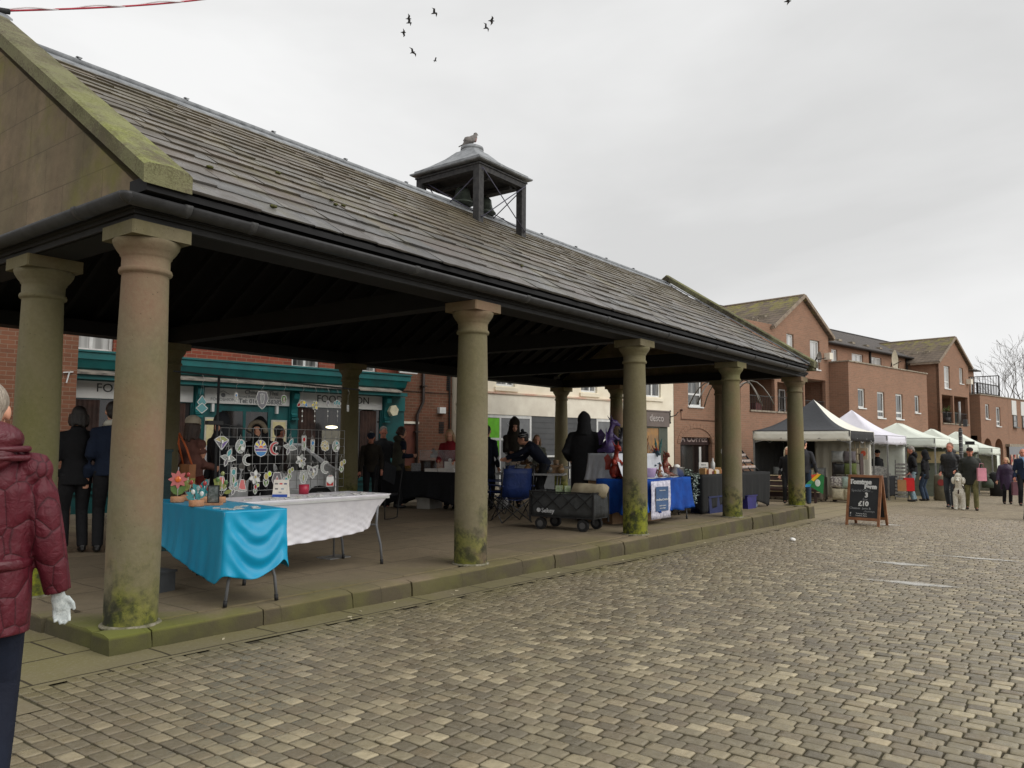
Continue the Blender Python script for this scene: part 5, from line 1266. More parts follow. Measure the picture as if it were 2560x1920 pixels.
# white poodle
dg = thing('poodle', 'fluffy white standard poodle with rounded topknot in brown harness', 'dog', GP(21.88, -2.27), math.radians(180)+PI/2)
b = MB()
b.tube([(0, -.16, .52), (0, .0, .50), (0, .22, .50), (0, .34, .52)], [.135, .15, .12, .11], 14)
b.ball((0, -.2, .50), .13, .12, .17, 14, 10); b.tube([(0, -.2, .58), (0, -.26, .72), (0, -.28, .80)], [.10, .085, .08], 12)
b.ball((0, -.30, .83), .075, .09, .075, 14, 10); b.tube([(0, -.33, .82), (0, -.42, .80), (0, -.47, .785)], [.05, .036, .028], 10)
for k in (-1, 1):
    b.tube([(k*.085, -.20, .48), (k*.09, -.20, .28), (k*.09, -.19, .05)], [.075, .065, .058], 12); b.ball((k*.09, -.215, .03), .05, .065, .03)
    b.tube([(k*.085, .32, .50), (k*.095, .26, .32), (k*.09, .38, .18), (k*.09, .35, .05)], [.095, .075, .052, .05], 12); b.ball((k*.09, .325, .03), .045, .06, .03)
b.tube([(0, .42, .58), (0, .50, .70), (0, .50, .82)], [.03, .028, .05], 10); b.ball((0, .49, .84), .06)
FUR = M('poodle_fur', srgb(232, 228, 216), srgb(196, 190, 174), sc=30, rough=.95, bs=90, bump=.9)
o = b.build('body', FUR, dg); remesh(o, .012, 1)
b = MB(); b.ball((0, -.27, .93), .085, .085, .075, 12, 8); b.ball((.0, -.25, .88), .10, .09, .06, 12, 8)
for k in (-1, 1): b.ball((k*.12, -.26, .79), .055, .065, .10, 10, 8)
o = b.build('topknot_and_ears', FUR, dg); remesh(o, .012, 1)
b = MB(); b.ball((0, -.495, .795), .018, .014, .014)
for k in (-1, 1): b.ball((k*.035, -.375, .848), .011, .008, .011)
b.build('nose_and_eyes', EYE, dg)
b = MB(); b.tube([(math.cos(a)*.115, -.23-.02*math.sin(a), .60+math.sin(a)*.09) for a in [PI*2*k/14 for k in range(15)]], .016, 6); b.tube([(0, -.32, .55), (0, -.325, .44)], .018, 6); b.build('harness', M('brown_harness', srgb(60, 38, 30)), dg)
b = MB(); b.tube([(21.95, -2.15, G(22)+.62), (21.9, -2.35, G(22)+.62), (21.72, -2.5, G(22)+.72)], .006, 6); o = b.build('dog_lead', BLACK); tag(o, 'thin black dog lead between poodle and man in flat cap', 'lead')
# ---------------------------------------------------------------- gazebos
STEEL = M('galvanised_steel', (.33, .33, .32), (.24, .24, .24), sc=12, rough=.4, metal=.6)
def canvas(n, c, c2=None, tr=.25):
    t = NT(n); w = t.noise(5, 4, .5, None, .8); nor = t.bump(w, .35, .04); c2 = c2 or tuple(x*.9 for x in c)
    m_ = t.fin(t.mix(t.ramp(t.noise(2, 3), .3, .7), c, c2), .75, nor)
    return m_
CW = canvas('white_canvas', srgb(236, 234, 222)); CV = canvas('cool_white_canvas', srgb(232, 230, 240)); CG = canvas('pale_green_canvas', srgb(226, 232, 220)); CK = canvas('dark_grey_canvas', srgb(66, 68, 72)); CB = canvas('black_canvas', srgb(34, 34, 34))
def gazebo(label, x0, y0, x1, y1, vb, vh, apex, cf, cs_, vf, vs, ridge=0, sides=None):
    """x0 is the side facing the photographer; vb height of valance bottom"""
    g = G(x0); t = thing('gazebo', label, 'gazebo', (x0, y0, g), 0, 'market gazebos on the square')
    X, Y = x1-x0, y1-y0; vt = vb+vh; ap = apex-g; vb -= g; vt -= g
    cxx, cyy = X/2, Y/2
    def side(a, b, top, mat, name='canopy_panel'):
        n = 10; gr = []
        for i in range(n+1):
            u_ = i/n; sag = .22*math.sin(PI*u_)*(1-u_*.3)*(ap-vt)*.9
            row = []
            for j in range(n+1):
                v_ = j/n; base = Vector(a)*(1-v_)+Vector(b)*v_; tp = Vector(top[0])*(1-v_)+Vector(top[1])*v_
                p = base*(1-u_)+tp*u_; p.z -= sag+.05*math.sin(PI*v_)*math.sin(PI*u_); row.append(tuple(p))
            gr.append(row)
        q = MB(); q.sheet(gr); o = q.build(name, mat, t)
        m_ = o.modifiers.new('thick', 'SOLIDIFY'); m_.thickness = .012; return o
    A, B, C_, D = (0, Y, vt), (0, 0, vt), (X, 0, vt), (X, Y, vt)
    t0, t1 = (cxx-ridge/2, cyy, ap), (cxx+ridge/2, cyy, ap)
    side(A, B, (t0, t0), cf); side(B, C_, (t0, t1), cs_); side(C_, D, (t1, t1), cf); side(D, A, (t1, t0), cs_)
    def val(a, b, mat):
        q = MB(); n = 16; gr = []
        d = (Vector(b)-Vector(a)); nn = Vector((d.y, -d.x, 0)).normalized()
        for k in range(4):
            gr.append([tuple(Vector(a)+d*j/n+nn*(-.012+.018*math.sin(j*1.9+k)*k/3)+Vector((0, 0, -vh*k/3-.02*math.sin(PI*j/n)))) for j in range(n+1)])
        q.sheet(list(reversed(gr))); o = q.build('valance', mat, t); m_ = o.modifiers.new('thick', 'SOLIDIFY'); m_.thickness = .006
    val(A, B, vf); val(B, C_, vs); val(C_, D, vf); val(D, A, vs)
    for (a, b) in ((.03, .03), (X-.03, .03), (.03, Y-.03), (X-.03, Y-.03)):
        q = MB(); q.box(a-.022, b-.022, G(x0+a)-g, a+.022, b+.022, vt-.02); q.box(a-.06, b-.06, G(x0+a)-g, a+.06, b+.06, G(x0+a)-g+.008); q.build('leg', STEEL, t)
    q = MB()
    for a, b in (((.03, .03), (X-.03, .03)), ((.03, Y-.03), (X-.03, Y-.03)), ((.03, .03), (.03, Y-.03)), ((X-.03, .03), (X-.03, Y-.03))):
        m1 = ((a[0]+b[0])/2, (a[1]+b[1])/2)
        for p, r in ((a, m1), (m1, b)): q.bar((*p, vt-.04), (*r, vb-.06), .018, .03); q.bar((*p, vb-.06), (*r, vt-.04), .018, .03)
    q.build('truss', STEEL, t)
    if sides:
        for (a, b, mat) in sides:
            q = MB(); n = 30; d = Vector((b[0]-a[0], b[1]-a[1], 0)); nn = Vector((-d.y, d.x, 0)).normalized()
            q.sheet([[tuple(Vector((*a, z))+d*j/n+nn*.02*math.sin(j*1.3)*(1 if z < 1 else .4)) for j in range(n+1)] for z in (.03, .7, 1.4, vb+.02)]); o = q.build('side_wall', mat, t); m_ = o.modifiers.new('thick', 'SOLIDIFY'); m_.thickness = .006
    return t
g1 = gazebo('dark grey and white peaked gazebo nearest the hall with black back sheet', 22.2, .62, 25.2, 3.62, 1.50, .31, 2.86, CK, CW, CW, CB, sides=[((.05, 2.97), (2.95, 2.97), CB), ((2.94, .1), (2.94, 1.9), CW), ((2.94, 1.9), (2.94, 2.95), CB)])
gazebo('plain bright white gazebo right behind the dark grey and white one', 25.9, .35, 28.9, 3.35, 1.42, .30, 2.66, CV, CV, CV, CV, sides=[((2.95, .05), (2.95, 2.95), CG)])
GL2 = canvas('greenish_clear_sheet', srgb(120, 126, 112))
gazebo('pale green gazebo in the middle of the row, behind the man in pale jeans', 29.3, -.54, 32.6, 2.46, 1.34, .33, 2.26, CG, CG, CG, CG, ridge=1.1, sides=[((.1, 2.95), (3.2, 2.95), GL2), ((3.2, .05), (3.2, 2.95), GL2)])
gazebo('smaller pale green gazebo partly hidden by the banded black post', 32.9, -1.15, 35.7, 1.85, 1.16, .30, 2.10, CG, CG, CG, CG, ridge=.8, sides=[((2.75, .05), (2.75, 2.95), GL2)])
gazebo('pale green gazebo with side wall at the far right end of the row', 35.9, -1.64, 38.8, 1.36, 1.04, .28, 2.04, CG, CG, CG, CG, ridge=.9, sides=[((2.85, .05), (2.85, 2.95), CG), ((1.9, .04), (2.8, .04), CG)])
# ---------------------------------------------------------------- helpers for goods
WOOD = M('pale_turned_wood', srgb(190, 140, 104), srgb(160, 112, 80), sc=14, rough=.6); BWOOD = M('varnished_pine', srgb(154, 106, 72), srgb(126, 82, 54), sc=7, rough=.5)
CARD = M('brown_card', srgb(150, 120, 90), srgb(128, 100, 74), rough=.8); PAPER = M('white_paper', srgb(232, 230, 224), srgb(214, 212, 208), rough=.7, bump=0)
BLKM = M('chalkboard_black', (.016, .017, .019), (.024, .025, .027), sc=4, rough=.6, bump=.05)
CHALK = M('chalk_white', srgb(226, 226, 222), rough=.9, bump=0); CHALKG = M('chalk_soft', srgb(150, 152, 152), rough=.9, bump=0)
def table(label, x, y, z, rz, L, Wt, h=.745, mat=None, legs=True, cat='table', group='trestle tables of the market', hid=False):
    t = thing('trestle_table', label, cat, (x, y, z), rz, group)
    q = MB(); q.box(0, 0, h-.04, L, Wt, h-.004); q.build('table_top', mat or M('grey_table_top', (.45, .45, .44)), t)
    for xx in (.12, L-.12):
        for yy in (.05, Wt-.05):
            q = MB(); s_ = -1 if xx < L/2 else 1
            q.tube([(xx, yy, h-.04), (xx-s_*.02, yy, .42), (xx+s_*.05, yy, .2), (xx+s_*.07, yy, .03)], .0135, 8); o = q.build('leg', M('grey_leg', (.16, .165, .175), rough=.4), t)
            q = MB(); q.tube([(xx+s_*.068, yy, .05), (xx+s_*.072, yy, 0)], .017, 8); q.build('foot', BLACK, o)
        q = MB(); q.tube([(xx, .05, .42), (xx, Wt-.05, .42)], .01, 6); q.build('crossbar', M('grey_leg', (.16, .165, .175)), t)
    return t
def rim(L, Wt, n, r=.03):
    """points round the table edge, anticlockwise, with outward normals"""
    P = []
    per = [((0, 0), (L, 0), (0, -1)), ((L, 0), (L, Wt), (1, 0)), ((L, Wt), (0, Wt), (0, 1)), ((0, Wt), (0, 0), (-1, 0))]
    for a, b, nn in per:
        k = max(2, int(n*math.hypot(b[0]-a[0], b[1]-a[1])))
        for i in range(k): u_ = i/k; P.append(((a[0]+(b[0]-a[0])*u_, a[1]+(b[1]-a[1])*u_), nn, u_))
    return P
def drape(name, label, x, y, z, rz, L, Wt, h, drop, mat, flare=.12, fold=.03, n=28, seed=1, cat='tablecloth', group=None, corner=.0):
    """cloth over a table: drop(px,py,normal,u)->height of the hem above floor"""
    rs = random.Random(seed); R = rim(L, Wt, n); rows = []
    m_ = len(R); K = 12
    for k in range(K+1):
        row = []
        for i, ((a, b), nn, u_) in enumerate(R):
            nx, ny = nn
            # soften normals at corners
            pn = R[i-1][1]; 
            if u_ < .02: nx, ny = (nn[0]+pn[0])*.7, (nn[1]+pn[1])*.7
            hem = drop(a, b, nn, u_); v = k/K; zz = h+.004-(h-hem)*v
            w = fold*v*(math.sin(i*.55+seed)+.6*math.sin(i*1.27+2*seed)+.4*_nz.noise(Vector((i*.3, v*2, seed))))
            off = .008+flare*v*v*.6+w; c_ = corner*v*(1-v)*3*max(0, 1-min(u_, 1-u_)*6)
            row.append((a+nx*(off-c_*.2), b+ny*(off-c_*.2), zz))
        rows.append(row)
    q = MB(); q.rings(rows, cap0=False, cap1=False)
    nx_, ny_ = 10, 5; q.sheet([[(L*i/nx_ if 0 < i < nx_ else (-.006 if i == 0 else L+.006), Wt*j/ny_ if 0 < j < ny_ else (-.006 if j == 0 else Wt+.006), h+.005) for i in range(nx_+1)] for j in range(ny_+1)])
    q.f = [tuple(reversed(f)) if i < m_*K else f for i, f in enumerate(q.f)]
    o = q.build(name, mat, None, (x, y, z), rz); m2 = o.modifiers.new('thick', 'SOLIDIFY'); m2.thickness = .003; m2.offset = -1
    tag(o, label, cat, group); return o
# ---------------------------------------------------------------- glass stall: blue satin table
BA = Vector((.69, -.05, 0)); bz = math.radians(-10)
table('small folding table under the turquoise satin cloth', BA.x, BA.y, 0, bz, .53, 1.75)
t = NT('turquoise_satin'); P = t.tc()
SATIN = t.fin(t.mix(t.ramp(t.noise(2.5, 3, .5), .3, .7), (.0, .31, .52), (.0, .24, .43)), .36, t.bump(t.noise(16, 3, .5, P, .5), .12, .01), 0, **{'Specular IOR Level': .4})
def bdrop(a, b, nn, u_):
    if nn == (0, -1): return .19+.13*u_**2+.07*(1-math.sin(PI*u_))      # swag end
    if nn == (-1, 0): return .20+.30*(1-u_)**1.4*1.0-.02
    if nn == (1, 0): return .26+.16*u_
    return .4
cl = drape('tablecloth', 'turquoise satin cloth with deep swags over the nearest table', BA.x, BA.y, 0, bz, .53, 1.75, .745, bdrop, SATIN, flare=.05, fold=.006, seed=3, group=None)
# hanging swag folds on the end of the cloth
me = cl.data
for v in me.vertices:
    x_, y_, z_ = v.co
    if y_ < .03 and z_ < .745:
        u_ = max(0, min(1, x_/.53)); d_ = (.745-z_)
        sw = d_+.34*math.sin(PI*min(u_*1.05, 1))**1.0*-1*(1) + .30*(u_-.25)
        v.co.y -= (.028*math.sin((d_-.30*math.sin(PI*u_)**.8-.05*u_)*34)*min(1, d_/.12)*(.25+.75*math.sin(PI*max(0, min(1, u_)))) + .03*d_)
        if d_ > .2: v.co.y -= .02*math.sin(PI*u_)
sb = cl.modifiers.new('smooth', 'SUBSURF'); sb.levels = 2; sb.render_levels = 2
cl.modifiers.move(1, 0)
# white stretch cloth table
table('folding table with curved grey legs under the white stretch cloth', 1.36, .66, 0, 0, 1.8, .72)
WHC = cloth('white_stretch_cloth', srgb(222, 220, 224), srgb(206, 204, 210), rough=.55, wr=.25, ws=4, spec=.4)
def wdrop(a, b, nn, u_):
    if nn == (0, -1): return .30+.10*u_**3
    if nn == (1, 0): return .40
    return .32
wc = drape('tablecloth', 'white stretch cloth pulled tight round the glass stall table', 1.36, .66, 0, 0, 1.8, .72, .745, wdrop, WHC, flare=0, fold=.0, seed=5)
for v in wc.data.vertices:
    x_, y_, z_ = v.co; d_ = max(0, (.745-z_)/.45)
    if z_ < .74:
        pin = .22*math.sin(PI*min(1, d_)*.62)*1.0
        if x_ > 1.5: v.co.x -= pin*max(0, (x_-1.5)/.3)*.85
        v.co.y += (.10*math.sin(PI*min(1, d_)*.6))*(1 if y_ < .36 else -1)
        if y_ < .3: v.co.y += .010*math.sin((x_*.8+z_*2.6)*34)*d_**1.5+.006*math.sin((x_-z_*.8)*40)*max(0, (x_-1.1))*d_
    elif x_ > 1.79: v.co.x += .03; 
sb = wc.modifiers.new('smooth', 'SUBSURF'); sb.levels = 1; sb.render_levels = 2; wc.modifiers.move(1, 0)
# glass materials
def glass(n, c, a=.75):
    t = NT('glass_'+n); t.b.inputs['Transmission Weight'].default_value = .0; t.b.inputs['Alpha'].default_value = a
    return t.fin(c, .08, None, 0, **{'Specular IOR Level': .9})
GC = {'clear': glass('clear', (.52, .55, .52), .32), 'green': glass('green', (.12, .22, .06), .8), 'olive': glass('olive', (.30, .32, .10), .75), 'red': glass('red', (.42, .03, .03), .88), 'blue': glass('blue', (.05, .22, .5), .85), 'yellow': glass('yellow', (.85, .66, .03), .9), 'orange': glass('orange', (.8, .17, .03), .9), 'pink': glass('pink', (.62, .18, .18), .8), 'amber': glass('amber', (.5, .4, .16), .75), 'teal': glass('teal', (.08, .32, .34), .75), 'purple': glass('purple', (.14, .08, .26), .85), 'lime': glass('lime', (.5, .65, .03), .9), 'smoke': glass('smoke', (.16, .15, .17), .75), 'white': glass('white', (.75, .75, .72), .8)}
LEADC = M('solder_line', (.62, .62, .60), (.42, .42, .40), sc=40, rough=.35, metal=.2)
GK = list(GC)
def poly_shape(kind, s, rs):
    """list of (polygon, colour) pieces in a unit plane"""
    C = lambda n, r, cx=0, cz=0, a0=0, k=1.0: [(cx+r*math.cos(a0+2*PI*i/n), cz+r*k*math.sin(a0+2*PI*i/n)) for i in range(n)]
    leaf = lambda ax, az, ang, L, w: [(ax, az)]+[(ax+math.cos(ang)*L*q-math.sin(ang)*w*math.sin(PI*q), az+math.sin(ang)*L*q+math.cos(ang)*w*math.sin(PI*q)) for q in (.25, .5, .75)]+[(ax+math.cos(ang)*L, az+math.sin(ang)*L)]+[(ax+math.cos(ang)*L*q+math.sin(ang)*w*math.sin(PI*q), az+math.sin(ang)*L*q-math.cos(ang)*w*math.sin(PI*q)) for q in (.75, .5, .25)]
    if kind == 'kite': return [([(-1, .25), (0, -.1), (-.3, .7)], 'amber'), ([(0, -.1), (1, .25), (.3, .7), (-.3, .7)], 'olive'), ([(-1, .25), (0, -1), (0, -.1)], 'smoke'), ([(0, -.1), (0, -1), (1, .25)], 'purple')]
    if kind == 'oval': return [(C(14, .8, 0, 0, 0, 1.25), 'clear'), (leaf(-.5, -.8, 1.0, 1.2, .25), 'green'), (C(8, .35, .1, .55), 'teal'), (C(8, .3, .3, -.3), 'white')]
    if kind == 'sun':
        r = [([(0, -.05)]+[(.95*math.cos(a), .95*math.sin(a)*1.05) for a in (PI*k/7, PI*(k+.5)/7, PI*(k+1)/7)], 'yellow' if k % 2 else 'purple') for k in range(7)]
        r.append((C(16, .36, 0, 0), 'orange')); r.append(([(-.95, -.05), (.95, -.05), (.9, -.45), (-.9, -.45)], 'purple')); r.append(([(-.9, -.45), (.9, -.45), (.6, -.9), (0, -1.15), (-.6, -.9)], 'blue')); return r
    if kind == 'moon': return [([(math.cos(a), math.sin(a)) for a in [PI*.35+PI*1.35*k/10 for k in range(11)]]+[(.25+.72*math.cos(a), .72*math.sin(a)) for a in [PI*1.6-PI*1.2*k/8 for k in range(9)]], 'red' if rs.random() < .4 else 'clear')]
    if kind == 'tulip': return [(leaf(0, -1, 1.2, 1.0, .18), 'green'), (leaf(0, -1, 1.95, 1.0, .18), 'green'), (C(10, .32, 0, .3, 0, 1.3), rs.choice(['olive', 'red', 'amber'])), (C(10, .28, .45, .6, 0, 1.2), rs.choice(['lime', 'olive', 'green']))]
    if kind == 'flower': return [(leaf(0, .1, 2*PI*k/6+.3, .95, .26), rs.choice(['smoke', 'clear', 'white'])) for k in range(6)]+[(C(10, .22, 0, .1), 'amber'), (leaf(0, -.1, -1.3, 1, .12), 'green')]
    if kind == 'bird': return [(leaf(-.9, .2, -.2, 1.9, .34), 'clear'), (leaf(-.1, .1, 1.1, 1.0, .25), 'teal'), (leaf(-.1, 0, -1.9, .9, .2), 'smoke')]
    if kind == 'wreath': return [(C(8, .45, .68*math.cos(a), .68*math.sin(a)), 'amber') for a in [2*PI*k/8 for k in range(8)]]
    if kind == 'owl': return [([(-.9, .8), (0, .5), (.9, .8), (.75, -.3), (0, -1), (-.75, -.3)], 'clear'), (C(10, .28, -.3, .2), 'smoke'), (C(10, .28, .3, .2), 'smoke'), (leaf(0, -.7, PI/2, .7, .15), 'amber')]
    if kind == 'strip': return [([(-.35, 1), (.35, 1), (.3, -1), (-.3, -1)], 'clear'), (C(8, .28, 0, .5, 0, 1.3), rs.choice(['red', 'blue', 'teal'])), (leaf(0, -.9, PI/2, 1.1, .16), 'green')]
    if kind == 'bell': return [([(-.3, .9), (.3, .9), (.75, -.7), (-.75, -.7)], 'pink'), ([(-.85, -.7), (.85, -.7), (.6, -1), (-.6, -1)], 'clear')]
    if kind == 'van': return [([(-.8, -.9), (.8, -.9), (.85, 0), (-.85, 0)], 'red'), ([(-.85, 0), (0, -.55), (.85, 0), (.7, .8), (-.7, .8)], 'white'), ([(-.5, .8), (.5, .8), (.4, 1), (-.4, 1)], 'red')]
    if kind == 'cloud': return [(C(9, .45, -.5, -.05), 'teal'), (C(9, .55, 0, .1), 'teal'), (C(9, .42, .5, -.05), 'teal')]
    if kind == 'diamond': return [([(0, 1), (.6, .2), (0, -.4), (-.6, .2)], 'teal'), ([(0, .1), (.75, -.5), (0, -1.1), (-.75, -.5)], 'teal')]
    if kind == 'rainbow':
        r = []
        for q, c in enumerate(('red', 'amber', 'yellow', 'blue')):
            a0, a1 = PI-PI*q/4, PI-PI*(q+1)/4; r.append(([(math.cos(a), math.sin(a)) for a in (a0, (a0+a1)/2, a1)]+[(.5*math.cos(a), .5*math.sin(a)) for a in (a1, a0)], c))
        return r
    if kind == 'yflower': return [(leaf(0, 0, 2*PI*k/6, 1, .36), 'yellow' if k % 2 else 'olive') for k in range(6)]+[(C(10, .3), 'amber')]
    if kind == 'heart': return [([(0, -1), (.45, -.2), (.5, .4), (.25, .7), (0, .45), (-.25, .7), (-.5, .4), (-.45, -.2)], 'smoke')]
    if kind == 'web': return [([(-.6, 1), (.6, 1), (.9, .2), (.5, -.8), (0, -1.2), (-.5, -.8), (-.9, .2)], 'smoke'), ([(-.3, .7), (.3, .7), (.2, -.5), (-.2, -.5)], 'clear')]
    return [([(-.5, 1), (.5, 1), (.8, 0), (.3, -1), (-.3, -1), (-.8, 0)], rs.choice(['clear', 'green', 'smoke'])), (leaf(0, -.8, PI/2, 1.4, .2), rs.choice(['olive', 'red', 'green']))]
KN = {'kite': 'kite shaped amber and purple', 'oval': 'oval green and teal', 'sun': 'round rising sun', 'moon': 'crescent', 'tulip': 'tulip spray', 'flower': 'grey petalled flower', 'bird': 'swooping bird', 'wreath': 'amber ring wreath', 'owl': 'owl', 'strip': 'narrow upright', 'bell': 'pinkish bell', 'van': 'red and white camper van', 'cloud': 'pale blue cloud', 'diamond': 'double teal diamond', 'rainbow': 'rainbow arch', 'yflower': 'yellow six petalled flower', 'heart': 'small dark heart', 'web': 'grey shaggy dreamcatcher', 'lead': 'leaf patterned'}
def ornament(kind, x, y, z, s, seed, where, string=.12, tagged=False, hook=False, group='stained glass ornaments on the wire grid'):
    rs = random.Random(seed); ps = poly_shape(kind, s, rs)
    t = thing('glass_ornament', (KN.get(kind, 'leaf patterned')+' stained glass ornament '+where), 'ornament', (x, y, z), 0, group)
    cols = sorted(set(c for _, c in ps)); q = MB()
    for i, (p, c) in enumerate(ps):
        q.cur = cols.index(c); q.prism([(a*s, b*s) for a, b in p], -.0015-.0022*i, .0015-.0022*i, 'y')
    q.build('glass', [GC[c] for c in cols], t)
    q = MB()
    for i, (p, c) in enumerate(ps):
        pts = [(a*s, -.0022*i, b*s) for a, b in p]; pts.append(pts[0])
        for k in range(len(pts)-1): q.bar(pts[k], pts[k+1], .0055, .007)
    q.build('lead_line', LEADC, t)
    tp = max(b for p, _ in ps for _, b in p)*s; q = MB()
    w = .3*s
    q.tube([(-w, 0, tp-.01), (0, 0, tp+string), (w, 0, tp-.01)], .0018, 4)
    if hook: q.tube([(.0, 0, tp+string), (.018, 0, tp+string+.02), (.012, 0, tp+string+.05), (-.005, 0, tp+string+.075)], .0022, 4)
    q.build('string', LEADC, t)
    if tagged: q = MB(); q.box(-.008, -.022, -.015, .008, -.019, .018); q.build('price_tag', PAPER, t)
    return t
# wire grid panel
gp_ = thing('wire_grid_panel', 'chrome wire grid display panel standing behind the white cloth table', 'display grid', (0, 1.46, 0))
q = MB(); GX0, GX1, GZ0, GZ1 = 1.60, 3.20, .80, 1.44
nx_ = 17
for k in range(nx_+1): q.tube([(GX0+(GX1-GX0)*k/nx_, 0, GZ0), (GX0+(GX1-GX0)*k/nx_, 0, GZ1)], .0028, 5)
for k in range(8): q.tube([(GX0, 0, GZ0+(GZ1-GZ0)*k/7), (GX1, 0, GZ0+(GZ1-GZ0)*k/7)], .0028, 5)
q.build('wire_mesh', STEEL, gp_)
for x in (1.74, 3.10): q = MB(); q.tube([(x, .02, 0), (x, .02, 1.25)], .011, 8); q.box(x-.15, -.1, 0, x+.15, .14, .012); q.build('stand', STEEL, gp_)
def g2(zx, zy, Y):  # zoom position on the photograph to a point on the plane y=Y of the stall
    X, Z = 380+zx*.2712, 820+zy*.2712
    d = _f+_R*((X-1280)/1976.05)-_U*((Z-960)/1976.05); k = (Y-CAM.y)/d.y; p = CAM+d*k; return p.x, p.z
orn = [('kite', 640, 1050, .062, 1), ('oval', 815, 1090, .055, 0), ('sun', 995, 1105, .062, 1), ('moon', 1135, 1110, .055, 1), ('bird', 1270, 1100, .075, 1), ('strip', 1400, 1060, .06, 1), ('strip', 1480, 1090, .055, 0), ('wreath', 1590, 1085, .042, 1), ('oval', 1695, 1090, .05, 0), ('bird', 700, 1200, .075, 1), ('moon', 880, 1215, .045, 0), ('flower', 1370, 1230, .06, 0), ('owl', 1480, 1320, .065, 1), ('moon', 1600, 1285, .055, 0), ('tulip', 1745, 1270, .06, 1), ('bell', 640, 1430, .055, 0), ('strip', 750, 1370, .07, 0), ('bell', 830, 1450, .05, 1), ('flower', 945, 1380, .062, 0), ('tulip', 1050, 1390, .066, 0), ('lead', 1150, 1400, .06, 1), ('tulip', 1265, 1340, .055, 0), ('lead', 1395, 1375, .055, 1), ('van', 1640, 1410, .05, 0), ('bird', 760, 1480, .06, 0), ('oval', 1230, 1420, .045, 0), ('tulip', 950, 1480, .045, 0)]
wh = {0: 'near the top left corner', 1: 'in the upper row'}
for i, (k, zx, zy, s_, tg) in enumerate(orn):
    tg = tg and i % 3 == 0; X_, Z_ = g2(zx, zy, 1.435); row = 'top' if zy < 1150 else ('middle' if zy < 1340 else 'bottom')
    colm = 'left end' if zx < 780 else ('left half' if zx < 1060 else ('centre' if zx < 1330 else ('right half' if zx < 1560 else 'right end')))
    ornament(k, X_, 1.435, Z_, s_*1.28, i+10, 'in %s row, %s of wire grid' % (row, colm), .05, tg)
# black hanging bar with hooks
hb = thing('hanging_rail', 'black display rail with S-hooks on a clamp stand above the wire grid', 'display rail', (0, 1.62, 0))
bx0, bz0 = g2(200, 398, 1.62); bx1, bz1 = g2(1915, 570, 1.62); px_, pz_ = g2(618, 450, 1.62)
q = MB(); q.tube([(bx0, 0, bz0), (bx1, 0, bz1)], .009, 8); q.build('rail', BLACK, hb)
q = MB(); q.tube([(px_, 0, bz0-.01), (px_, 0, 0)], .013, 8); q.box(px_-.14, -.12, 0, px_+.14, .12, .015); q.build('post', BLACK, hb)
q = MB(); q.box(px_-.12, -.03, 1.47, px_+.05, .03, 1.51); q.tube([(px_, -.02, 1.49), (px_+.3, -.02, 1.44), (px_+.52, -.02, 1.33)], .009, 6); q.build('clamp', BLACK, hb)
railz = lambda x: bz0+(bz1-bz0)*(x-bx0)/(bx1-bx0)
hk = [('diamond', 460, 700, .085), ('strip', 775, 640, .045), ('web', 1015, 660, .085), ('lead', 1215, 660, .045), ('rainbow', 1385, 725, .07), ('yflower', 1500, 712, .055), ('heart', 1620, 690, .04), ('cloud', 1705, 692, .055), ('strip', 1805, 740, .035)]
q = MB()
for i, (k, zx, zy, s_) in enumerate(hk):
    X_, Z_ = g2(zx, zy, 1.60); top_ = railz(X_)
    st_ = max(.02, top_-Z_-s_-.085)
    ornament(k, X_, 1.60, Z_, s_, 60+i, 'on black rail, %s' % ('left of post' if zx < 600 else 'above %s of grid' % ('left part' if zx < 1100 else ('middle' if zx < 1450 else 'right part'))), st_, False, True, 'ornaments hung from the black rail')
for k in range(9):
    X_, Z_ = g2(1400+k*52, 640, 1.6); X_ = X_; zt = railz(X_)
    q.tube([(X_-.01, 0, zt+.012), (X_+.012, 0, zt+.0), (X_+.012, 0, zt-.04), (X_-.008, 0, zt-.06), (X_-.012, 0, zt-.035)], .0025, 4)
q.build('hook', BLACK, hb)
for i, (zx, zy, n_) in enumerate(((1385, 800, 3), (1500, 800, 3), (1620, 800, 2), (1710, 800, 2))):
    X_, Z_ = g2(zx, zy, 1.6); q = MB(); q.tube([(X_, 0, Z_+.07), (X_, 0, Z_-.09)], .0012, 4)
    for j in range(n_): q.ball((X_, 0, Z_+.04-j*.055), .009, .006, .013, 6, 5)
    o = q.build('drop_beads', GC['white'], None, (0, 1.60, 0)); tag(o, 'string of glass drops hanging below the %s ornament' % ('rainbow', 'yellow flower', 'dark heart', 'blue cloud')[i], 'ornament')
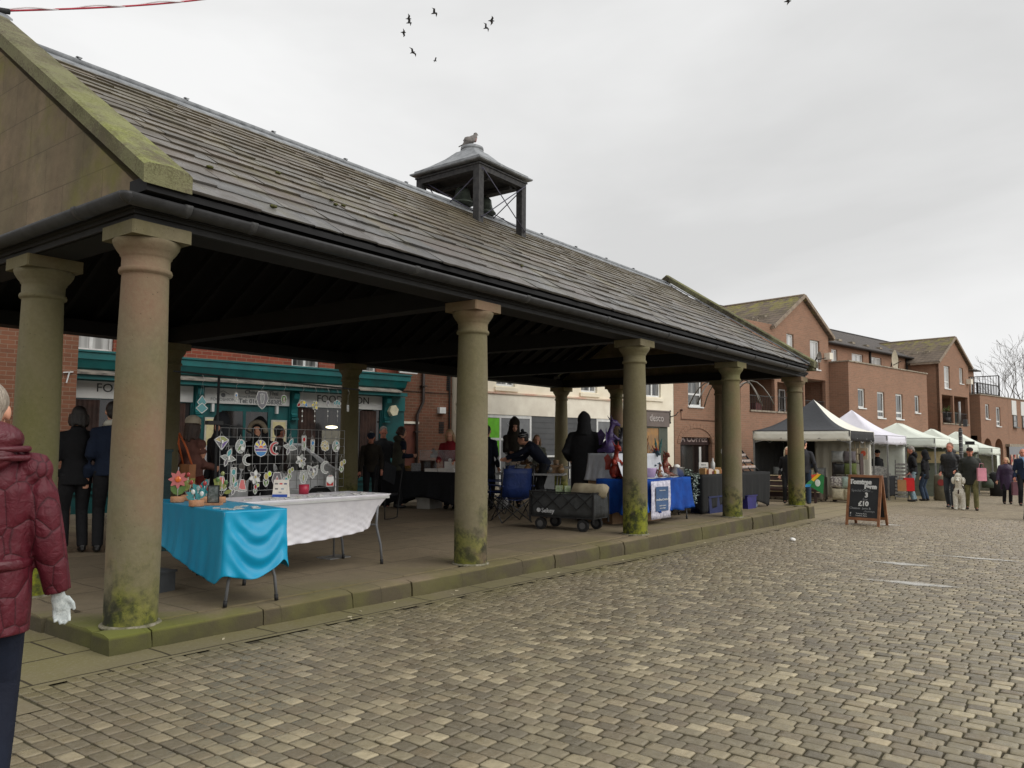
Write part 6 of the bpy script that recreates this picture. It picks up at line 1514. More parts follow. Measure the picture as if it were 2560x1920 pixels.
# flowers in turned wood stands
def pot(x, y, r, label, colr, hgt, kind, seed, group='glass flowers in round wood stands'):
    t = thing('glass_flower', label, 'ornament', (x, y, .752), math.radians(-40), group); rs = random.Random(seed)
    q = MB(); q.lathe([(r*.96, 0), (r, .006), (r, .045), (r*.94, .052)], n=24); q.build('wood_base', WOOD, t)
    q = MB()
    stems = [(0, hgt)] if kind == 'daisy' else [(-.03, hgt*.8), (.01, hgt), (.04, hgt*.7)]
    for dx, hh in stems: q.tube([(0, 0, .05), (dx*.6, 0, hh*.5), (dx, 0, hh)], .003, 5)
    q.build('stem', LEADC, t)
    q = MB(); cols = [GC[c] for c in colr]
    lf = lambda ax, az, ang, L, w, yy: q.prism([(ax, az)]+[(ax+math.cos(ang)*L*u-math.sin(ang)*w*math.sin(PI*u), az+math.sin(ang)*L*u+math.cos(ang)*w*math.sin(PI*u)) for u in (.3, .6, .85)]+[(ax+math.cos(ang)*L, az+math.sin(ang)*L)]+[(ax+math.cos(ang)*L*u+math.sin(ang)*w*math.sin(PI*u), az+math.sin(ang)*L*u-math.cos(ang)*w*math.sin(PI*u)) for u in (.85, .6, .3)], yy-.0015, yy+.0015, 'y')
    if kind == 'daisy':
        q.cur = 0
        for k in range(8): lf(0, hgt, 2*PI*k/8, .085, .02, -.001*k)
        q.cur = 1; q.ball((0, -.01, hgt), .028, .008, .028, 10, 6)
        q.cur = 2; lf(0, .06, 1.0, .12, .03, .004); lf(0, .06, 2.1, .12, .03, .006)
    else:
        for i, (dx, hh) in enumerate(stems):
            q.cur = (i+1) % 2; q.ball((dx, -.004, hh), .017, .006, .022, 8, 6); q.cur = 2
            for k in range(3): lf(dx*.6, hh*.45+.03*k, rs.uniform(.3, 2.8), .075, .02, .003*k-.004)
    q.build('petals', cols, t)
P1, P2, P3, P4, P5, PF = (.97, 1.12), (.83, .58), (1.12, .95), (1.2, .80), (1.14, 1.26), (1.0, .60)
pot(P1[0], P1[1], .06, 'glass daisy with pink petals and orange centre in a round wood stand', ['pink', 'orange', 'green'], .205, 'daisy', 1)
pot(P2[0], P2[1], .062, 'empty looking round wood stand with thin glass stems at the table front', ['clear', 'white', 'teal'], .15, 'x', 2)
pot(P5[0], P5[1], .05, 'glass stems with red buds and green leaves in a wood stand', ['red', 'red', 'olive'], .24, 'x', 3)
pot(P3[0], P3[1], .05, 'glass stem with dark red bud and turquoise leaf in a wood stand', ['red', 'red', 'teal'], .17, 'x', 4)
pot(P4[0], P4[1], .045, 'tallest glass stems with green leaves in a wood stand', ['olive', 'green', 'olive'], .26, 'x', 5)
pr_ = thing('picture_frame', 'small black framed glass picture on a pale wood block', 'picture frame', (PF[0], PF[1], .752), math.radians(-48))
q = MB(); q.box(-.07, -.05, 0, .07, .05, .018); q.build('wood_block', WOOD, pr_)
q = MB(); q.box(-.05, -.01, .018, -.042, .002, .17); q.box(.042, -.01, .018, .05, .002, .17); q.box(-.042, -.01, .018, .042, .002, .026); q.box(-.042, -.01, .162, .042, .002, .17); q.build('frame', BLACK, pr_)
q = MB(); q.box(-.042, -.006, .026, .042, -.003, .162); q.build('glass', M('grey_picture', (.22, .23, .22), (.07, .08, .07), sc=30, rough=.15), pr_)
rs = random.Random(12)
def flatpiece(x, y, s, z, i, where):
    q = MB(); n = rs.choice((4, 5, 6)); a0 = rs.random()*6; pts = [(s*math.cos(a0+2*PI*k/n)*rs.uniform(.7, 1.1), s*math.sin(a0+2*PI*k/n)*rs.uniform(.7, 1.1)) for k in range(n)]
    q.cur = 0; q.prism(pts, 0, .004, 'z'); q.cur = 1
    for k in range(n): q.bar((*pts[k], .003), (*pts[(k+1) % n], .003), .004, .006)
    o = q.build('glass_piece', [GC[rs.choice(['smoke', 'green', 'clear', 'amber', 'pink'])], LEADC], None, (x, y, z)); tag(o, 'small flat stained glass piece lying on the '+where, 'ornament', 'flat glass pieces lying on the '+where)
for i in range(9): flatpiece(BA.x+.14+.09*(i % 4)+rs.uniform(-.02, .02), .05+.11*(i//3)+rs.uniform(-.03, .03), .038, .752, i, 'turquoise cloth')
for i in range(34): flatpiece(1.55+.095*(i % 17)+rs.uniform(-.02, .02), .78+.13*(i//17)+rs.uniform(-.03, .03)+(.09 if i % 3 == 0 else 0), .042, .752, i, 'white cloth')
cd = thing('payment_card_sign', 'white tent card with card payment symbols and blue foot on the white cloth', 'sign', (2.06, 1.08, .752), math.radians(-52))
q = MB(); q.add([(-.075, -.05, 0), (.075, -.05, 0), (.075, 0, .17), (-.075, 0, .17), (.075, .05, 0), (-.075, .05, 0)], [(0, 1, 2, 3), (3, 2, 4, 5), (0, 3, 5), (1, 4, 2)]); q.build('card', M('card_cream', srgb(226, 220, 208), rough=.6, bump=0), cd)
q = MB(); q.add([(-.075, -.0515, 0), (.075, -.0515, 0), (.075, -.0445, .026), (-.075, -.0445, .026)], [(0, 1, 2, 3)]); q.build('blue_band', M('card_blue', srgb(40, 80, 170), bump=0), cd)
for k, (a, b, c) in enumerate(((-.045, .13, (.2, .2, .2)), (0, .13, (.6, .05, .05)), (.045, .13, (.1, .1, .2)), (-.04, .08, (.15, .15, .15)), (.02, .08, (.35, .4, .45)), (.0, .045, (.4, .4, .42)))):
    q = MB(); yy = -.0515+.05*b/.17; q.box(a-.014, yy-.002, b-.007, a+.014, yy+.001, b+.007); q.build('card_logo', M('logo%d' % k, c, bump=0), cd)
q = MB(); q.lathe([(.05, 0), (.055, .1), (.05, .1)]); o = q.build('red_tub', M('red_plastic', (.4, .02, .05), rough=.4), None, (2.5, 1.28, .752)); tag(o, 'small red tub behind the card sign', 'tub')
# grey box under the blue table, teal crates behind the corner column
q = MB(); q.box(0, 0, 0, .35, .25, .16); q.box(-.01, -.01, .161, .36, .26, .18); o = q.build('storage_box', M('grey_box', (.06, .065, .07)), None, (.55, .9, 0), .2); tag(o, 'grey storage box on the floor under the turquoise table', 'box')
cm = M('dark_teal_plastic', srgb(26, 62, 62), srgb(20, 50, 52), rough=.5)
for k in range(4):
    q = MB(); q.box(0, 0, 0, .55, .38, .27); q.box(-.015, -.015, .272, .565, .395, .30)
    for j in range(4): q.box(.03, -.006, .05+j*.05, .52, -.001, .07+j*.05)
    o = q.build('crate', cm, None, (1.72, 3.66, k*.302), -.5); tag(o, 'dark teal plastic crate, %s of the stack behind the corner column' % ('bottom one', 'second from the bottom', 'second from the top', 'topmost')[k], 'crate', 'stacked teal crates')
wt_ = thing('white_car', 'white car parked between the hall and the restaurant behind the glass stall', 'car', (6.1, 7.75, -.14), RZ)
def car(t, Lc, Wc, Hc, paint, glassm):
    prof = [(0, .35), (.03, .62), (.10, .80), (.26, .86), (.36, Hc-.12), (.46, Hc), (.72, Hc-.02), (.88, .98), (.97, .85), (1.0, .6), (1.0, .33), (.5, .22)]
    q = MB()
    R = []
    for (yy, sx, zz) in ((-Wc/2, .98, -.03), (-Wc/2+.04, 1, 0), (0, 1, .02), (Wc/2-.04, 1, 0), (Wc/2, .98, -.03)): R.append([((a-.5)*Lc*sx, yy*(1-.16*max(0, (z-.85)/.6)), z+zz*(1 if z > .5 else 0)) for a, z in prof])
    q.rings(R, smooth=False); q.build('body', paint, t)
    q = MB(); w2 = Wc/2*.94
    for s_ in (-1, 1):
        q.prism([((a-.5)*Lc, z) for a, z in ((.30, .90), (.375, Hc-.13), (.465, Hc-.06), (.57, Hc-.06), (.57, .90))], s_*(w2-.012), s_*(w2+.004), 'y')
        q.prism([((a-.5)*Lc, z) for a, z in ((.59, .90), (.59, Hc-.06), (.71, Hc-.08), (.84, .95))], s_*(w2-.012), s_*(w2+.004), 'y')
    q.build('side_window', glassm, t)
    q = MB(); q.add([((.265-.5)*Lc, -w2+.1, .885), ((.265-.5)*Lc, w2-.1, .885), ((.452-.5)*Lc, w2-.16, Hc+.01), ((.452-.5)*Lc, -w2+.16, Hc+.01)], [(0, 3, 2, 1)]); q.build('windscreen', glassm, t)
    for a in (.18, .80):
        for s_ in (-1, 1):
            q = MB(); q.tube([((a-.5)*Lc, s_*(Wc/2-.18), .31), ((a-.5)*Lc, s_*(Wc/2+.01), .31)], .31, 20, smooth=False); w = q.build('wheel', BLACK, t)
            q = MB(); q.tube([((a-.5)*Lc, s_*(Wc/2), .31), ((a-.5)*Lc, s_*(Wc/2+.018), .31)], .2, 14, smooth=False); q.build('rim', STEEL, w)
    for s_ in (-1, 1):
        q = MB(); q.ball((-.485*Lc, s_*(Wc/2-.22), .68), .05, .12, .06); q.build('headlight', M('headlamp', (.6, .62, .65), rough=.1), t)
WPAINT = M('white_car_paint', srgb(222, 224, 226), rough=.25, bump=0); SPAINT = M('silver_car_paint', srgb(180, 186, 192), rough=.25, bump=0, metal=.3)
car(wt_, 4.1, 1.7, 1.45, WPAINT, PANE)
c2 = thing('silver_car', 'pale silver car parked in front of the shop at the far right', 'car', (44.5, -4.6, G(44.5)), math.radians(-80)); car(c2, 4.3, 1.75, 1.48, SPAINT, PANE)
# ---------------------------------------------------------------- black cloth cake table (runs along y, stands across the hall)
def clothbox(label, x, y, z, rz, L, Wt, mat, dropv=.03, fl=.02, seed=1, h=.745, notch=True, fold=.012, group='cloth covered market tables', cat='table', arch=.0):
    """fitted or draped table: frame, legs and cloth as one thing"""
    t = table(label, x, y, z, rz, L, Wt, h, group=group, cat=cat)
    def dr(a, b, nn, u_):
        e = min(u_, 1-u_)
        return dropv+arch*max(0, 1-abs(u_-.5)*2.3)**.6 if arch else dropv+.02*math.sin(u_*17+seed)
    o = drape('tablecloth', None, 0, 0, 0, 0, L, Wt, h, dr, mat, flare=fl, fold=fold, seed=seed, cat=None)
    o.parent = t; return t
BLC = cloth('black_stretch_cloth', (.010, .011, .014), (.007, .008, .010), rough=.8)
clothbox('black cloth table with cakes and boxes near the brick annexe', 8.45, 6.35, 0, math.radians(-79), 1.95, .75, BLC, .03, -.03, 3, arch=.22)
def put(name, label, cat_, loc, rz, fn, mat, group=None):
    q = MB(); fn(q); o = q.build(name, mat, None, loc, rz); return tag(o, label, cat_, group)
def tb(s, w, z=.752): # along the cake table
    a = math.radians(-79); return (8.45+s*math.cos(a)-w*math.sin(a), 6.35+s*math.sin(a)+w*math.cos(a), z)
CAKE = M('golden_cake', srgb(206, 160, 84), srgb(150, 96, 48), sc=30, rough=.8); BUN = M('flapjack', srgb(176, 128, 58), srgb(120, 78, 34), sc=40)
t_ = thing('cake_tray', 'wooden tray of iced yellow cake slices at the left end of the black table', 'tray', tb(.45, .25), math.radians(-79))
q = MB(); q.box(-.2, -.13, 0, .2, .13, .05); q.build('tray', CARD, t_)
for k in range(8): q = MB(); q.box(-.18+.09*(k % 4), -.11+.12*(k//4), .051, -.10+.09*(k % 4), -.01+.12*(k//4), .10); q.build('cake_slice', CAKE, t_)
put('cake_box', 'open white cake box at the column end of the black table', 'box', tb(1.55, .1), math.radians(-79), lambda q: (q.box(-.18, -.12, 0, .18, .12, .07), q.box(-.18, .12, .07, .18, .13, .2)), PAPER)
put('cake_box', 'small white cake box beside the wooden sweet display', 'box', tb(1.2, .08), math.radians(-79), lambda q: q.box(-.14, -.1, 0, .14, .1, .06), PAPER)
put('wooden_crate', 'dark wooden display crate in the middle of the black table', 'crate', tb(.95, .3), math.radians(-79), lambda q: (q.box(-.13, -.1, 0, .13, .1, .02), q.box(-.13, -.1, .02, -.11, .1, .2), q.box(.11, -.1, .02, .13, .1, .2), q.box(-.11, .08, .02, .11, .1, .2), q.box(-.14, -.11, .2, .14, .11, .215)), M('dark_crate_wood', srgb(76, 52, 38), srgb(50, 34, 26)))
put('brownie_box', 'spotted grey box next to the cake tray', 'box', tb(.78, .1), math.radians(-79), lambda q: q.box(-.07, -.07, 0, .07, .07, .16), M('grey_spotted', (.12, .12, .13), (.3, .3, .3), sc=60))
put('flapjack_pile', 'pile of golden flapjacks behind the clear screen', 'food', tb(1.5, .4), math.radians(-79), lambda q: [q.box(-.18+.07*i, -.05+.02*(j % 2), .0+.035*j, -.12+.07*i, .05, .03+.035*j) for i in range(5) for j in range(3)], BUN)
scr = thing('counter_screen', 'clear acrylic sneeze screen on the black cake table', 'screen', tb(1.3, .28), math.radians(-79))
AC = NT('clear_acrylic'); AC.b.inputs['Alpha'].default_value = .16; AC = AC.fin((.7, .72, .75), .05)
q = MB(); q.box(-.55, 0, 0, .6, .006, .42); q.build('screen_pane', AC, scr)
q = MB(); q.bar((-.55, .003, .42), (.6, .003, .42), .006); q.bar((-.55, .003, 0), (-.55, .003, .42), .006); q.bar((.6, .003, 0), (.6, .003, .42), .006); q.build('screen_edge', M('acrylic_edge', (.5, .5, .52)), scr)
for k, (s, w) in enumerate(((1.45, .3), (1.72, .32))):
    t_ = thing('label_stick', 'round cream price tag on a stick in the flapjacks, %s one' % ('left', 'right')[k], 'price tag', tb(s, w), math.radians(-50))
    q = MB(); q.tube([(0, 0, 0), (0, 0, .2)], .004, 5); q.build('stick', WOOD, t_); q = MB(); q.tube([(0, -.002, .23), (0, .002, .23)], .035, 14, smooth=False); q.build('disc', PAPER, t_)
def sack(q, w=.14, h=.2):
    q.tube([(0, 0, 0), (0, 0, h*.5), (.01, 0, h*.85), (-.02, .01, h*1.05), (-.05, .0, h*1.2)], [w, w*1.05, w*.6, w*.3, w*.45], 10)
put('plastic_bag', 'crumpled white plastic bag held over the cake screen', 'bag', tb(1.0, .45, 1.02), 0, lambda q: sack(q, .09, .13), M('thin_plastic', (.6, .6, .6), (.42, .42, .43), sc=12, rough=.3, bs=30, bump=.8))
put('shoe_box', 'pale box on the floor under the black cake table', 'box', (9.0, 5.5, 0), .2, lambda q: (q.box(-.25, -.15, 0, .25, .15, .18), q.box(-.27, -.17, .18, .27, .17, .22)), M('pale_box', srgb(150, 146, 138)))
put('plastic_bag', 'pale plastic bag on the floor behind the black cake table', 'bag', (9.35, 5.0, 0), 0, lambda q: sack(q, .16, .3), M('thin_plastic', (.6, .6, .6)))
put('plastic_bag', 'white carrier bag standing on the floor by the dark coated customer', 'bag', (9.95, 4.35, 0), 0, lambda q: sack(q, .12, .36), M('thin_plastic', (.6, .6, .6)))
# ---------------------------------------------------------------- folding chairs
def camp_chair(label, x, y, rz, cm, frame):
    t = thing('folding_chair', label, 'chair', (x, y, 0), rz, 'folding camp chairs in the hall')
    q = MB(); q.sheet([[(a, b, .42-.05*math.sin(PI*(a+.25)/.5)) for a in (-.25, -.12, 0, .12, .25)] for b in (-.22, -.05, .12, .22)]); o = q.build('seat', cm, t); o.modifiers.new('t', 'SOLIDIFY').thickness = .01
    q = MB(); q.sheet([[(a, .22+.12*(z-.42)+.04*math.cos(a*6), z) for a in (-.26, -.13, 0, .13, .26)] for z in (.42, .6, .8, .9)]); o = q.build('backrest', cm, t); o.modifiers.new('t', 'SOLIDIFY').thickness = .012
    for s_ in (-1, 1):
        for a, b in (((s_*.27, -.25, 0), (s_*.27, .25, .42)), ((s_*.27, .25, 0), (s_*.27, -.25, .42)), ((-s_*.27, -.26, 0), (s_*.27, -.26, .42)), ((-s_*.27, .26, 0), (s_*.27, .26, .42))):
            q = MB(); q.tube([a, b], .009, 6); q.build('leg', frame, t)
        q = MB(); q.tube([(s_*.28, .24, .40), (s_*.28, .32, .92)], .01, 6); q.build('back_post', frame, t)
        q = MB(); q.box(s_*.28-.035, -.28, .60, s_*.28+.035, .27, .62); q.tube([(s_*.28, -.25, .42), (s_*.28, -.26, .6)], .009, 6); q.build('armrest', cm, t)
BLUEC = cloth('royal_blue_nylon', (.012, .03, .13), (.008, .02, .08), rough=.6); FR = M('dark_steel_tube', (.06, .06, .065), rough=.35, metal=.7, bump=0)
camp_chair('royal blue folding camp chair standing left of the grey wagon', 7.85, 2.55, math.radians(150), BLUEC, FR)
camp_chair('second blue camp chair, behind the first beside the food table', 9.1, 3.85, math.radians(200), BLUEC, FR)
t_ = thing('deck_chair', 'black folding chair with looped steel feet behind the white cloth table', 'chair', (6.75, 4.6, 0), math.radians(20), 'folding camp chairs in the hall')
for k in (-1, 1):
    q = MB(); q.tube([(-.3, k*.25, .42), (-.28, k*.25, .02), (.02, k*.25, .0), (.2, k*.25, .02), (.28, k*.25, .42)], .012, 6); q.build('leg_loop', BLACK, t_)
    q = MB(); q.tube([(.26, k*.25, .4), (.42, k*.25, .95)], .012, 6); q.build('back_post', BLACK, t_)
q = MB(); q.box(-.3, -.24, .40, .3, .24, .43); q.build('seat', BLC, t_)
q = MB(); q.bar((.34, 0, .62), (.42, 0, .93), .48, .02, (0, 1, 0)); q.build('backrest', BLC, t_)
# ---------------------------------------------------------------- food table
t_ = table('long grey topped table carrying the clear food boxes', 9.30, 4.05, 0, math.radians(-63), 1.35, .6)
def fb(s, w, z=.747):
    a = math.radians(-63); return (9.30+s*math.cos(a)-w*math.sin(a), 4.05+s*math.sin(a)+w*math.cos(a), z)
ft2 = table('raised table for cakes behind the grey topped food table', 10.0, 4.3, 0, math.radians(-63), 1.9, .6, h=.86)
def fb2(s, w, z=.862):
    a = math.radians(-63); return (10.0+s*math.cos(a)-w*math.sin(a), 4.3+s*math.sin(a)+w*math.cos(a), z)
CLB = NT('clear_food_box'); CLB.b.inputs['Alpha'].default_value = .25; CLB = CLB.fin((.6, .6, .58), .1)
for k, (s, w) in enumerate(((.2, .3), (1.55, .3))):
    t_ = thing('food_box', 'large clear plastic food box, the %s' % ('left one near the dark customer', 'right one with orange cakes inside')[k], 'food box', fb2(s, w), math.radians(-63), 'clear plastic food boxes')
    q = MB(); q.box(-.26, -.18, 0, .26, -.175, .26); q.box(-.26, .175, 0, .26, .18, .26); q.box(-.26, -.175, 0, -.255, .175, .26); q.box(.255, -.175, 0, .26, .175, .26); q.build('box_walls', CLB, t_)
    q = MB(); q.box(-.28, -.2, .262, .28, .2, .275); q.build('lid', M('pale_lid', (.5, .5, .5)), t_)
    q = MB(); rs = random.Random(k)
    for i in range(9): q.ball((-.18+.045*i, rs.uniform(-.1, .1), .04+.03*rs.random()), .05, .05, .04, 8, 6)
    q.build('cakes', CAKE, t_)
cs_ = thing('cake_stand', 'white pedestal cake stand with brown cakes', 'cake stand', fb(.55, .45), 0)
q = MB(); q.lathe([(.08, 0), (.03, .02), (.025, .12), (.14, .13), (.15, .145), (.14, .15)]); q.build('stand', WHITEP, cs_)
q = MB(); rs = random.Random(3)
for i in range(7): q.ball((.08*math.cos(i), .08*math.sin(i), .18), .045, .045, .04, 8, 6)
q.ball((0, 0, .23), .05, .05, .04); q.build('cakes', M('brown_cakes', srgb(110, 80, 52), srgb(70, 48, 30), sc=30), cs_)
rs = random.Random(9)
for i in range(7):
    q = MB(); q.ball((0, 0, .07), .085, .07, .08, 10, 8); q.tube([(0, 0, .13), (0, 0, .18)], [.02, .05], 8)
    o = q.build('wrapped_cake', [M('wrapped_cake_%d' % (i % 3), [srgb(150, 120, 84), srgb(120, 116, 110), srgb(96, 80, 60)][i % 3], sc=20, rough=.25, bump=.6)], None, fb(.62+.11*i, .2+.2*(i % 2))); tag(o, 'cellophane wrapped cake on the grey topped table beside the leaning customer', 'cake', 'cellophane wrapped cakes')
q = MB(); q.box(-.2, -.14, 0, .2, .14, .09); q.box(-.21, -.15, .0905, .21, .15, .11); o = q.build('cardboard_box', CARD, None, fb(1.05, .3), -.9); tag(o, 'flat brown cardboard box at the right end of the food table', 'box')
q = MB(); q.box(-.2, -.14, 0, .2, .14, .05); o = q.build('cardboard_box', CARD, None, fb(1.07, .3, .86), -1.05); tag(o, 'smaller brown cardboard tray lying on top of the flat box', 'box')
t_ = thing('paper_bag', 'pair of white paper bags passed across the cake table', 'paper bag', (10.03, 3.95, 1.05), math.radians(20))
q = MB(); q.prism([(-.09, -.02), (.05, -.06), (.08, .16), (-.04, .2)], -.02, .02, 'y'); q.prism([(.03, 0), (.17, .0), (.16, .14), (.06, .15)], .03, .06, 'y'); q.build('bag', PAPER, t_)
q = MB(); q.lathe([(.05, 0), (.062, .12), (.066, .13), (.0, .135)]); o = q.build('paper_cup', M('kraft_cup', srgb(170, 140, 110)), None, fb2(1.0, .2)); tag(o, 'brown paper cup with a pale lid near the leaning customer', 'cup')
# ---------------------------------------------------------------- folding wagon
wg = thing('folding_wagon', 'dark grey fabric folding wagon with black lattice frame and four wheels', 'wagon', (7.46, 1.13, 0), math.radians(-84))
WGF = cloth('wagon_fabric', (.065, .068, .068), (.045, .047, .048), rough=.7, wr=.6)
L_, W_ = 1.08, .50
q = MB()
def bag_side(a, b):
    n = 12; d = Vector(b)-Vector(a); nn = Vector((d.y, -d.x, 0)).normalized()
    return [[tuple(Vector(a)+d*j/n+nn*(.02*math.sin(PI*j/n)*math.sin(PI*k/4)+.01*math.sin(j*2.1+k))+Vector((0, 0, .20+.37*k/4+(-.012*math.sin(PI*j/n) if k == 4 else 0)))) for j in range(n+1)] for k in range(5)]
for a, b in (((-L_/2, -W_/2, 0), (L_/2, -W_/2, 0)), ((L_/2, -W_/2, 0), (L_/2, W_/2, 0)), ((L_/2, W_/2, 0), (-L_/2, W_/2, 0)), ((-L_/2, W_/2, 0), (-L_/2, -W_/2, 0))): q.sheet(bag_side(a, b))
q.box(-L_/2, -W_/2, .19, L_/2, W_/2, .2); o = q.build('fabric_body', WGF, wg); o.modifiers.new('t', 'SOLIDIFY').thickness = .008
q = MB()
for s_ in (-1, 1):
    y_ = s_*(W_/2+.025)
    for k in range(4):
        a = -L_/2+L_*k/4; b = a+L_/4; q.bar((a, y_, .56 if k % 2 else .32), (b, y_, .32 if k % 2 else .56), .016, .01); q.bar((a, y_+.01*s_, .32 if k % 2 else .56), (b, y_+.01*s_, .56 if k % 2 else .32), .016, .01)
    q.bar((-L_/2, y_, .2), (L_/2, y_, .2), .018, .02); q.bar((-L_/2, y_, .575), (L_/2, y_, .575), .022, .02)
for a in (-L_/2, L_/2):
    for b in (-W_/2-.02, W_/2+.02): q.bar((a, b, .12), (a, b, .59), .024)
    q.bar((a, -W_/2, .575), (a, W_/2, .575), .02)
q.build('frame', BLACK, wg)
for i, (a, b) in enumerate(((-.36, -.24), (.36, -.24), (-.36, .24), (.36, .24))):
    q = MB(); q.tube([(a, b-.03, .09), (a, b+.03, .09)], .09, 20, smooth=False); w = q.build('wheel', BLACK, wg)
    q = MB(); q.tube([(a, b-.034, .09), (a, b+.034, .09)], .05, 12, smooth=False); q.build('hub', M('hub_grey', (.10, .10, .10)), w)
    q = MB(); q.bar((a, b, .09), (a, b, .2), .03); q.build('fork', BLACK, wg)
text('Sekey', 'lettering', M('logo_grey_white', srgb(200, 202, 204), bump=0), wg, (-.22, -W_/2-.032, .29), (PI/2, 0, 0), .095, .002, off=.002)
q = MB(); q.tube([(-.38, -W_/2-.030, .295), (-.38, -W_/2-.036, .295)], .034, 20, smooth=False); q.build('logo_disc', M('logo_grey_white', (.6, .6, .6)), wg)
put('cream_bag', 'cream canvas bag with dark straps lying in the wagon', 'bag', (7.56, .82, .50), math.radians(-84), lambda q: (q.rings([[(x_+.02*math.sin(a*3), math.cos(a)*.17*w_, .10+abs(math.sin(a))**.6*math.copysign(1, math.sin(a))*.11*w_) for a in [2*PI*i/14 for i in range(14)]] for x_, w_ in ((-.25, .7), (-.23, .98), (-.05, 1), (.1, .92), (.23, 1), (.26, .75))])), M('cream_canvas_bag', srgb(178, 166, 140), srgb(150, 138, 112), bs=20, bump=.6))
for k, (a, b) in enumerate(((7.50, 1.34), (7.52, 1.2))):
    put('green_packet', 'green and white food packet in the wagon, %s' % ('upright one', 'tilted one'[:10])[k], 'packet', (a, b, .50), math.radians(-70+30*k), lambda q: q.box(-.05, -.03, 0, .05, .03, .16), M('green_packet', srgb(120, 150, 90), srgb(190, 196, 170), sc=24, rough=.5))
# ---------------------------------------------------------------- dragon stall
DBLUE = cloth('royal_blue_cloth', srgb(14, 74, 160), srgb(10, 54, 128), rough=.75); WHT = cloth('white_table_cloth', srgb(206, 208, 214), srgb(180, 184, 192), rough=.8)
clothbox('blue cloth table of the dragon sculptures behind the third column', 8.35, .48, 0, math.radians(-2), 1.98, .7, DBLUE, .20, .10, 4, fold=.03)
clothbox('blue cloth table corner hanging beside the black craft table', 9.95, 1.05, 0, math.radians(-8), 1.1, .6, DBLUE, .12, .12, 8, fold=.03)
bx_ = thing('display_riser', 'raised riser under white cloth for the tallest dragons', 'display riser', (8.58, 1.00, 0), math.radians(-12))
q = MB(); q.box(0, 0, .0, 1.25, .55, 1.155); q.build('riser', CARD, bx_)
def wd(a, b, nn, u_): return .66+.10*math.sin(u_*5) if nn[1] < 0 else .7
o = drape('tablecloth', None, 0, 0, 0, 0, 1.25, .55, 1.157, wd, WHT, flare=.12, fold=.025, seed=7, cat=None); o.parent = bx_
# white cloth swept down to the floor in front
q = MB(); gr = []
for i in range(12):
    u_ = i/11; row = []
    for j in range(14):
        v_ = j/13; a = Vector((8.60+.62*v_, .96-.12*v_, 1.16-.02*v_)); b = Vector((8.06+.34*v_, .42-.10*v_, .58-.34*v_**1.2)); p = a*(1-u_)+b*u_
        p.z -= .16*math.sin(PI*u_)*(.4+.6*v_); p += Vector((-.02, -.03, 0))*math.sin(v_*15+u_*2)*(.3+u_)
        row.append(tuple(p))
    gr.append(row)
q.sheet(gr); o = q.build('white_cloth', WHT); o.modifiers.new('t', 'SOLIDIFY').thickness = .003; s_ = o.modifiers.new('s', 'SUBSURF'); s_.levels = 1; s_.render_levels = 2; tag(o, 'white cloth hanging in a long sweep from the dragon riser towards the floor', 'cloth')
q = MB(); q.sheet([[(8.62+.11*j, .44+.1*i+.01*math.sin(j), .757+.006*math.sin(j*1.7+i)-(.05 if i == 0 and j > 12 else 0)) for j in range(16)] for i in range(6)]); o = q.build('white_runner', WHT); tag(o, 'white runner laid over the front of the blue dragon table', 'cloth')
def dragon(label, x, y, z, rz, s, c, c2, kind=0, group='handmade dragon sculptures'):
    t = thing('dragon_sculpture', label, 'sculpture', (x, y, z), rz, group)
    mt = M('dragon_'+'%02d%02d%02d' % tuple(int(k*99) for k in c), c, c2, sc=22, rough=.45, bs=90, bump=.6)
    q = MB()
    if kind != 2:
        q.ball((0, .02, .10), .09, .10, .11); q.ball((0, 0, .24), .065, .07, .09)
        q.tube([(0, 0, .28), (0, -.02, .36), (0, -.05, .42)], [.045, .035, .04], 10); q.ball((0, -.07, .45), .05, .07, .045); q.tube([(0, -.1, .44), (0, -.17, .41)], [.035, .02], 8)
        for k in (-1, 1):
            q.tube([(k*.03, -.03, .48), (k*.05, .02, .56)], [.014, .004], 6); q.tube([(k*.05, -.03, .26), (k*.07, -.10, .20), (k*.05, -.13, .22)], [.025, .02, .015], 8); q.ball((k*.07, -.07, .03), .035, .06, .03)
        q.tube([(0, .08, .06), (.08, .15, .03), (.17, .10, .03), (.2, 0, .04)], [.045, .03, .02, .008], 8)
        if kind == 1:
            for k in (-1, 1): q.tube([(k*.03, -.04, .48), (k*.05, -.02, .6), (k*.07, -.03, .72)], [.02, .03, .006], 8, ry=[.008, .01, .004])
        if kind == 3:
            for k in range(5): q.tube([(.0, .06, .12+k*.07), (0, .12, .17+k*.08)], [.03, .004], 6)
    else:
        q.ball((0, 0, .06), .12, .09, .065); q.ball((-.11, -.02, .10), .05, .05, .045); q.tube([(.1, 0, .05), (.18, -.03, .04), (.22, -.1, .03)], [.03, .02, .008], 8)
        for k in (-1, 1): q.ball((k*.07, -.08, .02), .03, .04, .025)
    for i, v in enumerate(q.v): q.v[i] = (v[0]*s, v[1]*s, v[2]*s)
    o = q.build('body', mt, t); remesh(o, .009, 1)
    if kind in (0, 3):
        q = MB()
        for k in (-1, 1):
            q.add([(k*.03*s, .06*s, .27*s), (k*.08*s, .11*s, .36*s), (k*.13*s, .14*s, .30*s), (k*.11*s, .13*s, .22*s), (k*.12*s, .12*s, .12*s), (k*.06*s, .10*s, .12*s)], [(0, 1, 2, 3), (0, 3, 4, 5)])
        w_ = q.build('wing', mt, t); w_.modifiers.new('t', 'SOLIDIFY').thickness = .006
rd, pu, bl, gr_, br_, te, gy_ = (.30, .03, .015), (.045, .02, .11), (.03, .07, .10), (.10, .11, .05), (.12, .06, .03), (.01, .12, .11), (.06, .06, .07)
rzd = math.radians(-35)
